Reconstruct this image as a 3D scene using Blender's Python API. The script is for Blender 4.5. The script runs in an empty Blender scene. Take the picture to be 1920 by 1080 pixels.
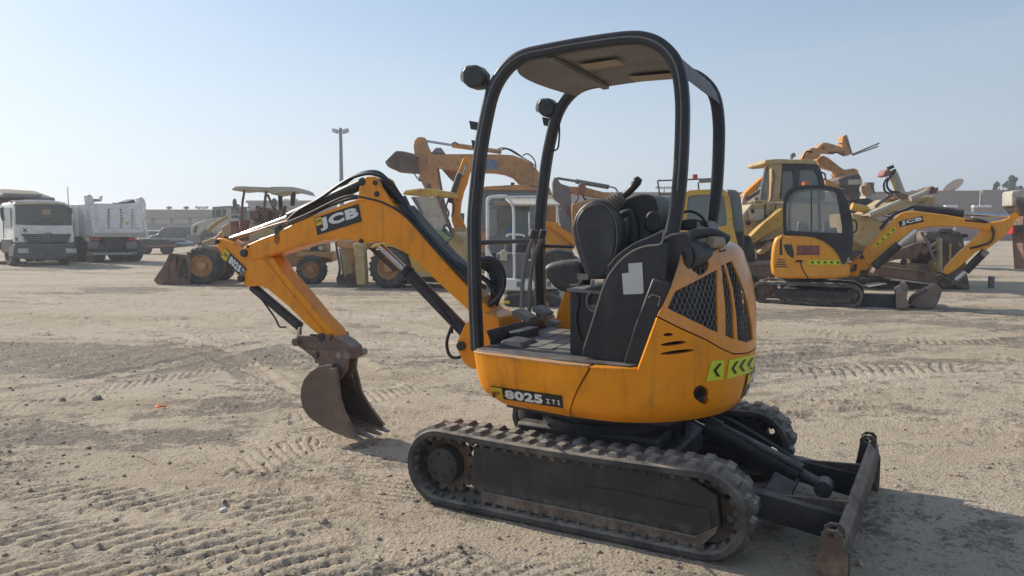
import bpy, bmesh, math, random
import numpy as np
from mathutils import Vector, Matrix
from mathutils.bvhtree import BVHTree
random.seed(7)
S = bpy.context.scene
COL = S.collection
# ------------------------------------------------------------------ camera, sky, sun, exposure
CH, CF, HZ = 1.535, 1390.0, 430.0            # eye height, focal length in photo pixels, horizon row
PITCH = math.atan((540 - HZ) / CF)
cd = bpy.data.cameras.new('camera'); cam = bpy.data.objects.new('camera', cd); COL.objects.link(cam)
cam.location = (0, 0, CH); cam.rotation_euler = (math.pi / 2 - PITCH, 0, 0)
cd.sensor_width = 36; cd.lens = 36 * CF / 1920; cd.clip_end = 3000; cd.clip_start = .05
S.camera = cam
SUN_AZ = (-0.857, 0.515); SUN_EL = math.radians(30)
w = bpy.data.worlds.new('World'); S.world = w; w.use_nodes = True
nt = w.node_tree; nt.nodes.clear()
wo = nt.nodes.new('ShaderNodeOutputWorld'); bg = nt.nodes.new('ShaderNodeBackground'); sk = nt.nodes.new('ShaderNodeTexSky')
sk.sky_type = 'NISHITA'; sk.sun_disc = False; sk.sun_elevation = SUN_EL
sk.sun_rotation = math.atan2(SUN_AZ[0], SUN_AZ[1])
sk.air_density = 1.0; sk.dust_density = .8; sk.ozone_density = 2.0; sk.altitude = 0
bg.inputs['Strength'].default_value = 0.13

wt = nt.nodes.new('ShaderNodeTexCoord'); ws = nt.nodes.new('ShaderNodeSeparateXYZ'); nt.links.new(wt.outputs['Generated'], ws.inputs[0])
def wmap(src, a, c, lo, hi, it='SMOOTHSTEP'):
    r = nt.nodes.new('ShaderNodeMapRange'); r.interpolation_type = it; nt.links.new(src, r.inputs[0])
    for i_, v_ in enumerate((a, c, lo, hi)): r.inputs[i_ + 1].default_value = v_
    return r.outputs[0]
vm = nt.nodes.new('ShaderNodeVectorMath'); vm.operation = 'DOT_PRODUCT'; nt.links.new(wt.outputs['Generated'], vm.inputs[0]); vm.inputs[1].default_value = (SUN_AZ[0], SUN_AZ[1], 0)
def wmix(f, a, c):
    x = nt.nodes.new('ShaderNodeMix'); x.data_type = 'RGBA'; nt.links.new(f, x.inputs[0])
    for s_, v_ in ((6, a), (7, c)):
        if isinstance(v_, tuple): x.inputs[s_].default_value = (*v_, 1)
        else: nt.links.new(v_, x.inputs[s_])
    return x.outputs[2]
hazec = wmix(wmap(vm.outputs['Value'], -.35, 1.0, 0, 1, 'LINEAR'), (2.75, 3.2, 3.8), (5.5, 6.2, 6.8))   # dusty air near the horizon, brighter towards the sun
midc = wmix(wmap(vm.outputs['Value'], -.4, .9, 0, 1, 'LINEAR'), (2.3, 2.95, 3.75), (3.3, 4.2, 5.2))
skyc = wmix(wmap(ws.outputs['Z'], .0, .42, .90, .35), sk.outputs[0], wmix(wmap(ws.outputs['Z'], .0, .38, 0, 1), hazec, midc))
cn_ = nt.nodes.new('ShaderNodeTexNoise'); cmp_ = nt.nodes.new('ShaderNodeMapping'); cmp_.inputs['Scale'].default_value = (1, 1, 5); nt.links.new(wt.outputs['Generated'], cmp_.inputs[0]); nt.links.new(cmp_.outputs[0], cn_.inputs['Vector']); cn_.inputs['Scale'].default_value = 1.6; cn_.inputs['Detail'].default_value = 5
skyc = wmix(wmap(cn_.outputs['Fac'], .42, .75, 0, .16), skyc, (4.6, 5.1, 5.5))      # faint veils of dust
nt.links.new(skyc, bg.inputs['Color']); nt.links.new(bg.outputs[0], wo.inputs['Surface'])
sd = bpy.data.lights.new('sun', 'SUN'); sd.energy = 4.2; sd.angle = math.radians(.6); sd.color = (1, .93, .82)
sun = bpy.data.objects.new('sun', sd); COL.objects.link(sun)
sv = Vector((SUN_AZ[0] * math.cos(SUN_EL), SUN_AZ[1] * math.cos(SUN_EL), math.sin(SUN_EL)))
sun.rotation_euler = sv.to_track_quat('Z', 'Y').to_euler()
S.view_settings.view_transform = 'Standard'; S.view_settings.look = 'None'; S.view_settings.gamma = 1
S.view_settings.use_curve_mapping = False; S.view_settings.exposure = 0.22
S.render.engine = 'CYCLES'
S.cycles.max_bounces = 6; S.cycles.diffuse_bounces = 3; S.cycles.glossy_bounces = 3; S.cycles.transmission_bounces = 4
S.cycles.transparent_max_bounces = 12; S.cycles.volume_bounces = 0

# ------------------------------------------------------------------ materials
def mat(name, col, rough=.6, metal=0., dirt=None, dirt_amt=.35, dirt_scale=6., dust=.0, grain=.12, bump=.0, bscale=60., spec=.5, coat=0., scuff=0., mud=0):
    m = bpy.data.materials.new(name); m.use_nodes = True; t = m.node_tree; n = t.nodes; L = t.links
    b = n['Principled BSDF']; b.inputs['Roughness'].default_value = rough; b.inputs['Metallic'].default_value = metal
    b.inputs['Specular IOR Level'].default_value = spec; b.inputs['Coat Weight'].default_value = coat
    tc = n.new('ShaderNodeTexCoord')
    def noise(sc, det=6, ro=.6, stretch=None):
        x = n.new('ShaderNodeTexNoise'); x.inputs['Scale'].default_value = sc; x.inputs['Detail'].default_value = det; x.inputs['Roughness'].default_value = ro
        if stretch:
            mp = n.new('ShaderNodeMapping'); mp.inputs['Scale'].default_value = stretch; L.new(tc.outputs['Object'], mp.inputs[0]); L.new(mp.outputs[0], x.inputs['Vector'])
        else: L.new(tc.outputs['Object'], x.inputs['Vector'])
        return x.outputs['Fac']
    def ramp(src, a, c):
        r = n.new('ShaderNodeMapRange'); r.inputs[1].default_value = a; r.inputs[2].default_value = c; r.clamp = True; L.new(src, r.inputs[0]); return r.outputs[0]
    def mul(x, k):
        r = n.new('ShaderNodeMath'); r.operation = 'MULTIPLY'; L.new(x, r.inputs[0])
        if isinstance(k, (int, float)): r.inputs[1].default_value = k
        else: L.new(k, r.inputs[1])
        return r.outputs[0]
    def mix(f, a, c):
        x = n.new('ShaderNodeMix'); x.data_type = 'RGBA'
        if isinstance(f, (int, float)): x.inputs[0].default_value = f
        else: L.new(f, x.inputs[0])
        for s, v in ((6, a), (7, c)):
            if isinstance(v, tuple): x.inputs[s].default_value = (*v, 1)
            else: L.new(v, x.inputs[s])
        return x.outputs[2]
    dk = tuple(c * (1 - 1.6 * grain) for c in col); lt = tuple(min(.95, c * (1 + 1.6 * grain)) for c in col)
    c = mix(ramp(noise(2.3), .3, .7), dk, lt)
    c = mix(mul(ramp(noise(38, 4), .35, .75), grain * 2), c, dk)
    if dirt:
        c = mix(mul(mul(ramp(noise(dirt_scale, 9, .7), .5, .68), ramp(noise(dirt_scale * .3, 3), .35, .6)), dirt_amt * 1.6), c, dirt)
        c = mix(mul(ramp(noise(dirt_scale * 2.2, 8, .7, (1, 1, .15)), .56, .75), dirt_amt * .8), c, dirt)
    if dust:
        g = n.new('ShaderNodeNewGeometry'); sx = n.new('ShaderNodeSeparateXYZ'); L.new(g.outputs['Normal'], sx.inputs[0])
        f = mul(ramp(sx.outputs['Z'], .15, .95), ramp(noise(9, 7), .25, .6))
        f = mul(f, dust); c = mix(f, c, (.42, .35, .27))
        c = mix(mul(ramp(noise(4.5, 8, .7), .42, .75), dust * .4), c, (.40, .34, .27))
        L.new(ramp(f, 1.6, -.6) if False else ramp(f, -rough * 2 / (1 - min(rough, .94)) * .5, 1.), b.inputs['Roughness']) if False else None
    if dirt and scuff:
        c = mix(mul(ramp(noise(30, 6, .8), .63, .70), scuff), c, (.10, .07, .05))                       # chips
        c = mix(mul(ramp(noise(7, 5, .75, (1, 1, 9)), .60, .68), scuff * .5), c, lt)                     # rubbed streaks
        c = mix(mul(mul(ramp(noise(16, 6, .7, (1, 1, .06)), .52, .72), ramp(noise(1.7, 3), .4, .62)), scuff * .9), c, dirt)   # runs of grime
    if mud:
        sx2 = n.new('ShaderNodeSeparateXYZ'); L.new(tc.outputs['Object'], sx2.inputs[0])
        c = mix(mul(ramp(sx2.outputs['Z'], .17, .02), ramp(noise(13, 8, .75), .42, .62)), c, (.33, .27, .20))
    L.new(c, b.inputs['Base Color'])
    rr = n.new('ShaderNodeMapRange'); rr.inputs[3].default_value = max(.05, rough - .1); rr.inputs[4].default_value = min(1, rough + .15); L.new(noise(14, 5), rr.inputs[0]); L.new(rr.outputs[0], b.inputs['Roughness'])
    if bump:
        bp = n.new('ShaderNodeBump'); bp.inputs['Strength'].default_value = bump; bp.inputs['Distance'].default_value = .01
        L.new(noise(bscale, 5), bp.inputs['Height']); L.new(bp.outputs[0], b.inputs['Normal'])
    return m
def glass(name, tint=(.6, .7, .7), alpha=.35, rough=.06, spec=.5):
    m = bpy.data.materials.new(name); m.use_nodes = True; t = m.node_tree; b = t.nodes['Principled BSDF']
    b.inputs['Base Color'].default_value = (*tint, 1); b.inputs['Roughness'].default_value = rough; b.inputs['Alpha'].default_value = alpha
    b.inputs['Specular IOR Level'].default_value = spec
    return m
RUST = (.17, .075, .04); GRIME = (.06, .045, .035); SANDC = (.40, .33, .25)
M = dict(
 orange=mat('orange_paint', (.86, .30, .004), .38, dirt=(.16, .075, .03), dirt_amt=.32, dirt_scale=5, dust=.10, grain=.06, spec=.3, coat=.10, scuff=.6),
 orange2=mat('clean_orange_paint', (.80, .33, .015), .33, dirt=(.25, .12, .04), dirt_amt=.2, dust=.25, grain=.06, scuff=.6),
 paleorange=mat('faded_orange_paint', (.55, .27, .09), .6, dirt=RUST, dirt_amt=.5, dust=.4, grain=.12, scuff=.6),
 yellow=mat('yellow_paint', (.66, .39, .05), .5, dirt=(.2, .11, .04), dirt_amt=.4, dust=.4, grain=.1, scuff=.6),
 beige=mat('faded_yellow_paint', (.52, .38, .17), .6, dirt=(.2, .11, .05), dirt_amt=.5, dust=.5, grain=.12, scuff=.6),
 cream=mat('cream_paint', (.5, .46, .38), .6, dirt=(.2, .14, .08), dirt_amt=.4, dust=.4, grain=.1, scuff=.6),
 white=mat('dusty_white_paint', (.88, .86, .82), .5, dirt=(.28, .2, .12), dirt_amt=.4, dust=.4, grain=.08, scuff=.6),
 white2=mat('bright_white_paint', (.75, .75, .73), .45, dirt=(.3, .25, .2), dirt_amt=.25, dust=.25, grain=.05),
 black=mat('black_painted_steel', (.020, .023, .030), .38, dirt=(.07, .065, .06), dirt_amt=.2, dust=.14, grain=.2, spec=.4, scuff=.25),
 blackm=mat('matt_black_steel', (.020, .022, .028), .55, dirt=(.09, .07, .055), dirt_amt=.35, dust=.3, grain=.25),
 frame=mat('dusty_track_frame', (.026, .026, .027), .6, dirt=(.12, .085, .06), dirt_amt=.16, dust=.12, grain=.2, bump=.2, scuff=.4, mud=1),
 rubber=mat('dusty_black_rubber', (.042, .042, .043), .8, dirt=(.17, .15, .125), dirt_amt=.45, dust=.6, grain=.25, bump=.35, bscale=90),
 lug=mat('dusty_tread_rubber', (.06, .06, .062), .85, dirt=(.24, .22, .19), dirt_amt=.45, dust=.95, grain=.25, bump=.4, bscale=80),
 tyre=mat('tyre_rubber', (.04, .038, .037), .85, dirt=(.2, .16, .12), dirt_amt=.5, dust=.5, grain=.2),
 vinyl=mat('black_seat_vinyl', (.018, .021, .027), .45, dirt=(.10, .09, .08), dirt_amt=.22, dust=.35, grain=.2, bump=.1),
 plastic=mat('black_plastic', (.019, .022, .028), .42, dirt=(.10, .09, .08), dirt_amt=.22, dust=.22, grain=.2),
 grip=mat('black_grip', (.015, .016, .02), .35, grain=.1),
 bellows=mat('dusty_bellows', (.10, .09, .08), .8, dirt=(.3, .25, .19), dirt_amt=.6, dust=.8),
 greyp=mat('grey_steel', (.15, .15, .15), .5, dirt=(.2, .14, .09), dirt_amt=.4, dust=.4),
 tan=mat('tan_foam', (.36, .29, .21), .8, dust=.3),
 roofu=mat('grey_roof_sheet', (.20, .19, .18), .7, dirt=(.1, .08, .07), dirt_amt=.4, grain=.15),
 chrome=mat('chrome_rod', (.62, .62, .63), .18, metal=1., dirt=(.2, .17, .13), dirt_amt=.3, grain=.03),
 bucket2=mat('brown_bucket_steel', (.24, .17, .135), .65, metal=.1, dirt=(.33, .24, .17), dirt_amt=.6, dust=.5, grain=.2),
 cover=mat('faded_orange_cover', (.78, .28, .012), .36, dirt=(.16, .075, .03), dirt_amt=.3, dust=.95, grain=.06, spec=.5, coat=.3, scuff=.5),  # heavy dust on up-facing parts also paints in sun glare on the deck
 bare=mat('worn_steel', (.28, .25, .22), .5, metal=.6, dirt=RUST, dirt_amt=.7, dust=.4),
 rust=mat('rusty_steel', (.20, .115, .08), .8, dirt=(.09, .05, .035), dirt_amt=.7, dust=.5, grain=.25, bump=.3),
 rustd=mat('dark_rusty_steel', (.085, .06, .048), .75, dirt=(.2, .11, .06), dirt_amt=.6, dust=.6, grain=.25, bump=.3, scuff=.6, mud=1),
 bucket=mat('worn_bucket_steel', (.15, .10, .08), .6, metal=.2, dirt=(.22, .15, .10), dirt_amt=.7, dust=.6, grain=.2, bump=.3, scuff=.7, mud=1),
 grey=mat('grey_machine_paint', (.17, .17, .17), .6, dirt=(.2, .14, .09), dirt_amt=.4, dust=.4),
 decalb=mat('black_sticker', (.012, .012, .014), .4, grain=.1),
 decalw=mat('white_lettering', (.72, .72, .72), .45, grain=.05, dirt=(.3, .25, .2), dirt_amt=.15),
 decaly=mat('yellow_sticker', (.75, .48, .03), .45, grain=.05),
 hiviz=mat('lime_reflective_sticker', (.62, .72, .02), .4, grain=.06, dirt=(.3, .25, .1), dirt_amt=.15),
 paper=mat('paper_sticker', (.55, .55, .52), .7, grain=.04),
 reddec=mat('faded_red_sticker', (.24, .06, .06), .5, grain=.1),
 blue=mat('blue_paint_mark', (.06, .22, .42), .6),
 red=mat('red_plastic', (.55, .03, .02), .4, grain=.05),
 amber=mat('amber_lens', (.75, .16, .03), .3, grain=.03),
 pink=mat('faded_red_paint', (.30, .11, .10), .7, dirt=RUST, dirt_amt=.5, dust=.4),
 green=mat('faded_green_sheet', (.22, .32, .17), .7),
 teal=mat('teal_tarp', (.05, .3, .28), .7),
 darkcar=mat('dark_car_paint', (.012, .016, .024), .25, dust=.2, spec=.6),
 glassd=glass('dark_glass', (.03, .045, .045), 1, .08, .7),
 glassc=glass('dusty_clear_glass', (.45, .50, .50), .22, .12),
 glasst=glass('dark_windscreen', (.09, .11, .11), .9, .12),
 grey2=mat('dark_grey_paint', (.075, .08, .085), .6, dirt=(.2, .16, .12), dirt_amt=.4, dust=.35),
 glassg=glass('dusty_cab_glass', (.20, .25, .25), .72, .12),
 lamp=mat('lamp_glass', (.5, .5, .48), .15, spec=.8),
)
# ------------------------------------------------------------------ mesh helpers
def V(*a): return Vector(a)
class MB:
    def __init__(s): s.v = []; s.f = []
    def add(s, vs, fs):
        o = len(s.v); s.v += [tuple(v) for v in vs]; s.f += [tuple(i + o for i in f) for f in fs]; return s
    def box(s, x0, x1, y0, y1, z0, z1):
        return s.add([(x0,y0,z0),(x1,y0,z0),(x1,y1,z0),(x0,y1,z0),(x0,y0,z1),(x1,y0,z1),(x1,y1,z1),(x0,y1,z1)],
                     [(3,2,1,0),(4,5,6,7),(0,1,5,4),(1,2,6,5),(2,3,7,6),(3,0,4,7)])
    def prism(s, poly, b0, b1, ax='b'):
        """poly of (a,z) extruded along b (local y) from b0 to b1; ax='z': poly (a,b) extruded in z; ax='a': poly (b,z)"""
        n = len(poly)
        def P(p, q):
            return (p[0], q, p[1]) if ax == 'b' else ((p[0], p[1], q) if ax == 'z' else (q, p[0], p[1]))
        vs = [P(p, b0) for p in poly] + [P(p, b1) for p in poly]
        ar = sum(poly[i][0] * poly[(i + 1) % n][1] - poly[(i + 1) % n][0] * poly[i][1] for i in range(n))
        fs = [tuple(range(n)), tuple(range(2 * n - 1, n - 1, -1))] + [(i, n + i, n + (i + 1) % n, (i + 1) % n) for i in range(n)]
        flip = (ar > 0) if ax == 'z' else (ar < 0)
        if ax == 'a': flip = ar > 0
        if (b1 < b0): flip = not flip
        if flip: fs = [tuple(reversed(f)) for f in fs]
        return s.add(vs, fs)
    def cyl(s, p, q, r, r2=None, n=16, cap=True):
        p = Vector(p); q = Vector(q); r2 = r if r2 is None else r2; d = (q - p).normalized()
        u = d.orthogonal().normalized(); v = d.cross(u); vs = []
        for c, rr in ((p, r), (q, r2)):
            vs += [c + (u * math.cos(2 * math.pi * i / n) + v * math.sin(2 * math.pi * i / n)) * rr for i in range(n)]
        fs = [(i, (i + 1) % n, n + (i + 1) % n, n + i) for i in range(n)]
        if cap: fs += [tuple(range(n - 1, -1, -1)), tuple(range(n, 2 * n))]
        return s.add(vs, fs)
    def sweep(s, path, prof, side=None, closed=False, cap=True):
        """prof: list of (u,v): u along `side` vector, v along normal (side x tangent)"""
        path = [Vector(p) for p in path]; n = len(path); m = len(prof); vs = []; sd_ = Vector(side) if side else None
        for i in range(n):
            if closed: t = path[(i + 1) % n] - path[i - 1]
            else: t = path[min(i + 1, n - 1)] - path[max(i - 1, 0)]
            t.normalize()
            if sd_ is None: sd_ = t.orthogonal().normalized()
            u = (sd_ - t * sd_.dot(t)).normalized(); 
            if side is None: sd_ = u
            vv = t.cross(u)
            vs += [path[i] + u * a + vv * b for a, b in prof]
        fs = []
        for i in range(n if closed else n - 1):
            j = (i + 1) % n
            fs += [(i * m + k, i * m + (k + 1) % m, j * m + (k + 1) % m, j * m + k) for k in range(m)]
        if cap and not closed: fs += [tuple(range(m - 1, -1, -1)), tuple((n - 1) * m + k for k in range(m))]
        return s.add(vs, fs)
    def tube(s, path, r, n=8, closed=False):
        return s.sweep(path, [(r * math.cos(2 * math.pi * k / n), r * math.sin(2 * math.pi * k / n)) for k in range(n)], None, closed)
    def lathe(s, prof, c, axis='y', n=24):
        """prof (r, h) around axis through c"""
        vs = []; m = len(prof)
        for i in range(n):
            A = 2 * math.pi * i / n; ca, sa = math.cos(A), math.sin(A)
            for r, h in prof:
                if axis == 'y': vs.append((c[0] + r * ca, c[1] + h, c[2] + r * sa))
                elif axis == 'z': vs.append((c[0] + r * ca, c[1] + r * sa, c[2] + h))
                else: vs.append((c[0] + h, c[1] + r * ca, c[2] + r * sa))
        fs = [(i * m + k, ((i + 1) % n) * m + k, ((i + 1) % n) * m + k + 1, i * m + k + 1) for i in range(n) for k in range(m - 1)]
        return s.add(vs, fs)
    def mesh(s, name, angle=35):
        me = bpy.data.meshes.new(name); me.from_pydata(s.v, [], s.f); me.update()
        b = bmesh.new(); b.from_mesh(me); bmesh.ops.recalc_face_normals(b, faces=b.faces); b.to_mesh(me); b.free()
        if angle: me.shade_smooth(); me.set_sharp_from_angle(angle=math.radians(angle))
        return me
def catmull(pts, k=6, closed=False):
    P = [Vector(p) for p in pts]; out = []; n = len(P)
    rng = range(n if closed else n - 1)
    for i in rng:
        if closed: p0, p1, p2, p3 = P[i - 1], P[i], P[(i + 1) % n], P[(i + 2) % n]
        else: p0, p1, p2, p3 = P[max(i - 1, 0)], P[i], P[i + 1], P[min(i + 2, n - 1)]
        for j in range(k):
            t = j / k; out.append(.5 * ((2 * p1) + (p2 - p0) * t + (2 * p0 - 5 * p1 + 4 * p2 - p3) * t * t + (3 * p1 - p0 - 3 * p2 + p3) * t ** 3))
    if not closed: out.append(P[-1])
    return out
def cm2(pts, k=4, closed=True):
    return [(p.x, p.y) for p in catmull([(a, b, 0) for a, b in pts], k, closed)]
def rrect(w_, h_, r, k=3):
    o = []
    for cx, cy, a0 in ((w_ - r, h_ - r, 0), (-w_ + r, h_ - r, 90), (-w_ + r, -h_ + r, 180), (w_ - r, -h_ + r, 270)):
        o += [(cx + r * math.cos(math.radians(a0 + 90 * i / k)), cy + r * math.sin(math.radians(a0 + 90 * i / k))) for i in range(k + 1)]
    return o
def add(name, mesh_or_mb, m, parent=None, bevel=0, angle=35, seg=2):
    me = mesh_or_mb.mesh(name, angle) if isinstance(mesh_or_mb, MB) else mesh_or_mb
    if m is not None:
        me.materials.clear(); me.materials.append(M[m] if isinstance(m, str) else m)
    o = bpy.data.objects.new(name, me); COL.objects.link(o)
    if parent: o.parent = parent
    if bevel:
        bv = o.modifiers.new('bevel', 'BEVEL'); bv.width = bevel; bv.segments = seg; bv.limit_method = 'ANGLE'; bv.angle_limit = math.radians(32)
    return o
def inst(src, parent, loc=None, rot=None):
    o = src.copy(); COL.objects.link(o); o.parent = parent
    if loc is not None: o.location = loc
    if rot is not None: o.rotation_euler = rot
    return o
def tag(o, label=None, cat=None, group=None, kind=None):
    if label: o['label'] = label
    if cat: o['category'] = cat
    if group: o['group'] = group
    if kind: o['kind'] = kind
    return o
def ray(px, py):
    cp, sp = math.cos(PITCH), math.sin(PITCH); x = (px - 960) / CF; u = (540 - py) / CF
    return Vector((x, cp + u * sp, -sp + u * cp))
EYE = Vector((0, 0, CH))
def gpt(px, py, z=0):
    r = ray(px, py); return EYE + r * ((z - CH) / r.z)
def dpt(px, py, d):            # world point on this sight line at ground distance d (along y)
    r = ray(px, py); return EYE + r * (d / r.y)
class Fr:
    """local frame of a machine: a along its length, b across, z up"""
    def __init__(s, o, phi, C=(0, 0, 1)):
        s.o = Vector((o[0], o[1], 0)); s.phi = math.radians(phi)
        s.fa = Vector((math.cos(s.phi), math.sin(s.phi), 0)); s.fb = Vector((-math.sin(s.phi), math.cos(s.phi), 0)); s.C = C
    def p(s, x, y, b=0):
        r = ray(s.C[0] + x / s.C[2], s.C[1] + y / s.C[2]); t = (s.o + s.fb * b - EYE).dot(s.fb) / r.dot(s.fb); P = EYE + r * t
        return ((P - s.o).dot(s.fa), P.z)
    def p3(s, x, y, b=0): q = s.p(x, y, b); return (q[0], b, q[1])
    def poly(s, pts, b=0): return [s.p(x, y, b) for x, y in pts]
    def path(s, pts, b=0): return [s.p3(q[0], q[1], q[2] if len(q) > 2 else b) for q in pts]
    def root(s, name, label, cat, group=None):
        o = bpy.data.objects.new(name, None); COL.objects.link(o); o.location = s.o; o.rotation_euler = (0, 0, s.phi)
        o.empty_display_size = .3
        return tag(o, label, cat, group)
    def plate(s, name, pts, b0, b1, m, parent, bevel=.0, at=None, seg=2):
        return add(name, MB().prism(s.poly(pts, b0 if at is None else at), b0, b1), m, parent, bevel, seg=seg)
    def wref(s, v):      # world ray to local
        return Vector((v.dot(s.fa), v.dot(s.fb), v.z))
    def leye(s): e = EYE - s.o; return Vector((e.dot(s.fa), e.dot(s.fb), EYE.z))
    def raydir(s, x, y): return s.wref(ray(s.C[0] + x / s.C[2], s.C[1] + y / s.C[2])).normalized()
def curve_mesh(name, polys, half, mapf):
    """flat plate with holes: polys in 2-D (outer + holes) filled, thickness 2*half, mapped by mapf(x,y,h)->3-D"""
    cu = bpy.data.curves.new('tmp', 'CURVE'); cu.dimensions = '2D'; cu.fill_mode = 'BOTH'; cu.extrude = half
    for pl in polys:
        sp = cu.splines.new('POLY'); sp.points.add(len(pl) - 1); sp.use_cyclic_u = True
        for i, (x, y) in enumerate(pl): sp.points[i].co = (x, y, 0, 1)
    o = bpy.data.objects.new('tmp', cu); COL.objects.link(o); dg = bpy.context.evaluated_depsgraph_get()
    me = bpy.data.meshes.new_from_object(o.evaluated_get(dg)); bpy.data.objects.remove(o); bpy.data.curves.remove(cu)
    vs = [mapf(*v.co) for v in me.vertices]; fs = [tuple(p.vertices) for p in me.polygons]
    bpy.data.meshes.remove(me)
    mb = MB(); mb.v = vs; mb.f = fs
    b = bmesh.new(); me = mb.mesh(name, None); b.from_mesh(me); bmesh.ops.remove_doubles(b, verts=b.verts, dist=1e-5); bmesh.ops.recalc_face_normals(b, faces=b.faces); b.to_mesh(me); b.free()
    return me
def holed(fr, name, outer, holes, b0, b1, m, parent, bevel=0):
    c = (b0 + b1) / 2
    me = curve_mesh(name, [fr.poly(outer, b0)] + [fr.poly(h, b0) for h in holes], abs(b1 - b0) / 2, lambda x, y, h: (x, c + h, y))
    return add(name, me, m, parent, bevel)
def text_mesh(txt, weight=.03, ext=.0):
    cu = bpy.data.curves.new('t', 'FONT'); cu.body = txt; cu.size = 1; cu.offset = weight; cu.extrude = ext; cu.resolution_u = 3; cu.space_character = 1.12
    o = bpy.data.objects.new('t', cu); COL.objects.link(o); dg = bpy.context.evaluated_depsgraph_get()
    me = bpy.data.meshes.new_from_object(o.evaluated_get(dg)); bpy.data.objects.remove(o); bpy.data.curves.remove(cu)
    vs = np.array([v.co[:] for v in me.vertices]); fs = [tuple(p.vertices) for p in me.polygons]; bpy.data.meshes.remove(me)
    mn = vs.min(0); mx = vs.max(0); uv = (vs[:, :2] - mn[:2]) / (mx[:2] - mn[:2]); return uv, fs
def text_on(name, txt, mapf, m, parent, weight=.03, shear=0.):
    uv, fs = text_mesh(txt, weight); mb = MB(); mb.v = [tuple(mapf(u + shear * (v - .5), v)) for u, v in uv]; mb.f = fs
    return add(name, mb.mesh(name, None), m, parent)
def quadmap(bl, br, tr, tl):
    bl, br, tr, tl = map(Vector, (bl, br, tr, tl))
    return lambda u, v: (bl * (1 - u) * (1 - v) + br * u * (1 - v) + tr * u * v + tl * (1 - u) * v)
def sub(mapf, u0, u1, v0, v1): return lambda u, v: mapf(u0 + (u1 - u0) * u, v0 + (v1 - v0) * v)
def flat(name, mapf, poly, m, parent, n=1):
    """thin sticker: poly in unit square mapped; n>1 subdivides a full rectangle for curved faces"""
    mb = MB()
    if poly is None:
        vs = [tuple(mapf(i / n, j / 2)) for j in range(3) for i in range(n + 1)]
        mb.add(vs, [(j * (n + 1) + i, j * (n + 1) + i + 1, (j + 1) * (n + 1) + i + 1, (j + 1) * (n + 1) + i) for j in range(2) for i in range(n)])
    else: mb.add([tuple(mapf(u, v)) for u, v in poly], [tuple(range(len(poly)))])
    return add(name, mb.mesh(name, None), m, parent)
def boolean(o, cutter_mb, op='DIFFERENCE'):
    c = add('cutter', cutter_mb, None); c.parent = o.parent
    md = o.modifiers.new('cut', 'BOOLEAN'); md.operation = op; md.object = c; md.solver = 'EXACT'
    dg = bpy.context.evaluated_depsgraph_get(); dg.update(); me = bpy.data.meshes.new_from_object(o.evaluated_get(dg))
    o.modifiers.clear(); old = o.data; o.data = me; bpy.data.objects.remove(c); me.name = old.name
    if not me.materials: me.materials.append(old.materials[0])
    me.shade_smooth(); me.set_sharp_from_angle(angle=math.radians(30))
    return o
# ------------------------------------------------------------------ ground
rng = np.random.default_rng(5)
def vnoise(x, y, seed):
    r = np.random.default_rng(seed); T = r.random((256, 256))
    xi = np.floor(x).astype(int); yi = np.floor(y).astype(int); fx = x - xi; fy = y - yi
    fx = fx * fx * (3 - 2 * fx); fy = fy * fy * (3 - 2 * fy); a = xi & 255; b = yi & 255; a1 = (a + 1) & 255; b1 = (b + 1) & 255
    return (T[a, b] * (1 - fx) + T[a1, b] * fx) * (1 - fy) + (T[a, b1] * (1 - fx) + T[a1, b1] * fx) * fy
def fbm(x, y, seed, o=4, g=.5):
    s = 0; am = 1; t = 0
    for i in range(o):
        c, q = math.cos(i * 1.1), math.sin(i * 1.1)
        s = s + am * vnoise((x * c - y * q) * 2 ** i + 17.3 * i, (x * q + y * c) * 2 ** i + 9.1 * i, seed + i); t += am; am *= g
    return s / t
def sstep(a, b, x): t = np.clip((x - a) / (b - a), 0, 1); return t * t * (3 - 2 * t)
# tread bands: photo points along the band, half width, pitch, bar slant, depth
BANDS = [([(-250, 905), (100, 925), (430, 945), (640, 975)], .19, .135, .8, .020),
         ([(-250, 985), (150, 1000), (480, 1030), (800, 1085)], .19, .135, .8, .022),
         ([(-200, 1075), (250, 1090), (620, 1120), (900, 1180)], .19, .135, .8, .020),
         ([(-150, 800), (150, 740), (420, 690), (600, 660)], .16, .10, .9, .010),
         ([(-100, 720), (120, 700), (300, 680)], .16, .10, .9, .008),
         ([(40, 565), (260, 590), (420, 640), (480, 700), (500, 760)], .15, .09, .8, .010),
         ([(330, 560), (520, 590), (640, 640)], .14, .09, .8, .008),
         ([(560, 790), (720, 740), (820, 700)], .2, .10, .8, .012),
         ([(740, 1010), (980, 1060), (1180, 1130)], .2, .08, .4, .014),
         ([(470, 880), (600, 830), (700, 860), (760, 1000)], .2, .08, .7, .014),
         ([(1450, 610), (1700, 640), (2000, 625)], .3, .12, .5, .014),
         ([(1500, 700), (1800, 690), (2000, 720)], .3, .12, .5, .010)]
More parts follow.
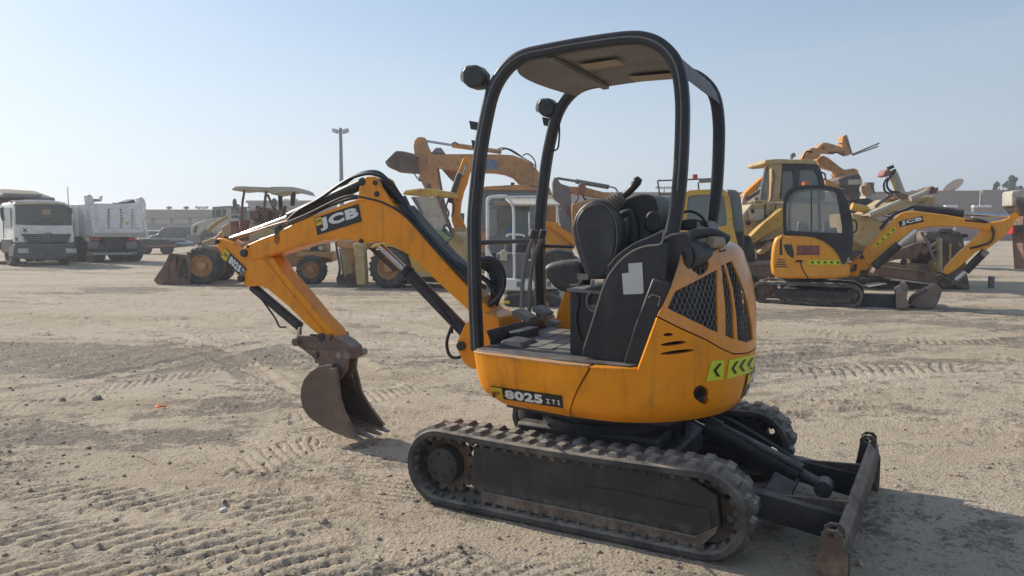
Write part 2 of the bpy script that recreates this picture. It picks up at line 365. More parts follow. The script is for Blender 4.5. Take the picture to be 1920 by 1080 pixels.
# long sweeping tyre tracks: photo points, half width, sand change, rut depth
STREAKS = [([(-200, 505), (120, 522), (420, 548), (760, 590), (1000, 640)], .55, .34, .012), ([(-200, 530), (100, 560), (360, 588), (560, 640), (700, 720)], .32, .30, .012),
           ([(-200, 556), (200, 575), (600, 600), (860, 650)], .28, -.26, .010), ([(-200, 590), (160, 600), (380, 650), (520, 740)], .22, -.22, .010), ([(-200, 484), (150, 500), (500, 540), (860, 560)], .5, -.24, .0),
           ([(-200, 640), (180, 640), (420, 670), (620, 760)], .2, .30, .010), ([(-250, 770), (120, 720), (420, 660), (620, 620)], .24, .28, .010), ([(-200, 850), (150, 800), (480, 770)], .22, -.25, .008),
           ([(600, 575), (900, 600), (1420, 600), (2100, 560)], .5, -.2, .008), ([(1380, 640), (1700, 625), (2100, 585)], .35, .3, .012), ([(1380, 680), (1700, 655), (2100, 625)], .25, -.3, .014),
           ([(1400, 735), (1680, 700), (2100, 690)], .25, .28, .010), ([(1420, 790), (1700, 770), (2100, 800)], .22, -.24, .008), ([(1400, 600), (1700, 575), (2100, 545)], .6, -.22, .01)]
def streak(x, y):
    ms = np.zeros_like(x); hs = np.zeros_like(x); near = np.hypot(x, y) < 45
    xs, ys = x[near], y[near]; m_ = np.zeros_like(xs); h_ = np.zeros_like(xs); wob = (fbm(xs * .9, ys * .9, 411, 3) - .5) * .35; brk = sstep(.32, .55, fbm(xs * .7, ys * 1.6, 421, 3))
    for pl, hw, dm, dep in STREAKS:
        P = catmull([gpt(a, b) for a, b in pl], 4); P = np.array([(p.x, p.y) for p in P]); bd = np.full(xs.shape, 99.)
        for i in range(len(P) - 1):
            e = P[i + 1] - P[i]; L = np.hypot(*e); e = e / L; t = np.clip((xs - P[i, 0]) * e[0] + (ys - P[i, 1]) * e[1], 0, L)
            bd = np.minimum(bd, np.hypot(xs - P[i, 0] - t * e[0], ys - P[i, 1] - t * e[1]))
        bd = bd + wob * hw; q = sstep(hw, hw * .5, bd) * brk; m_ += q * dm; h_ += -dep * q * 1.2 + dep * 1.3 * np.exp(-((bd - hw) / (hw * .22)) ** 2) * brk
    ms[near] = m_; hs[near] = h_; return ms, hs
def height(x, y):
    d = np.hypot(x, y)
    fade = np.clip(1.6 - d / 40, .15, 1)
    h = (fbm(x * .35, y * .35, 11, 3) - .5) * .06
    wx = x + .5 * fbm(x * .3, y * .3, 51); wy = y + .9 * fbm(x * .25, y * .25, 61)
    h = h + (fbm(wx * .35, wy * 2.1, 21, 4, .55) - .5) * .034          # wheel ruts running left to right
    rough = sstep(.45, .68, fbm(x * .8, y * .8, 71, 3))
    h = h + (fbm(x * 6, y * 8, 31, 5, .62) - .5) * .026 * (.35 + .9 * rough)
    h = h + np.maximum(0, fbm(x * 16, y * 16, 41, 3, .6) - .56) * .050 * (.3 + rough)
    tm = np.zeros_like(x)
    for k, (pl, hw, pitch, sl, dep) in enumerate(BANDS):
        P = catmull([gpt(a, b) for a, b in pl], 5); P = np.array([(p.x, p.y) for p in P]); s0 = 0
        bd = np.full(x.shape, 9.); bs = np.zeros_like(x); bw = np.zeros_like(x)
        for i in range(len(P) - 1):
            e = P[i + 1] - P[i]; L = np.hypot(*e); e = e / L
            t = np.clip((x - P[i, 0]) * e[0] + (y - P[i, 1]) * e[1], 0, L); qx = x - P[i, 0] - t * e[0]; qy = y - P[i, 1] - t * e[1]
            dd = np.hypot(qx, qy); sgn = (qy * e[0] - qx * e[1]); m = dd < bd
            bd = np.where(m, dd, bd); bs = np.where(m, s0 + t, bs); bw = np.where(m, sgn, bw); s0 += L
        n1 = fbm(x * 3, y * 3, 90 + k, 3); inside = sstep(hw, hw * .8, bd) * sstep(.30, .5, n1 + .08)
        half = np.sign(bw)
        ph = (bs - sl * bw + .025 * fbm(x * 5, y * 5, 130 + k)) / pitch
        bar = sstep(.12, .42, .5 + .5 * np.cos(2 * math.pi * ph)) * (1 - .8 * sstep(hw * .7, hw * .95, bd))
        h = h * (1 - .55 * inside * (dep > .015)) + inside * (bar - .6) * dep * (.6 + .8 * fbm(x * 6, y * 6, 150 + k, 2)); tm = np.where(inside > .3, inside * (bar - .45) * min(1, dep / .016), tm)
    h = h + streak(x, y)[1]
    # machine weight flattens the ground under the tracks and bucket
    c = np.hypot(x - .55, y - 4.3); flat = sstep(1.9, 1.15, c)
    h = h * (1 - flat * .75)
    return h * fade, tm
def mask(x, y, tm):                                                     # 1 = pale sand, 0 = dark gravel
    wx = x + 1.2 * fbm(x * .4, y * .4, 201); wy = y + 1.6 * fbm(x * .3, y * .3, 211)
    m = fbm(wx * .22, wy * .8, 221, 5, .62)
    for (px, py, rx, ry, a) in ((180, 680, 1.9, 1.0, -.34), (20, 640, 1.5, 1.2, -.2), (430, 760, .7, .4, -.3), (640, 650, 1.0, .8, -.12), (250, 820, 1.2, .3, -.22), (600, 880, .7, .3, -.12), (520, 590, 2, .8, .10),
                                (1700, 600, 4, 1.6, -.22), (1500, 740, 1.5, 1.2, .12), (1750, 820, 1.2, 1., .14), (250, 980, 1.5, .5, .2), (900, 720, 1.2, 1., .16), (60, 460, 14, 12, -.2), (600, 545, 9, 2., -.18), (200, 530, 6, 1.6, .2),
                                (1750, 480, 8, 10, .22), (1650, 575, 6, 1., -.12)):
        g = gpt(px, py); m = m + .8 * a * np.exp(-(((x - g.x) / rx) ** 2 + ((y - g.y) / ry) ** 2))
    m = m + .62 * streak(x, y)[0]
    m = sstep(.36, .60, m + .30 * tm + .10 + .42 * (fbm(x * 5, y * 7, 241, 5, .7) - .5))
    return m
th = np.concatenate([np.linspace(-42, 42, 900), np.linspace(42, 318, 90)[1:-1]]); th = np.radians(th)
rr = np.concatenate([np.linspace(.05, 2.2, 14), np.geomspace(2.2, 60, 600)[1:], np.geomspace(60, 420, 40)[1:]])
TH, RR = np.meshgrid(th, rr); X = RR * np.sin(TH); Y = RR * np.cos(TH)
Hh, TM = height(X, Y); Hh = np.where(RR > 60, Hh * .3, Hh); MK = mask(X, Y, TM)
nr, nc = X.shape
me = bpy.data.meshes.new('ground'); me.vertices.add(nr * nc); me.vertices.foreach_set('co', np.stack([X, Y, Hh], -1).ravel())
I, J = np.meshgrid(np.arange(nr - 1), np.arange(nc), indexing='ij'); J2 = (J + 1) % nc
q = np.stack([I * nc + J, (I + 1) * nc + J, (I + 1) * nc + J2, I * nc + J2], -1).reshape(-1, 4)[:, ::-1]
me.loops.add(q.size); me.loops.foreach_set('vertex_index', q.ravel()); me.polygons.add(len(q))
me.polygons.foreach_set('loop_start', np.arange(len(q)) * 4); me.update(calc_edges=True); me.shade_smooth()
at = me.attributes.new('sand', 'FLOAT', 'POINT'); at.data.foreach_set('value', MK.ravel().astype(np.float32))
gm = bpy.data.materials.new('sandy_ground'); gm.use_nodes = True; t = gm.node_tree; n = t.nodes; L = t.links; b = n['Principled BSDF']
b.inputs['Roughness'].default_value = .95; b.inputs['Specular IOR Level'].default_value = .15
tc = n.new('ShaderNodeTexCoord'); A = n.new('ShaderNodeAttribute'); A.attribute_name = 'sand'
def gn(sc, det=6, ro=.65, st=None):
    x = n.new('ShaderNodeTexNoise'); x.inputs['Scale'].default_value = sc; x.inputs['Detail'].default_value = det; x.inputs['Roughness'].default_value = ro
    if st:
        mp = n.new('ShaderNodeMapping'); mp.inputs['Scale'].default_value = st; L.new(tc.outputs['Object'], mp.inputs[0]); L.new(mp.outputs[0], x.inputs['Vector'])
    else: L.new(tc.outputs['Object'], x.inputs['Vector'])
    return x.outputs['Fac']
def gr(s_, a, c, lo=0, hi=1):
    r = n.new('ShaderNodeMapRange'); r.inputs[1].default_value = a; r.inputs[2].default_value = c; r.inputs[3].default_value = lo; r.inputs[4].default_value = hi; L.new(s_, r.inputs[0]); return r.outputs[0]
def gx(f, a, c):
    x = n.new('ShaderNodeMix'); x.data_type = 'RGBA'
    if isinstance(f, float): x.inputs[0].default_value = f
    else: L.new(f, x.inputs[0])
    for s_, v in ((6, a), (7, c)):
        if isinstance(v, tuple): x.inputs[s_].default_value = (*v, 1)
        else: L.new(v, x.inputs[s_])
    return x.outputs[2]
def gmath(op, a, c):
    x = n.new('ShaderNodeMath'); x.operation = op
    for i, v in enumerate((a, c)):
        if isinstance(v, (int, float)): x.inputs[i].default_value = v
        else: L.new(v, x.inputs[i])
    return x.outputs[0]
sandc = gx(gr(gn(1.2), .3, .7), (.44, .35, .245), (.56, .46, .335)); sandc = gx(gr(gn(.12, 4, .6, (1, 3, 1)), .4, .65), sandc, (.56, .47, .36))
grav = gx(gr(gn(60, 3), .35, .65), (.165, .138, .108), (.31, .26, .205)); grav = gx(gr(gn(.8), .35, .7), grav, (.25, .208, .16))
vo = n.new('ShaderNodeTexVoronoi'); vo.inputs['Scale'].default_value = 45; L.new(tc.outputs['Object'], vo.inputs['Vector'])
sp_ = n.new('ShaderNodeSeparateColor'); L.new(vo.outputs['Color'], sp_.inputs[0])
stone = gx(sp_.outputs[1], (.12, .105, .09), (.40, .36, .31))
grav = gx(gmath('MULTIPLY', gr(vo.outputs['Distance'], .45, .25), gr(sp_.outputs[0], .55, .6)), grav, stone)
mk = gr(gmath('ADD', gr(A.outputs['Fac'], 0, 1, .20, .86), gmath('ADD', gmath('MULTIPLY', gmath('SUBTRACT', gn(24, 9, .8), .5), 3.6), gmath('MULTIPLY', gmath('SUBTRACT', gn(4.5, 7, .75), .5), 2.6))), .28, .72)
c = gx(mk, grav, sandc); c = gx(gmath('MULTIPLY', gr(gn(110, 4, .7), .5, .64), .5), c, (.17, .135, .10))
c = gx(gmath('MULTIPLY', gr(gn(.35, 6, .7, (1, 2.5, 1)), .5, .62), .3), c, (.30, .22, .14))
L.new(c, b.inputs['Base Color'])
bp = n.new('ShaderNodeBump'); bp.inputs['Strength'].default_value = .9; bp.inputs['Distance'].default_value = .02; L.new(gn(28, 9, .72), bp.inputs['Height'])
bp2 = n.new('ShaderNodeBump'); bp2.inputs['Strength'].default_value = .5; bp2.inputs['Distance'].default_value = .012; L.new(gr(vo.outputs['Distance'], 0, .5, 1, 0), bp2.inputs['Height']); L.new(bp.outputs[0], bp2.inputs['Normal'])
L.new(bp2.outputs[0], b.inputs['Normal'])
g_ob = add('ground', me, gm); tag(g_ob, kind='structure')
def hz(x, y): return float(height(np.array([x]), np.array([y]))[0][0])
# loose stones: one object of many small rocks
def rocks(name, N, rmin, rmax, ymin, ymax, m, label, seed):
    r = np.random.default_rng(seed)
    b_ = bmesh.new(); bmesh.ops.create_icosphere(b_, subdivisions=1, radius=1); bv = np.array([v.co[:] for v in b_.verts]); bf = np.array([[v.index for v in f.verts] for f in b_.faces]); b_.free()
    yy = np.exp(r.uniform(math.log(ymin), math.log(ymax), N)); xx = yy * r.uniform(-.78, .78, N)
    cl = fbm(xx * 1.3, yy * 1.3, 300 + seed, 3); mk_ = mask(xx, yy, np.zeros(N)); keep = r.random(N) < (.15 + 1.3 * (1 - mk_) * sstep(.35, .6, cl) + .35 * sstep(.5, .65, cl)); xx, yy = xx[keep], yy[keep]; N = len(xx)
    hh = height(xx, yy)[0]; s_ = rmin * (rmax / rmin) ** (r.random(N) ** 3.2)
    sc = s_[:, None] * r.uniform(.6, 1.3, (N, 3)) * [1, 1, .65]; ang = r.uniform(0, 6.28, N)
    vs = bv[None] * (1 + r.uniform(-.3, .3, (N, len(bv), 1))) * sc[:, None]
    ca, sa = np.cos(ang)[:, None], np.sin(ang)[:, None]
    P = np.stack([vs[..., 0] * ca - vs[..., 1] * sa + xx[:, None], vs[..., 0] * sa + vs[..., 1] * ca + yy[:, None], vs[..., 2] + hh[:, None] + .15 * s_[:, None]], -1)
    F = (bf[None] + (np.arange(N) * len(bv))[:, None, None]).reshape(-1, 3)
    me = bpy.data.meshes.new(name); me.from_pydata(P.reshape(-1, 3).tolist(), [], F.tolist()); me.update()
    return tag(add(name, me, m), label, 'stones', kind='stuff')
M['stone'] = mat('grey_stone', (.30, .26, .21), .9, grain=.35, dirt=(.42, .35, .27), dirt_amt=.6, dirt_scale=3, bump=.3)
M['clod'] = mat('sand_clod', (.40, .33, .25), .95, grain=.15, bump=.3)
rocks('loose_stones', 12000, .0035, .019, 2.6, 16, 'stone', 'small dark grey stones scattered over the sandy yard', 1)
rocks('sand_clods', 13000, .0035, .020, 2.6, 16, 'clod', 'crumbled pale sand clods lying on the tracked ground', 2)
def rock1(name, px, py, r_, m, label, cat='stone'):
    g = gpt(px, py); b_ = bmesh.new(); bmesh.ops.create_icosphere(b_, subdivisions=2, radius=1)
    rd = random.Random(px)
    for v in b_.verts: v.co *= r_ * rd.uniform(.75, 1.2); v.co.z *= .7
    me = bpy.data.meshes.new(name); b_.to_mesh(me); b_.free()
    o = add(name, me, m); o.location = (g.x, g.y, hz(g.x, g.y) + r_ * .25); return tag(o, label, cat)
rock1('stone', 182, 752, .045, 'stone', 'largest dark stone lying on the gravel patch at left')
rock1('stone', 117, 754, .03, 'stone', 'flat dark stone left of the largest stone on the gravel')
rock1('stone', 604, 982, .028, 'clod', 'pale grey stone on the sand below the crumpled paper')
rock1('stone', 494, 871, .018, 'stone', 'small grey stone just behind the crumpled white paper', )
rock1('crumpled_paper', 419, 958, .024, 'paper', 'small crumpled white paper ball lying on the sand', 'litter')
g = gpt(296, 772); mb = MB(); 
vs = [(g.x + .03 * i - .03 + .004 * j, g.y + .02 * j, hz(g.x, g.y) + .012 + .008 * ((i * 7 + j * 5) % 3)) for j in range(3) for i in range(4)]
mb.add(vs, [(j * 4 + i, j * 4 + i + 1, (j + 1) * 4 + i + 1, (j + 1) * 4 + i) for j in range(2) for i in range(3)])
M['scrap'] = mat('orange_scrap', (.7, .16, .06), .6, grain=.05)
o = add('plastic_scrap', mb, 'scrap'); sm = o.modifiers.new('thick', 'SOLIDIFY'); sm.thickness = .003; tag(o, 'small torn orange plastic scrap on the gravel', 'litter')
M['straw'] = mat('dry_straw', (.42, .30, .15), .8)
for i, (x0, y0, x1, y1, lb) in enumerate(((525, 808, 540, 822, 'short curled dry twig on the sand left of the bucket'), (255, 858, 290, 872, 'thin dry straw on the sand in the left foreground'),
        (565, 812, 618, 806, 'long thin dry stalk pointing at the digging bucket'), (515, 842, 535, 832, 'reddish dry stalk on the sand below the curled twig'), (545, 722, 572, 716, 'thin straw lying just left of the bucket back'))):
    A_, B_ = gpt(x0, y0), gpt(x1, y1); mid = (A_ + B_) / 2 + Vector((0, .012, .012)); mb = MB()
    mb.tube(catmull([A_ + V(0, 0, .008 + hz(A_.x, A_.y)), mid + V(0, 0, hz(mid.x, mid.y)), B_ + V(0, 0, .008 + hz(B_.x, B_.y))], 4), .0035, 5)
    tag(add('dry_twig', mb, 'straw'), lb, 'twig')

hb_ = MB().box(-425, 425, -425, 425, -1.5, 16)
hm = bpy.data.materials.new('haze'); hm.use_nodes = True; hn = hm.node_tree.nodes; hn.clear(); ho = hn.new('ShaderNodeOutputMaterial'); hv = hn.new('ShaderNodeVolumePrincipled')
hv.inputs['Color'].default_value = (.93, .95, 1, 1); hv.inputs['Density'].default_value = .0019; hv.inputs['Anisotropy'].default_value = .35; hm.node_tree.links.new(hv.outputs[0], ho.inputs['Volume'])
tag(add('haze', hb_, hm, None, 0, None), 'pale dusty haze hanging over the whole machinery yard', None, kind='stuff')
# ------------------------------------------------------------------ nearest mini excavator
FX = Fr((.565, 4.33), 153.5); X0 = FX.root('mini_excavator', 'orange mini excavator with open black canopy, nearest machine, its digging bucket lowered at left', 'mini excavator', None)
FU = Fr((.565, 4.33), 151.7); DU = math.radians(151.7 - 153.5)
def under(o): o.rotation_euler = (0, 0, DU); return o
# --- tracks
def belt_path(n=120, R=.200, x0=-.745, x1=.70, zc=.222):
    L = (x1 - x0); per = 2 * L + 2 * math.pi * R
    def at(s):
        s %= per
        if s < L: return (x0 + s, zc + R - .012 * math.sin(math.pi * s / L) ** 1, (0, 1))
        s -= L
        if s < math.pi * R: A = math.pi / 2 - s / R; return (x1 + R * math.cos(A), zc + R * math.sin(A), (math.cos(A), math.sin(A)))
        s -= math.pi * R
        if s < L: return (x1 - s, zc - R, (0, -1))
        s -= L; A = -math.pi / 2 - s / R; return (x0 + R * math.cos(A), zc + R * math.sin(A), (math.cos(A), math.sin(A)))
    return per, at
per, bat = belt_path()
lugm = None; toothm = None
def make_track(side):
    global lugm, toothm
    b0, b1 = (.50, .755) if side > 0 else (-.755, -.50)
    n = 132; pts = [bat(per * i / n) for i in range(n)]; mb = MB(); prof = [(b0, -.020), (b0 + .015, -.030), (b1 - .015, -.030), (b1, -.020), (b1, .006), (b1 - .012, .014), (b0 + .012, .014), (b0, .006)]
    m = len(prof); vs = [(x + nn[0] * o, bb, z + nn[1] * o) for x, z, nn in pts for bb, o in prof]
    mb.add(vs, [(i * m + k, i * m + (k + 1) % m, ((i + 1) % n) * m + (k + 1) % m, ((i + 1) % n) * m + k) for i in range(n) for k in range(m)])
    belt = under(add('track_belt', mb, 'rubber', X0))
    if lugm is None:
        q = MB(); q.add([(-.030, -.052, 0), (.030, -.052, 0), (.036, .052, 0), (-.028, .052, 0), (-.018, -.042, .024), (.020, -.042, .024), (.024, .04, .024), (-.014, .04, .024)],
                        [(3, 2, 1, 0), (4, 5, 6, 7), (0, 1, 5, 4), (1, 2, 6, 5), (2, 3, 7, 6), (3, 0, 4, 7)]); lugm = q.mesh('lug', 0); lugm.materials.append(M['lug'])
    N = 43; rd = random.Random(3)
    for i in range(N):
        for k in (0, 1):
            x, z, nn = bat(per * (i + .5 * k) / N); o = bpy.data.objects.new('lug', lugm); COL.objects.link(o); o.parent = belt
            o.location = (x + nn[0] * .010, (b0 + b1) / 2 + (.056 if k else -.056), z + nn[1] * .010)
            A = math.atan2(nn[0], nn[1]); o.rotation_euler = (0, A, rd.uniform(-.05, .05) + (0 if k else math.pi)) if False else (0, A, 0)
            o.scale = (1, (1 if k else -1) * rd.uniform(.95, 1.05), rd.uniform(.75, 1.05))
    mb = MB()                                                             # inner guide teeth
    for i in range(60):
        x, z, nn = bat(per * i / 60); t_ = (nn[1], -nn[0]); c_ = (b0 + b1) / 2
        for cb in (c_ - .055, c_ + .095, ):
            P = lambda u, v, h: (x - nn[0] * (.026 + h) + t_[0] * u, cb + v, z - nn[1] * (.026 + h) + t_[1] * u)
            mb.add([P(-.016, -.02, 0), P(.016, -.02, 0), P(.016, .02, 0), P(-.016, .02, 0), P(-.009, -.014, .022), P(.009, -.014, .022), P(.009, .014, .022), P(-.009, .014, .022)],
                   [(0, 1, 2, 3), (7, 6, 5, 4), (0, 4, 5, 1), (1, 5, 6, 2), (2, 6, 7, 3), (3, 7, 4, 0)])
    add('guide_teeth', mb, 'rubber', belt)['kind'] = 'stuff'
    c_ = (b0 + b1) / 2; sg = 1 if side > 0 else -1; of = b1 - .055 if side > 0 else b0 + .055         # outer face of the frame
    inn = b0 + .045 if side > 0 else b1 - .045
    fp = FU.poly([(888, 836), (1060, 850), (1200, 873), (1292, 893), (1345, 930), (1352, 990), (1312, 1024), (1100, 978), (908, 936), (880, 905)], .70)
    fm = MB().prism(fp, inn + sg * .02, of); fr_ = under(add('track_frame', fm, 'frame', X0, .008))
    st = FU.poly([(905, 920), (1100, 960), (1305, 1004), (1348, 985), (1345, 997), (1312, 1026), (1100, 982), (908, 940)], .70)
    add('skirt_strip', MB().prism(st, of, of + sg * .018), 'rustd', fr_, .004)
    st = FU.poly([(888, 836), (1200, 873), (1292, 893), (1288, 903), (1196, 884), (892, 848)], .70)
    add('top_flange', MB().prism(st, of, of + sg * .010), 'frame', fr_, .003)
    for k in range(9):
        a_, z_ = FU.p(930 + 42 * k, 931 + 8.9 * k, .70); add('bolt', MB().cyl((a_, of + sg * .016, z_), (a_, of + sg * .027, z_), .009, n=6), 'rustd', fr_)
    cv = FU.poly([(1096, 912), (1150, 918), (1330, 955), (1336, 985), (1325, 1003), (1180, 962), (1120, 942)], .70)
    add('access_cover', MB().prism(cv, of, of + sg * .008), 'frame', fr_, .003)
    for k, xx in enumerate((-.45, -.15, .15, .42)):
        add('track_roller', MB().lathe([(0, -.06), (.05, -.06), (.055, -.03), (.035, -.02), (.035, .02), (.055, .03), (.05, .06), (0, .06)], (xx, c_, .085), 'y', 16), 'rustd', fr_)
    # idler at the blade end: disc with round holes
    ring = lambda r, n_=28, cx=0, cy=0: [(cx + r * math.cos(2 * math.pi * k / n_), cy + r * math.sin(2 * math.pi * k / n_)) for k in range(n_)]
    holes = [ring(.024, 12, .118 * math.cos(math.radians(60 * k + 20)), .118 * math.sin(math.radians(60 * k + 20))) for k in range(6)]
    im = curve_mesh('idler_wheel', [ring(.165)] + holes, .022, lambda x, y, h: (x - .745, c_ + h, y + .222)); iw = under(add('idler_wheel', im, 'rustd', X0, .003))
    add('hub', MB().lathe([(0, .05), (.045, .05), (.055, .02), (.055, -.02), (.045, -.05), (0, -.05)], (-.745, c_, .222), 'y', 20), 'rustd', iw)
    # drive sprocket with teeth and travel motor
    tp = []
    for k in range(15):
        for dr, da in ((.140, -.45), (.172, -.18), (.172, .18), (.140, .45)):
            A = 2 * math.pi * (k + da) / 15; tp.append((.70 + dr * math.cos(A), .222 + dr * math.sin(A)))
    sp = under(add('drive_sprocket', MB().prism(tp, c_ - .018, c_ + .018), 'rustd', X0, .002))
    mo = add('travel_motor', MB().lathe([(0, .09), (.085, .09), (.098, .082), (.104, .06), (.104, .0), (.125, -.005), (.125, -.05), (0, -.05)] if side > 0 else [(0, -.09), (.085, -.09), (.104, -.06), (.104, 0), (.125, .005), (.125, .05), (0, .05)], (.70, c_ + sg * .005, .225), 'y', 32), 'frame', sp)
    for k in range(6):
        A = math.radians(60 * k + 12); add('bolt', MB().cyl((.70 + .07 * math.cos(A), c_ + sg * .09, .225 + .07 * math.sin(A)), (.70 + .07 * math.cos(A), c_ + sg * .103, .225 + .07 * math.sin(A)), .009, n=6), 'frame', mo)
    br = under(add('idler_bracket', MB().prism([(-.60, .37), (-.70, .385), (-.77, .34), (-.80, .25), (-.74, .30), (-.66, .33), (-.58, .31)], c_ - .045 * 1 if side > 0 else c_ + .045, of - sg * .03), 'rustd', X0, .005))
    return belt
make_track(1); make_track(-1)
# --- undercarriage centre
cf = MB().box(-.50, .50, -.50, .50, .22, .36); cf.box(-.42, .42, -.36, .36, .36, .43); cfo = under(add('undercarriage_frame', cf, 'blackm', X0, .02))
sr = MB().lathe([(0, .43), (.40, .43), (.40, .47), (.37, .475), (.37, .52), (.42, .525), (.42, .56), (0, .56)], (0, 0, 0), 'z', 40); add('slew_ring', sr, 'blackm', X0)
sr = MB().lathe([(0, 0), (.1, 0), (.1, .1), (0, .1)], (.34, .30, .45), 'z', 20); add('slew_motor_cover', MB().lathe([(.02, -.13), (.085, -.13), (.10, -.11), (.10, .06), (0, .06)], (.40, .16, .53), 'z', 22), 'blackm', X0)
add('belly_plate', MB().prism([(.42, .5), (.5, 0), (.42, -.5), (0, -.6), (-.5, -.5), (-.65, 0), (-.5, .5), (0, .6)], .545, .60, 'z'), 'blackm', X0, .01)
# --- dozer blade
bl = MB(); pr = [(-1.25, .02), (-1.285, .06), (-1.31, .13), (-1.318, .20), (-1.31, .26), (-1.285, .305), (-1.30, .312), (-1.335, .27), (-1.345, .2), (-1.335, .12), (-1.31, .05), (-1.275, .0)]
pr = [(p[0] - .02, p[1]) for p in pr]
blade = under(add('dozer_blade', bl.prism(pr, -.76, .76), 'rustd', X0, .004))
for sg in (1, -1):
    e = [(-1.245, .0), (-1.23, .10), (-1.25, .20), (-1.262, .30), (-1.262, .335), (-1.285, .36), (-1.325, .36), (-1.345, .335), (-1.35, .25), (-1.37, .2), (-1.37, .0)]
    hole = [(-1.303 + .017 * math.cos(a * .5236), .328 + .017 * math.sin(a * .5236)) for a in range(12)]
    for off in (.0, .075):
        m_ = curve_mesh('end_plate', [e, hole], .008, lambda x, y, h: (x, sg * (.755 - off) + h, y)); add('end_plate', m_, 'rustd', blade, .003)
    add('lifting_eye', MB().prism([(-1.262, .30), (-1.262, .335), (-1.285, .36), (-1.325, .36), (-1.345, .335), (-1.345, .30)], sg * .690, sg * .745), 'tan', blade, .004) if False else None
for o_ in [blade] + list(blade.children):
    for v_ in o_.data.vertices:
        q_ = (v_.co.y + .76) / 1.52; v_.co.x -= .07 * (1 - q_); v_.co.z *= .92 - .18 * q_
for sg in (1, -1):
    e_ = -1.345 - .03 * (sg < 0); ap = [(-.45, .30), (-.45, .19), (e_, .06), (e_, .20), (-1.0, .24)]
    under(add('blade_arm', MB().prism(ap, sg * .30, sg * .38), 'blackm', X0, .008))
    add('gusset', MB().prism([(e_ + .005, .255), (-1.05, .235), (e_ + .005, .10)], sg * .31, sg * .33), 'rustd', blade, .002)
under(add('cross_plate', MB().box(-1.06, -.92, -.30, .30, .15, .18), 'blackm', X0, .01))
cy = under(add('blade_cylinder', MB().cyl((-.62, 0, .435), (-1.08, 0, .255), .052, n=20).cyl((-1.06, 0, .263), (-1.17, 0, .215), .03, n=14).cyl((-1.20, -.05, .20), (-1.20, .05, .20), .045, n=18), 'blackm', X0, .004))
add('cylinder_rod', MB().cyl((-.40, 0, .52), (-.63, 0, .43), .02, n=14), 'chrome', cy)
add('cylinder_cap', MB().cyl((-.585, 0, .449), (-.66, 0, .42), .062, n=20), 'blackm', cy, .004)
for s_ in (-.04, .04):
    add('hose', MB().tube(catmull([(-.35, s_, .44), (-.6, s_ * 2, .50), (-.9, s_ * 2, .38), (-1.1, s_, .28)], 6), .010, 6), 'grip', cy)
under(add('clevis', MB().prism([(-.30, .36), (-.32, .54), (-.42, .56), (-.47, .50), (-.45, .36)], -.09, -.05).prism([(-.30, .36), (-.32, .54), (-.42, .56), (-.47, .50), (-.45, .36)], .05, .09), 'blackm', X0, .005))
# --- house surface: an elliptical tail, narrower towards the top
ZS = [(.56, .84), (.60, .90), (.64, .945), (.72, .98), (.86, 1.0), (1.05, 1.0), (1.16, .985), (1.285, .95), (1.42, .88), (1.50, .78)]
def sz(z): return float(np.interp(z, [q[0] for q in ZS], [q[1] for q in ZS]))
def SP(t, z, k=1.): s_ = sz(z) * k; T = math.radians(t); return (-.15 - .68 * s_ * math.sin(T), .75 * s_ * math.cos(T), z)
def hit(x, y, C=(0, 0, 1)):
    FX.C = C; e = FX.leye(); d = FX.raydir(x, y); FX.C = (0, 0, 1)
    f = lambda t: (lambda p: ((p.x + .15) / .68) ** 2 + (p.y / .75) ** 2 - sz(p.z) ** 2)(e + d * t)
    t = 2.2; best = (9, None)
    while t < 5.2:
        v = f(t)
        if v < best[0]: best = (v, t)
        if v < 0: break
        t += .01
    if v < 0:
        lo, hi = t - .01, t
        for _ in range(24):
            m_ = (lo + hi) / 2
            if f(m_) < 0: hi = m_
            else: lo = m_
        t = hi
    else: t = best[1]
    p = e + d * t; T = math.degrees(math.atan2(-(p.x + .15) / .68, p.y / .75)); return (T, p.z)
C8 = (1200, 430, 4.); CB = (860, 620, 3.2)
seam = [hit(*q, C8) for q in ((130, 655), (300, 740), (400, 785), (500, 830), (600, 890), (700, 935), (800, 930))]
fe0 = hit(1196, 690); fe1 = seam[0]; fe2 = hit(1275, 487)
sm_t = [q[0] for q in seam]; sm_z = [q[1] for q in seam]
def seamz(t): t = 180 - t if t > 90 else t; return float(np.interp(t, sm_t + [92], sm_z + [sm_z[-1]]))
def t0(z): return float(np.interp(z, [.86, fe1[1], fe2[1], 1.5], [fe0[0], fe1[0], fe2[0], fe2[0] + 3]))
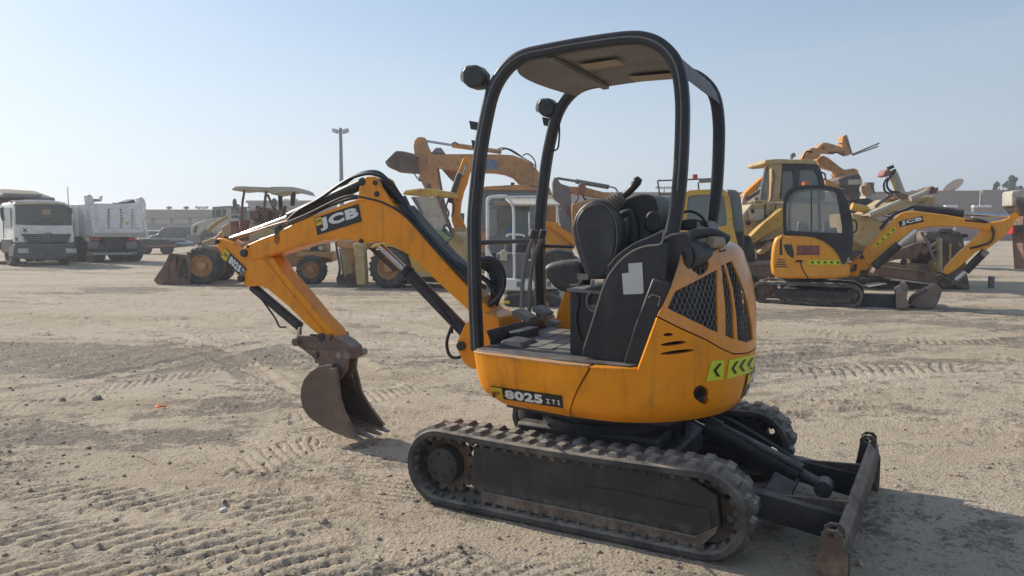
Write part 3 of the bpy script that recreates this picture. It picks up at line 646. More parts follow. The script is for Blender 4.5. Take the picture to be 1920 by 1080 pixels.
# counterweight: t from before the front edge to the mirrored one
def strip(name, cols, m, parent, thick=.012, ledge=None, cutter=None, bevel=.0):
    """cols: list of columns, each a list of 3-D points bottom->top (equal length)"""
    n = len(cols); k = len(cols[0]); mb = MB(); mb.add([p for c_ in cols for p in c_], [(i * k + j, (i + 1) * k + j, (i + 1) * k + j + 1, i * k + j + 1) for i in range(n - 1) for j in range(k - 1)])
    me_ = mb.mesh(name, None); b_ = bmesh.new(); b_.from_mesh(me_)
    c0 = Vector((-.1, 0, .9)); b_.faces.ensure_lookup_table(); f = b_.faces[len(b_.faces) // 2]
    if f.normal.dot(f.calc_center_median() - c0) < 0: bmesh.ops.reverse_faces(b_, faces=b_.faces)
    b_.to_mesh(me_); b_.free(); o_ = add(name, me_, m, parent)
    sm_ = o_.modifiers.new('s', 'SOLIDIFY'); sm_.thickness = thick; sm_.offset = -1; sm_.use_even_offset = False
    dg = bpy.context.evaluated_depsgraph_get(); me2 = bpy.data.meshes.new_from_object(o_.evaluated_get(dg)); o_.modifiers.clear(); o_.data = me2; me2.name = name
    b_ = bmesh.new(); b_.from_mesh(me2); bmesh.ops.recalc_face_normals(b_, faces=b_.faces); vol = b_.calc_volume(signed=True)
    if vol < 0: bmesh.ops.reverse_faces(b_, faces=b_.faces)
    b_.to_mesh(me2); b_.free()
    if cutter: boolean(o_, cutter)
    me2 = o_.data; me2.shade_smooth(); me2.set_sharp_from_angle(angle=math.radians(32))
    return o_
levs = [.575, .59, .61, .64, .68, .74, .80, .86]
tf = fe0[0]; te = fe1[0]
def cwtop(t):
    q = min(t, 180 - t)
    if q <= tf: return .862
    if q <= te: return .862 + (seamz(te) - .862) * (q - tf) / (te - tf)
    return seamz(q)
ts = sorted(set([round(x, 3) for x in list(np.linspace(0, 180, 91)) + [tf, te, 180 - tf, 180 - te]]))
def cwcol(t, back=False):
    top = cwtop(t) - .004; c_ = [SP(t, z) for z in levs[:-1]]; c_ += [SP(t, .86 if False else levs[-2] + (top - levs[-2]) * k / 5) for k in range(1, 6)]
    return c_
front = [(.012, .728), (-.03, .738), (-.09, .747)]
def fcol(a, b, top=.858, sgn=1):
    c_ = []
    zz = levs[:-1] + [levs[-2] + (top - levs[-2]) * k / 5 for k in range(1, 6)]
    for z in zz:
        da = float(np.interp(z, [.575, .60, .64, .70, .86], [.15, .11, .05, .02, 0])) * max(0, a / .6) ** 2
        c_.append((a - da, b * sz(z) * sgn, z))
    return c_
def slant(a_top, a_bot, b, sgn=1):
    c_ = fcol(a_top, b, sgn=sgn); z0, z1 = c_[0][2], c_[-1][2]
    return [(a_bot + (a_top - a_bot) * ((z - z0) / (z1 - z0)) ** 1.3, y, z) for x, y, z in c_]
ts = [t for t in ts if 9 <= t <= 171]
def fs(k): return slant(-.170 + (-.235 + .170) * k, -.03 + (-.235 + .03) * k, .736 + .008 * k) if k < 1 else cwcol(7)
cols = [fs(k) for k in (0, .33, .66)] + [cwcol(t) for t in ts] + [[(x, -y, z) for x, y, z in fs(k)] for k in (.66, .33, 0)]
def cutpoly(pts, C, k0=.8, k1=1.2):
    h = [hit(x, y, C) for x, y in pts]; mb = MB(); n_ = len(h)
    vs = [SP(t, z, k0) for t, z in h] + [SP(t, z, k1) for t, z in h]
    mb.add(vs, [tuple(range(n_)), tuple(range(2 * n_ - 1, n_ - 1, -1))] + [(i, n_ + i, n_ + (i + 1) % n_, (i + 1) % n_) for i in range(n_)]); return mb
def ell(cx, cy, rx, ry, n_=16, sk_=0): return [(cx + rx * math.cos(2 * math.pi * k / n_), cy + ry * math.sin(2 * math.pi * k / n_) - sk_ * rx * math.cos(2 * math.pi * k / n_)) for k in range(n_)]
cut = MB()
for e in (ell(1253, 627.5, 9.5, 3.2, 12, .05), ell(1263, 644, 24, 3.8, 16, .12), ell(1270, 660, 32, 3.6, 18, .12), [(1302, 745), (1300, 736), (1303, 727), (1311, 722), (1320, 724), (1327, 730), (1329, 738), (1327, 744), (1329, 750), (1326, 757), (1320, 759), (1314, 755), (1308, 751)]):
    c_ = cutpoly(e, (0, 0, 1), .93, 1.1); cut.add(c_.v, c_.f)
cw = strip('counterweight', cols, 'orange', X0, .03, cutter=cut)
add('exhaust_pipe', MB().cyl(SP(*hit(1316, 740), .86), SP(*hit(1316, 740), .99), .030, n=16, cap=False), 'rustd', cw)
# rim along the top of the side, worn bare
def rim(name, pts, parent, m='orange', w=.035, z=.86, t_=.012):
    mb = MB(); n_ = len(pts); vs = []
    for a, b in pts: s_ = 1 if b > 0 else -1; vs += [(a, b + .002 * s_, z), (a, b - w * s_, z), (a, b - w * s_, z - t_), (a, b + .002 * s_, z - t_)]
    mb.add(vs, [(i * 4 + k, i * 4 + (k + 1) % 4, (i + 1) * 4 + (k + 1) % 4, (i + 1) * 4 + k) for i in range(n_ - 1) for k in range(4)] + [(0, 1, 2, 3), tuple((n_ - 1) * 4 + k for k in (3, 2, 1, 0))])
    return add(name, mb, m, parent, .003)
M['worn'] = mat('worn_edge_paint', (.62, .26, .05), .55, dirt=(.13, .06, .03), dirt_amt=.9, dirt_scale=9, dust=.5)
rim('worn_rim', [(-.170, .745)] + [SP(t, .86)[:2] for t in (4, 8, 12, 16, 20)], cw, 'orange', .06, .866)
# front body panel
Nf = [(.60, -.60), (.60, -.3), (.60, 0), (.60, .3), (.60, .48), (.592, .54), (.572, .59), (.535, .622), (.48, .64), (.40, .655), (.3, .675), (.2, .692), (.1, .710), (.02, .727)]
fp_ = strip('front_side_panel', [fcol(a, b) for a, b in Nf] + [slant(-.07, -.01, .738), slant(-.16, -.025, .745)], 'orange', X0, .02)
rim('worn_rim', Nf[6:] + [(-.09, .738), (-.155, .744)], fp_, 'worn', .05, .868)
fq_ = strip('far_side_panel', [fcol(a, b, sgn=-1) for a, b in reversed([(.59, .60)] + Nf[8:])], 'orange', X0, .02)
# decals on the body
def sidemap(Q):   # quad of photo points -> surface of front panel: use vertical plane through panel, then push outwards
    bvh = None
def raysurf(objs, x, y, C=(0, 0, 1), off=.003):
    FX.C = C; e = FX.leye(); d = FX.raydir(x, y); FX.C = (0, 0, 1); best = None
    for bv_ in objs:
        loc, nor, idx, dist = bv_.ray_cast(e, d, 9)
        if loc is not None and (best is None or dist < best[1]): best = (loc, dist, nor)
    if best is None: return e + d * 3.7
    n_ = best[2]; n_ = -n_ if n_.dot(d) > 0 else n_
    return best[0] + n_ * off
def bvh_of(*obs):
    out = []
    for o_ in obs: b_ = bmesh.new(); b_.from_mesh(o_.data); out.append(BVHTree.FromBMesh(b_)); b_.free()
    return out
BF = bvh_of(fp_, cw)
def pxmap(Q, C=(0, 0, 1), off=.003, B=None):
    """photo quad (bl, br, tr, tl) mapped on to the body surface"""
    def f(u, v):
        x = Q[0][0] * (1 - u) * (1 - v) + Q[1][0] * u * (1 - v) + Q[2][0] * u * v + Q[3][0] * (1 - u) * v
        y = Q[0][1] * (1 - u) * (1 - v) + Q[1][1] * u * (1 - v) + Q[2][1] * u * v + Q[3][1] * (1 - u) * v
        return raysurf(B or BF, x, y, C, off)
    return f
Q = [(203, 397), (632, 462), (622, 388), (194, 330)]
mp = pxmap(Q, CB, .004); d_ = flat('model_plate', mp, None, 'decalb', fp_, 30); mp2 = pxmap(Q, CB, .009)
def swirl(mapf, parent, m='decalb', m2='decaly'):
    flat('emblem', sub(mapf, 0, 1, 0, 1), None, m2, parent, 3)
def emblem(mapf, u0, u1, v0, v1, parent, txtm='decalb', up=None):
    o1 = flat('emblem', sub(mapf, u0, u1, v0, v1), None, 'decaly', parent, 8)
    return o1
emblem(mp2, .01, .165, .04, .96, d_); mp3 = pxmap(Q, CB, .011)
text_on('emblem_lettering', 'JCB', sub(mp3, .05, .13, .34, .62), 'decalb', d_, .0)
text_on('lettering', '8025', sub(mp2, .195, .725, .14, .88), 'decalw', d_, .055)
text_on('lettering', 'Z T S', sub(mp2, .77, .965, .22, .62), 'decalw', d_, .03)
# chevron stickers and rear logo on the tail
for Q in ([(1323, 715), (1354, 711), (1358, 675), (1333, 676)], [(1361, 711), (1411, 697), (1414, 664), (1366, 675)]):
    mp = pxmap(Q, off=.004); s_ = flat('chevron_sticker', mp, None, 'hiviz', cw, 8); mp2 = pxmap(Q, off=.006)
    for c0 in ([.28] if Q[0][0] == 1323 else [.12, .42, .72]):
        wd = .52 if Q[0][0] == 1323 else .26; t_ = wd * .52
        flat('chevron', mp2, [(c0, .5), (c0 + wd * .62, .84), (c0 + wd * .62 + t_ * .8, .84), (c0 + t_ * 1.05, .5), (c0 + wd * .62 + t_ * .8, .16), (c0 + wd * .62, .16)] if False else
             [(c0, .52), (c0 + wd * .6, .18), (c0 + wd, .18), (c0 + wd * .42, .5), (c0 + wd, .84), (c0 + wd * .6, .84)], 'decalb', s_)
def tailmap(ta, tb, za, zb, k=1.006): return lambda u, v: Vector(SP(ta + (tb - ta) * u, za + (zb - za) * v, k * 1.0))
hA = hit(1388, 747); hB = hit(1391, 705); print('tail logo', hA, hB)
ta = hA[0]; tm_ = tailmap(ta, ta + 46, hA[1], hB[1], 1.006); s_ = flat('rear_logo_plate', tm_, None, 'decalb', cw, 14)
tm2 = tailmap(ta, ta + 46, hA[1], hB[1], 1.010); flat('emblem', sub(tm2, .02, .14, .55, .95), None, 'decaly', s_, 3)
text_on('lettering', 'JCB', sub(tm2, .10, .97, .08, .90), 'decalw', s_, .06)
# --- engine cover with mesh windows
tl_ = []
us = np.linspace(0, 1, 65); cols = []
for u in us:
    c_ = []
    for k in range(13):
        z = 1.0 + .42 * k / 12
        for _ in range(8):
            a0 = t0(z); t = a0 + (180 - 2 * a0) * u; zs = seamz(t) + .004; z = zs + (1.42 - zs) * k / 12
        c_.append(SP(t, z))
    a0 = t0(1.42); t = a0 + (180 - 2 * a0) * u
    for zz, kk in ((1.45, .84 / sz(1.45)), (1.468, .78 / sz(1.468)), (1.485, .66 / sz(1.485)), (1.495, .5 / sz(1.495))): c_.append(SP(t, zz, kk))
    cols.append(c_)
W1 = [(578, 300), (585, 775), (205, 590), (262, 465), (420, 385)]
W2 = [(608, 272), (630, 262), (655, 340), (685, 470), (700, 600), (705, 825), (642, 797), (640, 600)]
W3 = [(645, 256), (690, 235), (745, 360), (800, 520), (835, 690), (848, 825), (800, 850), (732, 827), (722, 640), (695, 440)]
cut = MB(); wins = []
for Wp in (W1, W2, W3):
    Wd = []
    for i in range(len(Wp)):
        p0, p1 = Wp[i], Wp[(i + 1) % len(Wp)]
        for k in range(3): Wd.append((p0[0] + (p1[0] - p0[0]) * k / 3, p0[1] + (p1[1] - p0[1]) * k / 3))
    h = [hit(x, y, C8) for x, y in Wd]; wins.append(h)
last = wins[2]; tmax = max(q[0] for q in last); print('tmax', tmax, [round(q[0]) for q in last])
tc0, zt_, zb_ = tmax + 2.5, 1.40, seamz(90) + .035
w4 = []
for A_, B_ in (((tc0, zb_), (90 - 1.5, zb_)), ((90 - 1.5, zb_), (90 - 1.5, zt_)), ((90 - 1.5, zt_), (tc0, zt_)), ((tc0, zt_), (tc0, zb_))):
    for k in range(4): w4.append((A_[0] + (B_[0] - A_[0]) * k / 4, A_[1] + (B_[1] - A_[1]) * k / 4))
if tc0 < 84: wins.append(w4)
for h in wins:
    for mir in (0, 1):
        hh = [(180 - t if mir else t, z) for t, z in h]; n_ = len(hh)
        vs = [SP(t, z, .8) for t, z in hh] + [SP(t, z, 1.15) for t, z in hh]
        cut.add(vs, [tuple(range(n_)), tuple(range(2 * n_ - 1, n_ - 1, -1))] + [(i, n_ + i, n_ + (i + 1) % n_, (i + 1) % n_) for i in range(n_)])
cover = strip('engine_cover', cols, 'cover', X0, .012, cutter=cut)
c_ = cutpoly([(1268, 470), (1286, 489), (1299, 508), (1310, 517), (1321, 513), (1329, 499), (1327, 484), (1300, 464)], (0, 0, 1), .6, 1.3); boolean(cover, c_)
mb = MB(); R_ = .72; pitch = .030; nn_ = 0
for sgn in (1, -1):
    for i in range(-18, 100):
        p = []; 
        for k in range(15):
            z = .93 + .5 * k / 14; arc = i * pitch + sgn * (z - .93) * .52; t = 22 + math.degrees(arc / R_)
            if t0(min(z, 1.42)) + 2 <= t <= 178 - t0(min(z, 1.42)) and z > seamz(t) - .01: p.append(SP(t, z, .975 + sgn * .002))
        if len(p) > 2: mb.tube(p, .0019, 3)
gm_ = add('mesh_grille', mb, 'greyp', cover); gm_['kind'] = 'stuff'
inn_ = MB(); inn_.add([SP(t, z, .90) for t in range(30, 156, 6) for z in (.9, 1.1, 1.3, 1.42)], [(i * 4 + j, (i + 1) * 4 + j, (i + 1) * 4 + j + 1, i * 4 + j + 1) for i in range(20) for j in range(3)])
add('radiator_core', inn_, 'blackm', cover)
for q in ((1332, 457), (1340, 456), (1351, 471), (1358, 470)):
    pt = raysurf(bvh_of(cover), *q, off=.001); add('deck_slot', MB().box(pt[0] - .006, pt[0] + .006, pt[1] - .012, pt[1] + .012, pt[2] - .004, pt[2] + .004), 'blackm', cover)
#
for q in ((530, 103), (558, 95), (605, 165), (630, 155)):
    pass
P_ = Vector(SP(*hit(1308, 500), .93)); e = FX.leye()
af = add('air_filter', MB().cyl(P_ + Vector((.04, .05, .045)), P_ + Vector((-.04, -.20, .045)), .078, n=28).cyl(P_ + Vector((.05, .068, .045)), P_ + Vector((.04, .05, .045)), .052, .078, n=28), 'plastic', X0, .008)
add('intake_hose', MB().tube(catmull([P_ + Vector((.05, -.02, .11)), P_ + Vector((.02, -.06, .155)), P_ + Vector((-.06, -.14, .165)), P_ + Vector((-.13, -.2, .13))], 6), .027, 12), 'plastic', X0)
hc = FX.p3(1337, 462, .35)
add('hose_clamp', MB().cyl((hc[0] + .02, .33, hc[2] + .02), (hc[0] - .02, .25, hc[2] + .02), .031, n=18), 'tan', X0, .004)
hood = [(1243, 445), (1258, 437), (1285, 434), (1290, 445), (1286, 480), (1270, 520), (1235, 600), (1200, 690), (1180, 690), (1190, 600)]
FX.plate('seat_back_cowl', hood, .50, -.50, 'blackm', X0, .012)
cc_ = FX.plate('rear_console', [(1274, 432), (1278, 412), (1300, 410), (1322, 414), (1330, 432)], -.05, -.35, 'plastic', X0, .012)
add('console_guard', MB().tube(catmull(FX.path([(1276, 400), (1292, 396), (1308, 401), (1320, 412), (1328, 428)], -.05), 4), .008, 7), 'grip', cc_)
add('cable_clip', MB().prism(FX.poly([(1306, 416), (1311, 416), (1313, 424), (1320, 425), (1320, 429), (1307, 428)], -.04), -.04, -.05), 'tan', cc_)
# --- floor, seat box and side panel
fl = [(.575, -.58), (.575, .56), (.52, .60), (.30, .625), (.02, .675), (-.35, .69), (-.5, .4), (-.5, -.4), (-.35, -.66), (0, -.66)]
fo = add('floor', MB().prism(fl, .825, .874, 'z'), 'blackm', X0, .004)
k = 0
for i in range(5):
    for j in range(4):
        a0 = .08 + .097 * i; b0_ = -.42 + .2 * j + (.05 if i % 2 else 0)
        if a0 > .40 and b0_ > .05: continue
        add('mat_tile', MB().box(a0, a0 + .088, b0_, b0_ + .19, .8745, .8815), 'greyp', fo, .002)
add('footrest', MB().add([(.34, .22, .875), (.50, .22, .875), (.50, .44, .875), (.34, .44, .875), (.37, .24, .900), (.48, .24, .91), (.48, .42, .91), (.37, .42, .900)], [(3,2,1,0),(4,5,6,7),(0,1,5,4),(1,2,6,5),(2,3,7,6),(3,0,4,7)]), 'plastic', fo, .004)
add('front_kick_plate', MB().prism([(.575, .80), (.575, .90), (.60, .955), (.59, .955), (.56, .90), (.56, .80)], -.56, .40), 'blackm', X0, .003)
sp_ = [(1071, 661), (1090, 668), (1195, 690), (1216, 640), (1246, 545), (1252, 455), (1240, 457), (1214, 461), (1192, 468), (1176, 478), (1162, 490), (1147, 508), (1136, 527), (1127, 550), (1119, 577), (1108, 612), (1092, 655)]
FX.plate('side_panel', sp_[1:], .600, .575, 'black', X0, .006)
# raised lip round the panel
lp = FX.path([(1095, 652), (1108, 612), (1119, 577), (1127, 550), (1136, 527), (1147, 508), (1162, 490), (1176, 478), (1192, 468), (1214, 461), (1240, 457), (1245, 431)], .60)
spn = bpy.data.objects['side_panel']; add('panel_edge', MB().tube(catmull(lp, 3), .0055, 6), 'greyp', spn)
lp = FX.path([(1140, 500), (1160, 478), (1190, 457), (1220, 444), (1243, 432)], .54); add('inner_edge', MB().tube(catmull(lp, 3), .006, 6), 'greyp', spn)
FX.plate('inner_side_panel', [(1130, 560), (1140, 500), (1160, 478), (1190, 457), (1220, 444), (1243, 432), (1243, 560)], .54, .50, 'black', X0, .006)
mb = MB(); st = FX.poly([(1178, 494), (1204, 492), (1207, 548), (1204, 551), (1169, 552), (1166, 513), (1179, 511)], .604); mb.prism(st, .603, .6045); add('sticker', mb, 'paper', spn)
FX.plate('seat_box', [(1068, 548), (1068, 664), (1180, 690), (1180, 520), (1120, 535)], .50, -.30, 'black', X0, .008)
FX.plate('seat_box_top', [(1062, 541), (1062, 547), (1125, 552), (1125, 546)], .52, -.30, 'greyp', X0, .003)
# orange cover on the far side of the floor
FX.plate('far_console_cover', [(1075, 515), (1056, 548), (1043, 585), (1036, 625), (1040, 650), (1120, 655), (1120, 515)], -.42, -.58, 'orange', X0, .02)
# --- seat
cu_ = FX.poly([(1040, 515), (1037, 500), (1048, 491), (1075, 486), (1100, 490), (1110, 505), (1110, 545), (1075, 545), (1052, 533)], .10)
seat = add('seat_cushion', MB().prism(cm2(cu_, 3), .24, -.30), 'vinyl', X0, .035, seg=4)
bk = FX.poly([(1165, 385), (1178, 381), (1190, 376), (1208, 369), (1227, 366), (1244, 371), (1251, 388), (1252, 408), (1246, 430), (1238, 470), (1230, 520), (1195, 540), (1160, 545), (1130, 545), (1142, 510), (1158, 470), (1166, 430)], .02)
add('backrest', MB().prism(cm2(bk, 2), .22, -.28), 'vinyl', X0, .06, seg=5)
hb = FX.poly([(1212, 400), (1222, 394), (1234, 400), (1240, 415), (1236, 432), (1222, 437), (1208, 430), (1207, 412)], .24); add('backrest_bolster', MB().prism(cm2(hb, 3), .235, .20), 'vinyl', X0, .015, seg=3)
bs = FX.poly([(1157, 440), (1162, 425), (1171, 413), (1176, 407), (1177, 425), (1172, 452), (1167, 474), (1162, 466)], .30); add('seat_side_pad', MB().prism(cm2(bs, 2), .31, .22), 'bellows', X0, .012, seg=3)
bs = FX.poly([(1154, 405), (1162, 396), (1175, 391), (1186, 395), (1192, 410), (1196, 440), (1190, 480), (1160, 510), (1150, 480), (1157, 430)], .26); add('seat_frame', MB().prism(cm2(bs, 2), .27, .16), 'vinyl', X0, .02, seg=3)
# raised left console with bellows and joystick
pod = FX.poly([(1071, 429), (1074, 412), (1082, 396), (1094, 383), (1107, 376), (1120, 373), (1134, 377), (1146, 388), (1156, 403), (1163, 425), (1164, 455), (1156, 490), (1144, 515), (1136, 526), (1115, 528), (1101, 524), (1094, 508), (1085, 485), (1076, 458)], .42)
arm = add('raised_armrest', MB().prism(cm2(pod, 2), .42, .32), 'vinyl', X0, .028, seg=4)
pod2 = FX.poly([(1078, 425), (1090, 395), (1110, 382), (1132, 384), (1148, 402), (1154, 430), (1150, 480), (1132, 518), (1108, 518), (1094, 490)], .43); add('armrest_cover', MB().prism(cm2(pod2, 2), .428, .40), 'plastic', arm, .01, seg=3)
A_ = Vector(FX.p3(1140, 388, .36)); B_ = Vector(FX.p3(1169, 366, .34)); d = B_ - A_; mb = MB(); L_ = d.length; d.normalize(); u = Vector((0, 1, 0)); v = d.cross(u)
prof = []
for k in range(6): r0 = .062 - .0045 * k; prof += [(r0, L_ * (k / 6)), (r0 * .78, L_ * ((k + .55) / 6))]
prof.append((.02, L_ * 1.02)); vs = []; nn = 20
for i in range(nn):
    a = 2 * math.pi * i / nn; vs += [A_ + d * h + (u * math.cos(a) + v * math.sin(a)) * r for r, h in prof]
m_ = len(prof); mb.add(vs, [(i * m_ + k, ((i + 1) % nn) * m_ + k, ((i + 1) % nn) * m_ + k + 1, i * m_ + k + 1) for i in range(nn) for k in range(m_ - 1)]); add('bellows', mb, 'bellows', arm)
gp_ = [FX.p3(x, y, .34) for x, y in ((1163, 371), (1176, 362), (1187, 351), (1194, 341), (1200, 334))]; rad = [.016, .020, .021, .026, .016]
mb = MB(); cc = catmull(gp_, 4); vs = []; m_ = 12
for i, p in enumerate(cc):
    t_ = (cc[min(i + 1, len(cc) - 1)] - cc[max(i - 1, 0)]).normalized(); u = Vector((0, 1, 0)); v = t_.cross(u); r = float(np.interp(i / 4, range(5), rad))
    vs += [p + (u * math.cos(2 * math.pi * k / m_) + v * math.sin(2 * math.pi * k / m_)) * r for k in range(m_)]
n_ = len(cc); mb.add(vs, [(i * m_ + k, i * m_ + (k + 1) % m_, (i + 1) * m_ + (k + 1) % m_, (i + 1) * m_ + k) for i in range(n_ - 1) for k in range(m_)] + [tuple(range(m_ - 1, -1, -1)), tuple((n_ - 1) * m_ + k for k in range(m_))])
add('joystick', mb, 'grip', arm)
FX.plate('hinge_bracket', [(1108, 524), (1122, 524), (1126, 545), (1120, 552), (1104, 545)], .44, .36, 'greyp', X0, .004)
add('bracket_cap', MB().cyl(FX.p3(1118, 534, .45), FX.p3(1136, 534, .45), .030, n=18), 'tan', X0, .006)
hk = FX.path([(1112, 545), (1102, 555), (1101, 570), (1108, 582), (1122, 586)], .52); add('latch_hook', MB().tube(catmull(hk, 4), .006, 6), 'greyp', X0)
add('bracket_cap', MB().prism(FX.poly([(1106, 572), (1124, 570), (1122, 583), (1112, 583)], .5), .52, .44), 'bellows', X0, .008)
FX.plate('lever_bar', [(1068, 533), (1082, 533), (1090, 522), (1092, 524), (1084, 537), (1068, 537)], .36, .34, 'greyp', X0, .001)
# far console joystick guard at the right
lc = FX.path([(1036, 492), (1046, 488), (1062, 487)], -.2)
for pts, b_ in (([(1080, 420), (1096, 392), (1120, 380), (1142, 392), (1155, 420), (1154, 470), (1134, 515)], .432),): add('cover_seam', MB().tube(catmull(FX.path(pts, b_), 4), .0022, 5), 'greyp', arm)
add('control_cable', MB().tube(catmull(FX.path([(1075, 545), (1085, 560), (1080, 600), (1090, 640)], .51), 4), .005, 5), 'grip', X0)
add('grease_mark_plate', MB().box(-.10, -.04, .601, .603, 1.28, 1.31), 'greyp', spn)
# --- levers and pedals
for px0, px1, b_ in ((978, 1001, .10), (992, 1018, .02)):
    pth = FX.path([(px0, 592), (px0 + 2, 530), (px0 + 10, 480), (px1, 442)], b_)
    lv = add('travel_lever', MB().sweep(catmull(pth, 5), rrect(.008, .012, .004, 2), (0, 1, 0)), 'greyp', X0)
    add('lever_knob', MB().sweep([FX.p3(px1 - 3, 447, b_), FX.p3(px1 + 2, 431, b_)], rrect(.016, .019, .007, 2), (0, 1, 0)), 'plastic', lv, .004)
for i, (pts, b_) in enumerate((([(957, 583), (966, 580), (994, 597), (990, 606), (960, 594)], .18), ([(996, 577), (1003, 574), (1026, 588), (1020, 595), (998, 584)], .04))):
    FX.plate('pedal', pts, b_ + .05, b_ - .06, 'greyp', X0, .004)
pd = FX.poly([(1025, 605), (1031, 598), (1048, 605), (1042, 612), (1030, 612)], -.1); add('foot_pedal', MB().prism(pd, -.06, -.15), 'greyp', X0, .003)
add('pedal_rod', MB().tube(FX.path([(1029, 604), (1029, 575), (1026, 565)], -.1), .005, 6), 'chrome', X0)
add('pedal_stand', MB().box(.47, .55, -.06, .22, .875, .93), 'plastic', X0, .01)
# --- canopy
cl = [(893, 657), (889, 560), (887, 450), (888, 392), (899, 286), (910, 222), (921, 176), (937, 143), (960, 117), (985, 103), (1020, 95), (1080, 84), (1140, 75), (1178, 71), (1206, 72), (1232, 81), (1252, 97), (1266, 118), (1274, 145), (1278, 180), (1279, 216), (1277, 286), (1272, 357), (1264, 413), (1252, 470), (1240, 530), (1226, 590), (1212, 640), (1200, 684)]
RB = .452; rp = FX.poly(cl, RB + .012)
pr = rrect(.034, .034, .018, 3)
for sg in (1, -1):
    n3 = len(cl); pth = [(a, sg * (RB + (.0 if i < n3 - 6 else .02 * (i - n3 + 6))), z) for i, (a, z) in enumerate(rp)]
    fr_ = add('canopy_frame', MB().sweep(catmull(pth, 3), pr, (0, 1, 0)), 'black', X0)
    gv = [(a, sg * (RB + .0345), z) for a, z in rp[:n3 - 6]]
    cg = catmull(gv, 3); add('frame_groove', MB().sweep(cg, [(0, -.004), (.0025, -.004), (.0025, .004), (0, .004)], (0, 1, 0)), 'greyp', fr_) if sg > 0 else None  # raised grey strip paints the highlight along the near post groove
ft = FX.poly([(1226, 520), (1256, 530), (1250, 560), (1200, 690), (1168, 690), (1192, 610)], .60)
add('frame_foot', MB().prism(ft, .628, .48), 'black', X0, .01)
bp_ = FX.path([(1196, 527), (1203, 512), (1223, 518), (1217, 537)], .632) if False else FX.path([(1216, 558), (1222, 552), (1238, 557), (1234, 574)], .632)
add('bracket', MB().tube(bp_, .004, 5), 'bare', X0)
# roof sheet between the frames
rf = rp[8:16]; rz = [(a, z - .012) for a, z in rf]
top = [(rp[9][0] + .06, rp[9][1] - .05)] + rz[1:] + [(rp[16][0], rp[16][1] - .01)]
mb = MB(); nb = 13; top = [(q.x, q.y) for q in catmull([(a, z, 0) for a, z in top], 3)]; nt_ = len(top)
for side in (0, .022):
    vs = []
    for j in range(nb):
        b = -.44 + .88 * j / (nb - 1); k = 1 - (b / .44) ** 2
        for i, (a, z) in enumerate(top):
            ff = max(0, 1 - i / 5) ; vs.append((a + .10 * k * ff, b, z + .018 * k - .0 * ff - side))
    off = len(mb.v); mb.v += vs; mb.f += [(off + j * nt_ + i, off + j * nt_ + i + 1, off + (j + 1) * nt_ + i + 1, off + (j + 1) * nt_ + i) for j in range(nb - 1) for i in range(nt_ - 1)]
N_ = nb * nt_
for i in range(nt_ - 1): mb.f += [(i, i + 1, N_ + i + 1, N_ + i), ((nb - 1) * nt_ + i, (nb - 1) * nt_ + i + 1, N_ + (nb - 1) * nt_ + i + 1, N_ + (nb - 1) * nt_ + i)]
for j in range(nb - 1): mb.f += [(j * nt_, (j + 1) * nt_, N_ + (j + 1) * nt_, N_ + j * nt_), (j * nt_ + nt_ - 1, (j + 1) * nt_ + nt_ - 1, N_ + (j + 1) * nt_ + nt_ - 1, N_ + j * nt_ + nt_ - 1)]
roof = add('canopy_roof', mb, 'roofu', X0)
zr = np.interp
def roofz(a): return float(np.interp(a, [q[0] for q in top][::-1], [q[1] for q in top][::-1])) if top[0][0] > top[-1][0] else 0
add('roof_rib', MB().prism([(.16, roofz(.16) - .022), (.20, roofz(.2) - .022), (.20, roofz(.2) - .045), (.16, roofz(.16) - .045)], -.44, .44), 'roofu', roof, .003)
for (a0, a1, b0_, b1_) in ((-.30, -.02, -.42, -.26), (-.10, .12, .06, .20)):
    mb = MB(); mb.add([(a0, b0_, roofz(a0) - .012), (a1, b0_, roofz(a1) - .012), (a1, b1_, roofz(a1) - .008), (a0, b1_, roofz(a0) - .008)], [(0, 1, 2, 3)]); mb.v = [(x, y, z - .018) for x, y, z in mb.v]
    add('roof_label', mb, 'tan', roof)  # flat tan patches just under the roof sheet
mb = MB(); 
rA = [rp[i] for i in (15, 16, 17, 18)]
vs = [];
for a, z in rA: vs += [(a - .02, -.44, z - .0), (a - .02, .44, z - .0), (a - .026, .44, z), (a - .026, -.44, z)]
mb.add(vs, [(i * 4 + k, i * 4 + (k + 1) % 4, (i + 1) * 4 + (k + 1) % 4, (i + 1) * 4 + k) for i in range(3) for k in range(4)]); rc = add('rear_cross_plate', mb, 'roofu', X0)
for b_ in (-.36, .36): add('bolt', MB().cyl((rA[0][0] - .02, b_, rA[0][1] - .03), (rA[0][0] - .06, b_, rA[0][1] - .03), .014, n=8), 'black', rc)
add('hand_rail', MB().cyl(FX.p3(893, 455, RB), (FX.p(893, 455, RB)[0] - .0, -RB, FX.p(893, 455, RB)[1]), .014, n=10), 'black', X0)
add('side_hand_rail', MB().cyl(FX.p3(1005, 461, -RB), FX.p3(1075, 463, -RB), .011, n=8), 'black', X0)
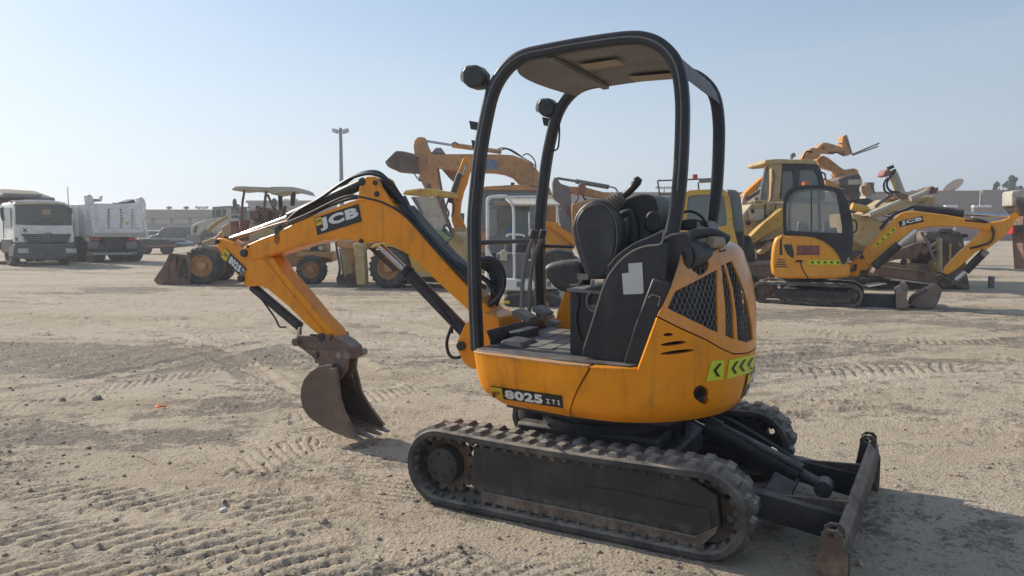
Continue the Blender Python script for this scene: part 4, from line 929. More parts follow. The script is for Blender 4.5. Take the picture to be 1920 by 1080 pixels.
# work lamps and small fittings on the front posts
for (cx, cy, b_, k) in ((888, 143, RB, 1), (1025, 201, -RB, .8)):
    c_ = Vector(FX.p3(cx, cy, b_)); hx = [(-23, -8), (-15, -21), (6, -22), (18, -8), (17, 14), (10, 20), (-8, 22), (-20, 12)]
    pl = FX.poly([(cx + x * k, cy + y * k) for x, y in hx], b_ + .04)
    lp_ = add('work_lamp', MB().prism(pl, b_ + .045, b_ - .055), 'plastic', X0, .012, seg=2)
    add('lamp_lens', MB().cyl(c_ + Vector((.045, -.005, .01)), c_ + Vector((.062, -.005, .015)), .042, n=18), 'lamp', lp_)
    add('lamp_arm', MB().tube([c_ + Vector((-.03, 0, -.02)), c_ + Vector((-.075, 0, -.0)), c_ + Vector((-.10, 0, -.06))], .010, 7), 'black', lp_)
for (x, y, b_) in ((889, 268, RB), (885, 232, RB), (1022, 225, -RB)):
    FX.plate('frame_clip', [(x - 6, y - 6), (x + 10, y - 3), (x + 12, y + 12), (x - 3, y + 10)], b_ + .02, b_ - .02, 'black', X0, .002)
add('grab_handle', MB().tube(catmull(FX.path([(1046, 232), (1049, 240), (1047, 275), (1040, 282), (1034, 280)], -RB), 3), .006, 6), 'black', X0)
add('lamp_cable', MB().tube(catmull(FX.path([(1052, 205), (1052, 222), (1044, 245), (1038, 265)], -RB), 4), .005, 5), 'grip', X0)
add('lamp_cable', MB().tube(catmull(FX.path([(905, 150), (912, 160), (908, 190), (900, 235)], RB + .03), 4), .004, 5), 'grip', X0)
# --- kingpost and boom
KB0, KB1 = .10, -.22
C7 = (380, 320, 2.); FX.C = (0, 0, 1)
kp = FX.plate('kingpost', [(872, 606), (862, 628), (856, 640), (858, 658), (870, 682), (884, 692), (930, 692), (940, 640), (935, 596), (905, 585)], KB0, KB1, 'orange', X0, .01)
add('pivot_pin', MB().cyl(FX.p3(866, 648, KB0), (FX.p(866, 648, KB0)[0], KB0 + .022, FX.p(866, 648, KB0)[1]), .030, n=18), 'blackm', kp, .003)
b0, b1 = .0, -.17
boomp = [(455, 466), (462, 459), (480, 451), (497, 444), (516, 437), (540, 424), (590, 403), (630, 388), (655, 378), (675, 373), (700, 372), (722, 376), (742, 386), (762, 405), (790, 438), (825, 480), (862, 522), (884, 545), (930, 590), (940, 604), (922, 616), (900, 604), (872, 577), (822, 531), (782, 492), (762, 475), (742, 462), (720, 455), (700, 453), (680, 456), (655, 450), (630, 447), (600, 452), (560, 463), (512, 478), (498, 484), (478, 486), (462, 483), (453, 475)]
boom = FX.plate('boom', boomp, b0, b1, 'orange', X0, .010, seg=2)
# lower flange plate showing below the web
fl_ = FX.path([(512, 479), (560, 464), (600, 453), (632, 448)], -.085); add('boom_underplate', MB().sweep(fl_, [(-.10, -.004), (.10, -.004), (.10, .004), (-.10, .004)], (0, 1, 0)), 'orange', boom)
ears = [(672, 376), (676, 352), (681, 337), (690, 331), (702, 331), (710, 336), (716, 350), (728, 368), (742, 388), (700, 378)]
for q0, q1 in ((.012, -.015), (-.15, -.178)):
    er = add('cylinder_ear', MB().prism(FX.poly(ears, 0), q0, q1), 'orange', boom, .004)
    add('pivot_pin', MB().cyl((*FX.p3(705, 340, 0)[:1], q0 - .005, FX.p(705, 340)[1]), (FX.p(705, 340)[0], q0 + .014, FX.p(705, 340)[1]), .018, n=14), 'blackm', er) if False else None
pc = FX.p(706, 343); add('pivot_pin', MB().cyl((pc[0], .022, pc[1]), (pc[0], -.19, pc[1]), .017, n=14), 'blackm', boom)
pc = FX.p(709, 364); add('pivot_pin', MB().cyl((pc[0], .018, pc[1]), (pc[0], -.19, pc[1]), .02, n=14), 'blackm', boom)
for x, y, r_, l_ in ((681, 341, .028, .02), (459, 474, .032, .02), (678, 452, .016, .014), (465, 462, .012, .008)):
    pc = FX.p(x, y); add('pivot_pin', MB().cyl((pc[0], b1 - .02, pc[1]), (pc[0], l_, pc[1]), r_, n=16), 'blackm', boom, .003)
q4 = [FX.p3(x, y, .004) for x, y in ((595, 441), (678, 415), (672, 382), (589, 409))]; mp = quadmap(*q4); d_ = flat('logo_plate', mp, None, 'decalb', boom, 2)
q4 = [(p[0], .006, p[2]) for p in q4]; mp = quadmap(*q4); flat('emblem', sub(mp, .02, .16, .52, .95), None, 'decaly', d_, 1)
text_on('lettering', 'JCB', sub(mp, .10, .965, .14, .88), 'decalw', d_, .06)
mp3 = quadmap(*[(p[0], .008, p[2]) for p in q4]); text_on('emblem_lettering', 'JCB', sub(mp3, .035, .145, .64, .84), 'decalb', d_, .04)
# boom hoses lying along its back
hoses = [[(540, 413), (560, 395), (600, 372), (640, 344), (668, 330), (700, 326), (735, 345), (760, 385), (790, 425), (830, 470), (870, 507), (910, 540)],
         [(540, 417), (580, 400), (620, 380), (650, 368), (668, 368), (690, 372), (720, 380), (752, 398), (780, 425), (820, 470), (855, 505), (900, 535)],
         [(555, 410), (585, 390), (625, 362), (660, 346), (690, 340), (720, 352), (745, 375), (775, 415), (815, 455), (860, 495), (905, 520), (935, 545)],
         [(640, 350), (672, 327), (705, 322), (728, 338), (755, 372), (785, 412), (815, 445), (860, 490), (880, 502), (920, 500), (942, 530), (930, 575)],
         [(700, 335), (722, 344), (746, 372), (772, 405), (806, 443), (845, 484), (885, 510), (915, 530), (932, 560)],
         [(540, 421), (575, 407), (612, 388), (650, 374), (674, 370)]]
for i, h in enumerate(hoses):
    bb = (-.03, .004, -.09, -.12, -.06, -.14)[i]; add('hydraulic_hose', MB().tube(catmull(FX.path(h, bb), 5), (.013, .011, .015, .012, .014, .013)[i], 8), 'grip', boom)
cg = FX.poly([(742, 384), (752, 384), (790, 428), (826, 468), (870, 510), (884, 540), (862, 520), (825, 478), (790, 436), (762, 403)], 0); add('hose_guard', MB().prism(cg, -.01, -.16), 'blackm', boom, .004)
for i in range(5):
    o_ = 6 * i; h = [(896 + i, 487 + o_ * .5), (920 - i, 484 + o_), (940 - o_ * .8, 500 + o_ * .8), (946 - o_ * .9, 530 + o_ * .2), (936 - o_ * .6, 558), (915, 574 - o_ * .5)]
    add('coiled_hose', MB().tube(catmull(FX.path(h, -.02 - .035 * i), 5), .013, 8), 'grip', kp)
add('kingpost_hose', MB().tube(catmull(FX.path([(848, 610), (838, 640), (842, 664), (856, 671), (884, 660), (900, 650)], .06), 5), .011, 8), 'grip', kp)
# boom cylinder
A_, B_, C_ = FX.p3(703, 462, -.02), FX.p3(750, 507, -.02), FX.p3(866, 628, -.02)
bc = add('boom_cylinder', MB().cyl((B_[0], -.085, B_[2]), (C_[0], -.085, C_[2]), .043, n=22).cyl(tuple(Vector((B_[0], -.085, B_[2])) * .93 + Vector((C_[0], -.085, C_[2])) * .07), (B_[0], -.085, B_[2]), .05, n=22), 'black', X0, .004)
add('cylinder_rod', MB().cyl((A_[0], -.085, A_[2]), (B_[0], -.085, B_[2]), .023, n=16), 'chrome', bc)
A2, B2 = FX.p3(700, 460, .0), FX.p3(746, 502, .0); add('rod_guard', MB().sweep([A2, B2], [(-.03, .022), (.03, .022), (.03, .028), (-.03, .028)], (0, 1, 0)), 'black', bc)
add('cylinder_hose', MB().tube(catmull(FX.path([(770, 510), (800, 545), (830, 585), (845, 605), (848, 625)], -.03), 5), .008, 6), 'grip', bc)
# dipper
dpp = [(405, 449), (409, 446), (418, 447), (452, 462), (466, 478), (476, 485), (490, 484), (505, 480), (512, 484), (530, 510), (565, 550), (600, 593), (626, 620), (632, 636), (604, 634), (578, 612), (540, 574), (500, 541), (487, 536), (462, 538), (450, 524), (428, 492), (407, 462)]
dip = FX.plate('dipper_arm', dpp, -.02, -.15, 'orange', X0, .008)
add('arm_edge', MB().sweep(FX.path([(500, 484), (512, 490), (545, 533), (600, 598), (624, 626)], -.085), [(-.072, -.004), (.072, -.004), (.072, .006), (-.072, .006)], (0, 1, 0)), 'orange', dip)
add('weld_rib', MB().tube(catmull(FX.path([(470, 492), (480, 486), (500, 482)], -.02), 4), .004, 5), 'orange', dip)
for x, y, r_ in ((454, 522, .028), (459, 474, .03), (409, 453, .016), (606, 632, .03)):
    pc = FX.p(x, y, -.02); add('pivot_pin', MB().cyl((pc[0], -.165, pc[1]), (pc[0], .004, pc[1]), r_, n=16), 'blackm', dip, .003)
q4 = [FX.p3(x, y, -.016) for x, y in ((414, 482), (455, 522), (462, 504), (423, 465))]; mp = quadmap(*q4); d_ = flat('model_plate', mp, None, 'decalb', dip, 2)
mp = quadmap(*[(p[0], -.014, p[2]) for p in q4]); flat('emblem', sub(mp, .0, .24, .04, .96), None, 'decaly', d_, 1); text_on('lettering', '8025', sub(mp, .30, .82, .16, .86), 'decalw', d_, .055); text_on('lettering', 'ZTS', sub(mp, .85, .99, .2, .8), 'decalw', d_, .02)
mp3 = quadmap(*[(p[0], -.012, p[2]) for p in q4]); text_on('emblem_lettering', 'JCB', sub(mp3, .05, .19, .3, .7), 'decalb', d_, .04)
# dipper cylinder along the top of the boom
A_, B_, C_ = FX.p(429, 450, -.085), FX.p(543, 407, -.085), FX.p(684, 342, -.085)
dc = add('dipper_cylinder', MB().cyl((B_[0], -.085, B_[1]), (C_[0], -.085, C_[1]), .040, n=22), 'black', X0, .004)
add('cylinder_rod', MB().cyl((A_[0], -.085, A_[1]), (B_[0], -.085, B_[1]), .021, n=16), 'chrome', dc)
add('rod_eye', MB().cyl((A_[0], -.12, A_[1]), (A_[0], -.05, A_[1]), .032, n=16), 'blackm', dc)
FX.plate('cylinder_stop', [(515, 425), (523, 421), (525, 452), (521, 460), (514, 455)], .0, -.03, 'blackm', X0, .002)
for h, b_ in (([(430, 447), (470, 436), (520, 420), (545, 413)], -.03), ([(452, 460), (470, 452), (500, 444)], -.03)): add('steel_pipe', MB().tube(FX.path(h, b_), .008, 7), 'bare', dip if False else boom)
# bucket cylinder and linkage
A_, B_ = FX.p(474, 538, -.085), FX.p(562, 612, -.085)
kc = add('bucket_cylinder', MB().cyl((A_[0], -.085, A_[1]), (B_[0], -.085, B_[1]), .036, n=22), 'black', X0, .004)
add('cylinder_hose', MB().tube(catmull(FX.path([(490, 560), (515, 595), (524, 612), (536, 613)], -.03), 4), .007, 6), 'grip', kc)
D_ = FX.p(560, 640, -.085); add('cylinder_rod', MB().cyl((B_[0], -.085, B_[1]), (D_[0], -.085, D_[1]), .02, n=14), 'chrome', kc)
lk = FX.plate('tipping_link', [(553, 634), (560, 629), (600, 633), (612, 640), (608, 654), (596, 654), (560, 648), (553, 644)], -.01, -.03, 'bucket', X0, .004)
add('tipping_link', MB().prism(FX.poly([(553, 634), (560, 629), (600, 633), (612, 640), (608, 654), (596, 654), (560, 648), (553, 644)], -.01), -.14, -.16), 'bucket', X0, .004)
lk2 = FX.plate('bucket_link', [(556, 634), (566, 636), (600, 658), (602, 674), (590, 672), (556, 648)], -.035, -.135, 'bucket', X0, .006)
qh = FX.plate('quick_hitch', [(586, 652), (604, 636), (630, 631), (645, 640), (658, 652), (660, 672), (640, 680), (590, 682)], .0, -.13, 'bucket', X0, .008)
for x, y, r_, m_ in ((556, 641, .03, 'bucket'), (593, 665, .026, 'rustd'), (615, 663, .03, 'rust'), (638, 666, .026, 'bare'), (653, 666, .026, 'bare'), (618, 632, .022, 'bucket')):
    pc = FX.p(x, y, 0); add('pivot_pin', MB().cyl((pc[0], -.19, pc[1]), (pc[0], .022, pc[1]), r_, n=16), m_, qh, .003)
# bucket: curved back shell, two cheeks, teeth
bb0, bb1 = .10, -.27
bk_ = [(612, 684), (596, 688), (582, 697), (570, 712), (565, 728), (564, 745), (568, 765), (580, 782), (600, 797), (625, 810), (652, 820)]
bo = FX.poly([(x, y) for x, y in bk_], bb0)
c_ = [Vector((a, 0, z)) for a, z in bo]
for v_ in c_: v_.z = max(v_.z, .004)
inn = [];
for i, p in enumerate(c_):
    t_ = (c_[min(i + 1, len(c_) - 1)] - c_[max(i - 1, 0)]).normalized(); nrm = Vector((t_.z, 0, -t_.x)); inn.append(p + nrm * .012 if (nrm.x < 0) else p - nrm * .012)
poly_ = [(p.x, p.z) for p in c_] + [(p.x, p.z) for p in reversed(inn)]
bkt = add('bucket', MB().prism(poly_, bb0, bb1), 'bucket', X0, .002)
ck = bo + FX.poly([(660, 818), (650, 795), (638, 775), (630, 750), (624, 715), (622, 684)], bb0); ck = [(a, max(z, .004)) for a, z in ck]
for q in (bb0, bb1 + .014): add('bucket_cheek', MB().prism(ck, q + .004, q - .016), 'bucket', bkt, .002)
# wear strip along each cheek front edge
for q in (bb0, bb1 + .014):
    add('cheek_edge', MB().prism(FX.poly([(622, 690), (630, 690), (637, 748), (646, 775), (668, 818), (660, 822), (636, 776), (627, 750)], bb0), q + .010, q - .022), 'bucket', bkt, .002)
add('hitch_plate', MB().prism(FX.poly([(586, 660), (638, 660), (634, 700), (622, 716), (604, 712), (580, 712)], bb0), .02, -.01).prism(FX.poly([(586, 660), (638, 660), (634, 700), (622, 716), (604, 712), (580, 712)], bb0), -.085, -.11), 'bucket', bkt, .003)
for o_ in [bkt] + list(bkt.children):
    for v_ in o_.data.vertices:
        k_ = 1 - .42 * min(1, max(0, v_.co.z) / .48); v_.co.y = bb0 + (v_.co.y - bb0) * k_ if v_.co.y < bb0 - .03 and o_.name[:5] != 'hitch' else v_.co.y
e0 = bo[-1]; 
for k in range(4):
    bc_ = bb0 - .045 - k * (bb0 - bb1 - .09) / 3; a_, z_ = e0[0], max(e0[1], .01)
    add('tooth', MB().add([(a_ + .05, bc_ - .028, z_ - .008), (a_ + .05, bc_ + .028, z_ - .008), (a_ + .05, bc_ + .028, z_ + .032), (a_ + .05, bc_ - .028, z_ + .032), (a_ - .115, bc_ - .018, z_ - .03), (a_ - .115, bc_ + .018, z_ - .03), (a_ - .11, bc_ + .018, z_ - .02), (a_ - .11, bc_ - .018, z_ - .02)],
        [(0, 1, 2, 3), (7, 6, 5, 4), (0, 4, 5, 1), (1, 5, 6, 2), (2, 6, 7, 3), (3, 7, 4, 0)]), 'bare', bkt, .003)
# ------------------------------------------------------------------ buildings, walls, trees behind the yard
def seg_frame(p0, p1):      # frame along a wall from ground point p0 to p1
    d = p1 - p0; return Fr((p0.x, p0.y), math.degrees(math.atan2(d.y, d.x))), math.hypot(d.x, d.y)
M['wallbrown'] = mat('brown_render', (.33, .245, .18), .9, grain=.06, dirt=(.2, .15, .12), dirt_amt=.3, dirt_scale=.3)
M['wallpink'] = mat('dull_pink_render', (.33, .18, .16), .9, grain=.06, dirt=(.3, .22, .18), dirt_amt=.4, dirt_scale=.4)
M['walltan'] = mat('tan_render', (.36, .31, .25), .9, grain=.05)
M['wallpale'] = mat('pale_panel', (.50, .50, .47), .8, grain=.04)
M['leaf'] = mat('dusty_leaves', (.11, .15, .055), .8, grain=.3); M['leaf2'] = mat('pale_dusty_leaves', (.17, .19, .09), .8, grain=.3)
M['bark'] = mat('bark', (.16, .11, .07), .9)
R1 = (0, 320, 4.908); R2 = (320, 230, 3.272); R3 = (660, 240, 3.); R4 = (1040, 300, 3.6); R5 = (1380, 240, 3.); RA = (1380, 240, 6.); RBc = (1640, 280, 6.); RC = (1400, 340, 6.75)
RD = (1600, 400, 5.4); RE = (1260, 340, 4.909); R6 = (880, 350, 4.5); R7 = (620, 300, 4.154); R8 = (300, 340, 5.4); RF = (860, 270, 6.75); RG = (1380, 380, 6.75); RH = (0, 340, 6.); RI = (120, 350, 6.353)
# right: brown wall with a lower pink wall in front
a, L_ = seg_frame(V(8, 118, 0), V(150, 118, 0)); w_ = a.root('boundary_wall', 'tall brown rendered compound wall behind the machines at right', 'wall')
zt = lambda px, py, d: dpt(px, py, d).z
zz = zt(1700, 361, 118)
for i, (x0, x1, dz, off) in enumerate(((0, 46.5, -.1, 0), (46.5, 55, -.05, -.5), (55, 66, .15, 0), (66, 74.8, .22, -.6), (74.8, 100, -.3, 0), (100, 142, 0, -.4))):
    add('wall_panel', MB().box(x0, x1 - .08, off, off + .5, 0, zz + dz), 'wallbrown', w_)
    add('coping', MB().box(x0, x1 - .08, off - .06, off + .56, zz + dz, zz + dz + .16), 'wallbrown', w_)
a, L_ = seg_frame(V(10, 101, 0), V(150, 101, 0)); w_ = a.root('boundary_wall', 'low dull pink wall at the far edge of the yard in front of the taller brown wall', 'wall')
z2 = zt(1700, 415, 101)
add('wall_panel', MB().box(0, 46.6, 0, .3, 0, z2 - .1).box(46.7, 62, 0, .3, 0, z2).box(62.1, 140, .25, .55, 0, z2 + .2), 'wallpink', w_)
add('coping', MB().box(0, 46.6, -.05, .35, z2 - .1, z2 + .05).box(46.7, 62, -.05, .35, z2, z2 + .12).box(62.1, 140, .2, .6, z2 + .2, z2 + .3), 'wallbrown', w_)
for i, (px, py, wd, lb) in enumerate(((1783, 385, 1.9, 'left rooftop air conditioner row shining in front of the brown wall'), (1841, 385, 2.8, 'longer bright air conditioner row standing right of the dish'))):
    c_ = dpt(px, py + 1, 112); r_ = Fr((c_.x, c_.y), 0).root('air_conditioner', lb, 'air conditioner', 'air conditioner rows by the brown wall')
    add('stand', MB().box(-wd * .5, wd * .5, -.3, .3, 0, c_.z - .25), 'wallbrown', r_)
    for k in range(3): add('casing', MB().box(-wd * .5 + k * wd / 3, -wd * .5 + (k + .85) * wd / 3, -.35, .35, c_.z - .25, c_.z + .1), 'white', r_, .02)
c_ = dpt(1790, 352, 125); r_ = Fr((c_.x, c_.y), 0).root('satellite_dish', 'big pale satellite dish tilted above the brown wall', 'satellite dish')
mb = MB(); mb.lathe([(0, 0), (.7, .06), (1.2, .2), (1.7, .45), (1.72, .42), (1.2, .16), (0, -.05)], (0, 0, 0), 'z', 28); dish = add('reflector', mb, 'cream', r_); dish.location = (0, 0, c_.z); dish.rotation_euler = (math.radians(-38), math.radians(-18), 0)
add('mount', MB().cyl((0, .3, 0), (0, .3, c_.z - .1), .15, n=10), 'greyp', r_)
# left: long low warehouse
a, L_ = seg_frame(V(-75, 88, 0), V(-14, 88, 0)); w_ = a.root('warehouse', 'long low tan warehouse with pale panels under its roof behind the parked cars', 'building')
zr_ = zt(330, 393, 88); zb_ = zt(330, 410, 88); zp = zt(330, 440, 88)
add('wall', MB().box(0, 48, 0, 14, zp, zb_ + .3), 'walltan', w_); add('lower_wall', MB().box(0, 48, -.12, 0, 0, zp), 'wallpink', w_)
add('roof', MB().add([(-.4, -.5, zr_ - .95), (48.4, -.5, zr_ - .95), (48.4, -.5, zr_), (-.4, -.5, zr_), (-.4, 14.5, zr_ - .95), (48.4, 14.5, zr_ - .95), (48.4, 14.5, zr_ + .2), (-.4, 14.5, zr_ + .2)], [(0, 1, 2, 3), (7, 6, 5, 4), (0, 4, 5, 1), (1, 5, 6, 2), (2, 6, 7, 3), (3, 7, 4, 0)]), 'walltan', w_)
for k in range(22): add('panel', MB().box(.6 + 2.15 * k, 2.3 + 2.15 * k, -.06, 0, zb_ - .55, zb_ + .25), 'wallpale' if k % 5 != 3 else 'walltan', w_)
for px, s_ in ((317, 1), (349, .7)):
    c_ = dpt(px, 389, 92); add('roof_vent', MB().cyl((c_.x + 75, 4, zr_ - .1), (c_.x + 75, 4, zr_ + .25), .12, n=8).lathe([(0, .55), (.3, .45), (.38, .25), (.15, .2)], (c_.x + 75, 4, zr_), 'z', 10), 'greyp', w_)
a, L_ = seg_frame(V(-34, 96, 0), V(-22, 96, 0)); w_ = a.root('storage_shed', 'plain tan flat-roofed shed seen under the canopy of the rusty loader', 'building')
zq = zt(560, 376, 96); add('wall', MB().box(0, 9.6, 0, 8, 0, zq - .3), 'walltan', w_); add('roof', MB().box(-.2, 9.8, -.2, 8.2, zq - .3, zq), 'walltan', w_)
def ltw(px, ptop, d, name, label, cat, r=.12, heads=2, hs=1.):
    g = dpt(px, 440, d); zt_ = dpt(px, ptop, d).z; r_ = Fr((g.x, g.y), 0).root(name, label, cat)
    add('pole', MB().cyl((0, 0, 0), (0, 0, zt_), r * 1.3, r * .8, 10), 'greyp' if heads < 9 else 'grey', r_)
    if heads: add('cross_arm', MB().box(-.65 * hs, .65 * hs, -.06, .06, zt_ - .35, zt_ - .23), 'greyp', r_)
    for k in range(heads):
        x = (-1 if k % 2 == 0 else 1) * (.55 + .5 * (k // 2)) * hs; s_ = -1 if x < 0 else 1
        h_ = add('floodlight', MB().prism([(x - .25 * hs, zt_ - .1 - s_ * .05), (x + .25 * hs, zt_ - .1 + s_ * .05), (x + .3 * hs, zt_ - .5 + s_ * .1), (x - .3 * hs, zt_ - .5 - s_ * .1)], -.25, .25), 'greyp', r_, .03)
        add('lens', MB().prism([(x - .24 * hs, zt_ - .16), (x + .24 * hs, zt_ - .12), (x + .26 * hs, zt_ - .44), (x - .26 * hs, zt_ - .44)], -.27, -.255), 'lamp', h_)
    return r_
ltw(642, 240, 78, 'floodlight_pole', 'tall grey steel pole with two floodlights rising behind the rusty loader', 'light pole', .2, 2, 1)
ltw(547, 372, 150, 'floodlight_mast', 'small far floodlight mast seen under the loader canopy', 'light pole', .15, 2, 1.6)
ltw(1244, 349, 150, 'floodlight_mast', 'small far floodlight mast between the excavator posts near the yellow cab', 'light pole', .15, 4, 1.3)
ltw(131, 351, 120, 'antenna_mast', 'thin far mast rising above the white tipper trucks', 'mast', .09, 0)
ltw(380, 386, 130, 'floodlight_mast', 'tiny far floodlight mast above the warehouse roof', 'light pole', .12, 2, 1.3)
ltw(315, 385, 60, 'roof_mast', 'thin mast at the right end of the tipper body above the warehouse', 'mast', .03, 0) if False else None
def tree(px, ptop, pw, d, label, seed, m='leaf', narrow=False):
    rd = random.Random(seed); g = dpt(px, 440, d); k_ = d / CF; H_ = dpt(px, ptop, d).z; W_ = pw * k_
    r_ = Fr((g.x, g.y), 0).root('tree', label, 'tree', 'trees beyond the brown wall')
    mb = MB(); mb.cyl((0, 0, 0), (.15, 0, H_ * .6), .22, .1, 8)
    for i in range(5): A = rd.uniform(0, 6.28); mb.cyl((.1, 0, H_ * (.4 + .08 * i)), (W_ * .3 * math.cos(A), W_ * .3 * math.sin(A), H_ * (.6 + .07 * i)), .08, .03, 6)
    add('trunk', mb, 'bark', r_)
    mb = MB(); cl_ = []
    for i in range(26 if not narrow else 14): 
        zz_ = rd.uniform(.35, .93); rr_ = W_ * .5 * (1.15 - zz_) * 1.4; A = rd.uniform(0, 6.28); cl_.append((rr_ * .8 * math.cos(A), rr_ * .8 * math.sin(A), H_ * zz_, W_ * rd.uniform(.10, .19)))
    cl_.append((0, 0, H_ * .9, W_ * .18))
    for cx, cy, cz, cr in cl_:
        for j in range(130):
            v_ = Vector((rd.gauss(0, 1), rd.gauss(0, 1), rd.gauss(0, 1))).normalized() * cr * rd.uniform(.35, 1.08) ** .6; p = Vector((cx, cy, cz)) + Vector((v_.x, v_.y, v_.z * 1.1)); s_ = rd.uniform(.12, .3)
            u = Vector((rd.gauss(0, 1), rd.gauss(0, 1), rd.gauss(0, 1))).normalized(); w2 = u.orthogonal().normalized()
            mb.add([p - u * s_, p + w2 * s_ * .5, p + u * s_, p - w2 * s_ * .5], [(0, 1, 2, 3)])
    add('crown', mb.mesh('crown', None), m, r_)
tree(1893, 324, 34, 135, 'tallest bushy dusty tree above the brown wall at far right', 1)
tree(1865, 334, 18, 133, 'narrower tree just left of the tallest tree above the brown wall', 2)
tree(1879, 337, 16, 134, 'slim tree between the two bigger trees above the brown wall', 7, 'leaf2', True)
tree(1908, 343, 18, 136, 'low bushy tree right of the tallest tree at the frame edge', 3)
tree(1722, 350, 24, 132, 'low dusty tree crown above the wall beside the beige lifting arm', 4, 'leaf2')
tree(1742, 350, 18, 132, 'small tree crown right behind the end of the beige arm', 8, 'leaf')
tree(1650, 356, 9, 132, 'tiny round tree crown above the wall right of the tank', 5)
tree(1847, 352, 10, 132, 'small round tree crown on the wall left of the tall trees', 6)

# ------------------------------------------------------------------ helpers for the parked machines
class Mach:
    def __init__(s, name, label, cat, px, py, phi, back=0., d=None, group=None):
        g = dpt(px, py, d) if d else gpt(px, py); f = Fr((g.x, g.y), phi); f.o = f.o + f.fb * back; s.f = f; s.r = f.root(name, label, cat, group); s.h = back; s.k = 1.
        s.d = (f.o - EYE).length
    def c(s, C): s.f.C = C; return s
    def P(s, name, pts, b0, b1, m, parent=None, bv=.02, at=None): return s.f.plate(name, pts, b0, b1, m, parent or s.r, bv, at)
    def Hl(s, name, outer, holes, b0, b1, m, parent=None, bv=0.01): return holed(s.f, name, outer, holes, b0, b1, m, parent or s.r, bv)
    def T(s, name, pts, r, m, b=0, parent=None, sm=4, n=7): p = s.f.path(pts, b); return add(name, MB().tube(catmull(p, sm) if sm and len(p) > 2 else p, r * s.k, n), m, parent or s.r)
    def K(s, name, p, q, r, m, b=0, parent=None, r2=None, n=14, bq=None): return add(name, MB().cyl(s.f.p3(p[0], p[1], b), s.f.p3(q[0], q[1], b if bq is None else bq), r * s.k, r2 * s.k if r2 else None, n), m, parent or s.r)
    def W(s, x, y, rpx, w, b, rim='orange', parent=None, rimr=.55, tread=True, tm='tyre'):
        """wheel: centre at crop point, radius in crop pixels, width w, near face at b"""
        c_ = s.f.p3(x, y, b); r = abs(s.f.p(x, y - rpx, b)[1] - c_[2]); r = min(r, c_[2] + .02)
        prof = [(r * rimr, .02), (r * .72, .0), (r * .88, .01), (r * .965, w * .12), (r, w * .25), (r, w * .75), (r * .965, w * .88), (r * .88, w - .01), (r * .72, w), (r * rimr, w - .02)]
        mb = MB().lathe(prof, c_, 'y', 30)
        if tread:
            for i in range(22):
                for k in (0, 1):
                    A = 2 * math.pi * (i + .5 * k) / 22; h0, h1 = (.0, w * .5) if k == 0 else (w * .5, w); q = MB()
                    for hh, dA in ((h0, .08 if k == 0 else 0), (h1, 0 if k == 0 else .08)):
                        for rr_, da in ((r * .93 if hh in (0., w) else r * .985, -.055), (r * 1.03 if hh not in (0., w) else r * .99, -.04), (r * 1.03 if hh not in (0., w) else r * .99, .04), (r * .93 if hh in (0., w) else r * .985, .055)):
                            B = A + da + dA; q.v.append((c_[0] + rr_ * math.cos(B), c_[1] + hh, c_[2] + rr_ * math.sin(B)))
                    q.f = [(0, 1, 2, 3), (7, 6, 5, 4), (0, 4, 5, 1), (1, 5, 6, 2), (2, 6, 7, 3), (3, 7, 4, 0)]; mb.add(q.v, q.f)
        o = add('wheel', mb, tm, parent or s.r); R = r * rimr
        rm = MB().lathe([(R * 1.06, .015), (R * 1.0, .0), (R * .92, .05), (R * .85, w * .3), (R * .5, w * .28), (R * .42, w * .1), (R * .3, w * .06), (0, w * .06)], c_, 'y', 26)
        ro = add('rim', rm, rim, o)
        nb = MB()
        for i in range(8): A = i * math.pi / 4; nb.cyl((c_[0] + R * .62 * math.cos(A), c_[1] + w * .29, c_[2] + R * .62 * math.sin(A)), (c_[0] + R * .62 * math.cos(A), c_[1] + w * .22, c_[2] + R * .62 * math.sin(A)), R * .06, n=6)
        ro2 = nb; me_ = ro.data; ro2.v = [tuple(v.co) for v in me_.vertices] + ro2.v; nv = len(me_.vertices); ro2.f = [tuple(p.vertices) for p in me_.polygons] + [tuple(i + nv for i in f) for f in ro2.f]; ro.data = ro2.mesh('rim'); ro.data.materials.append(M[rim])
        return o
    def Q(s, name, quad, b, m, parent=None, off=-.012):      # flat sticker on a vertical face at b
        q = [s.f.p3(x, y, b) for x, y in quad]; q = [(p[0], p[1] + off, p[2]) for p in q]; mp = quadmap(*q); return flat(name, mp, None, m, parent or s.r, 1), mp
    def Tx(s, txt, mp, m, parent, wt=.05, off=-.008): return text_on('lettering', txt, lambda u, v: mp(u, v) + Vector((0, off, 0)), m, parent, wt)

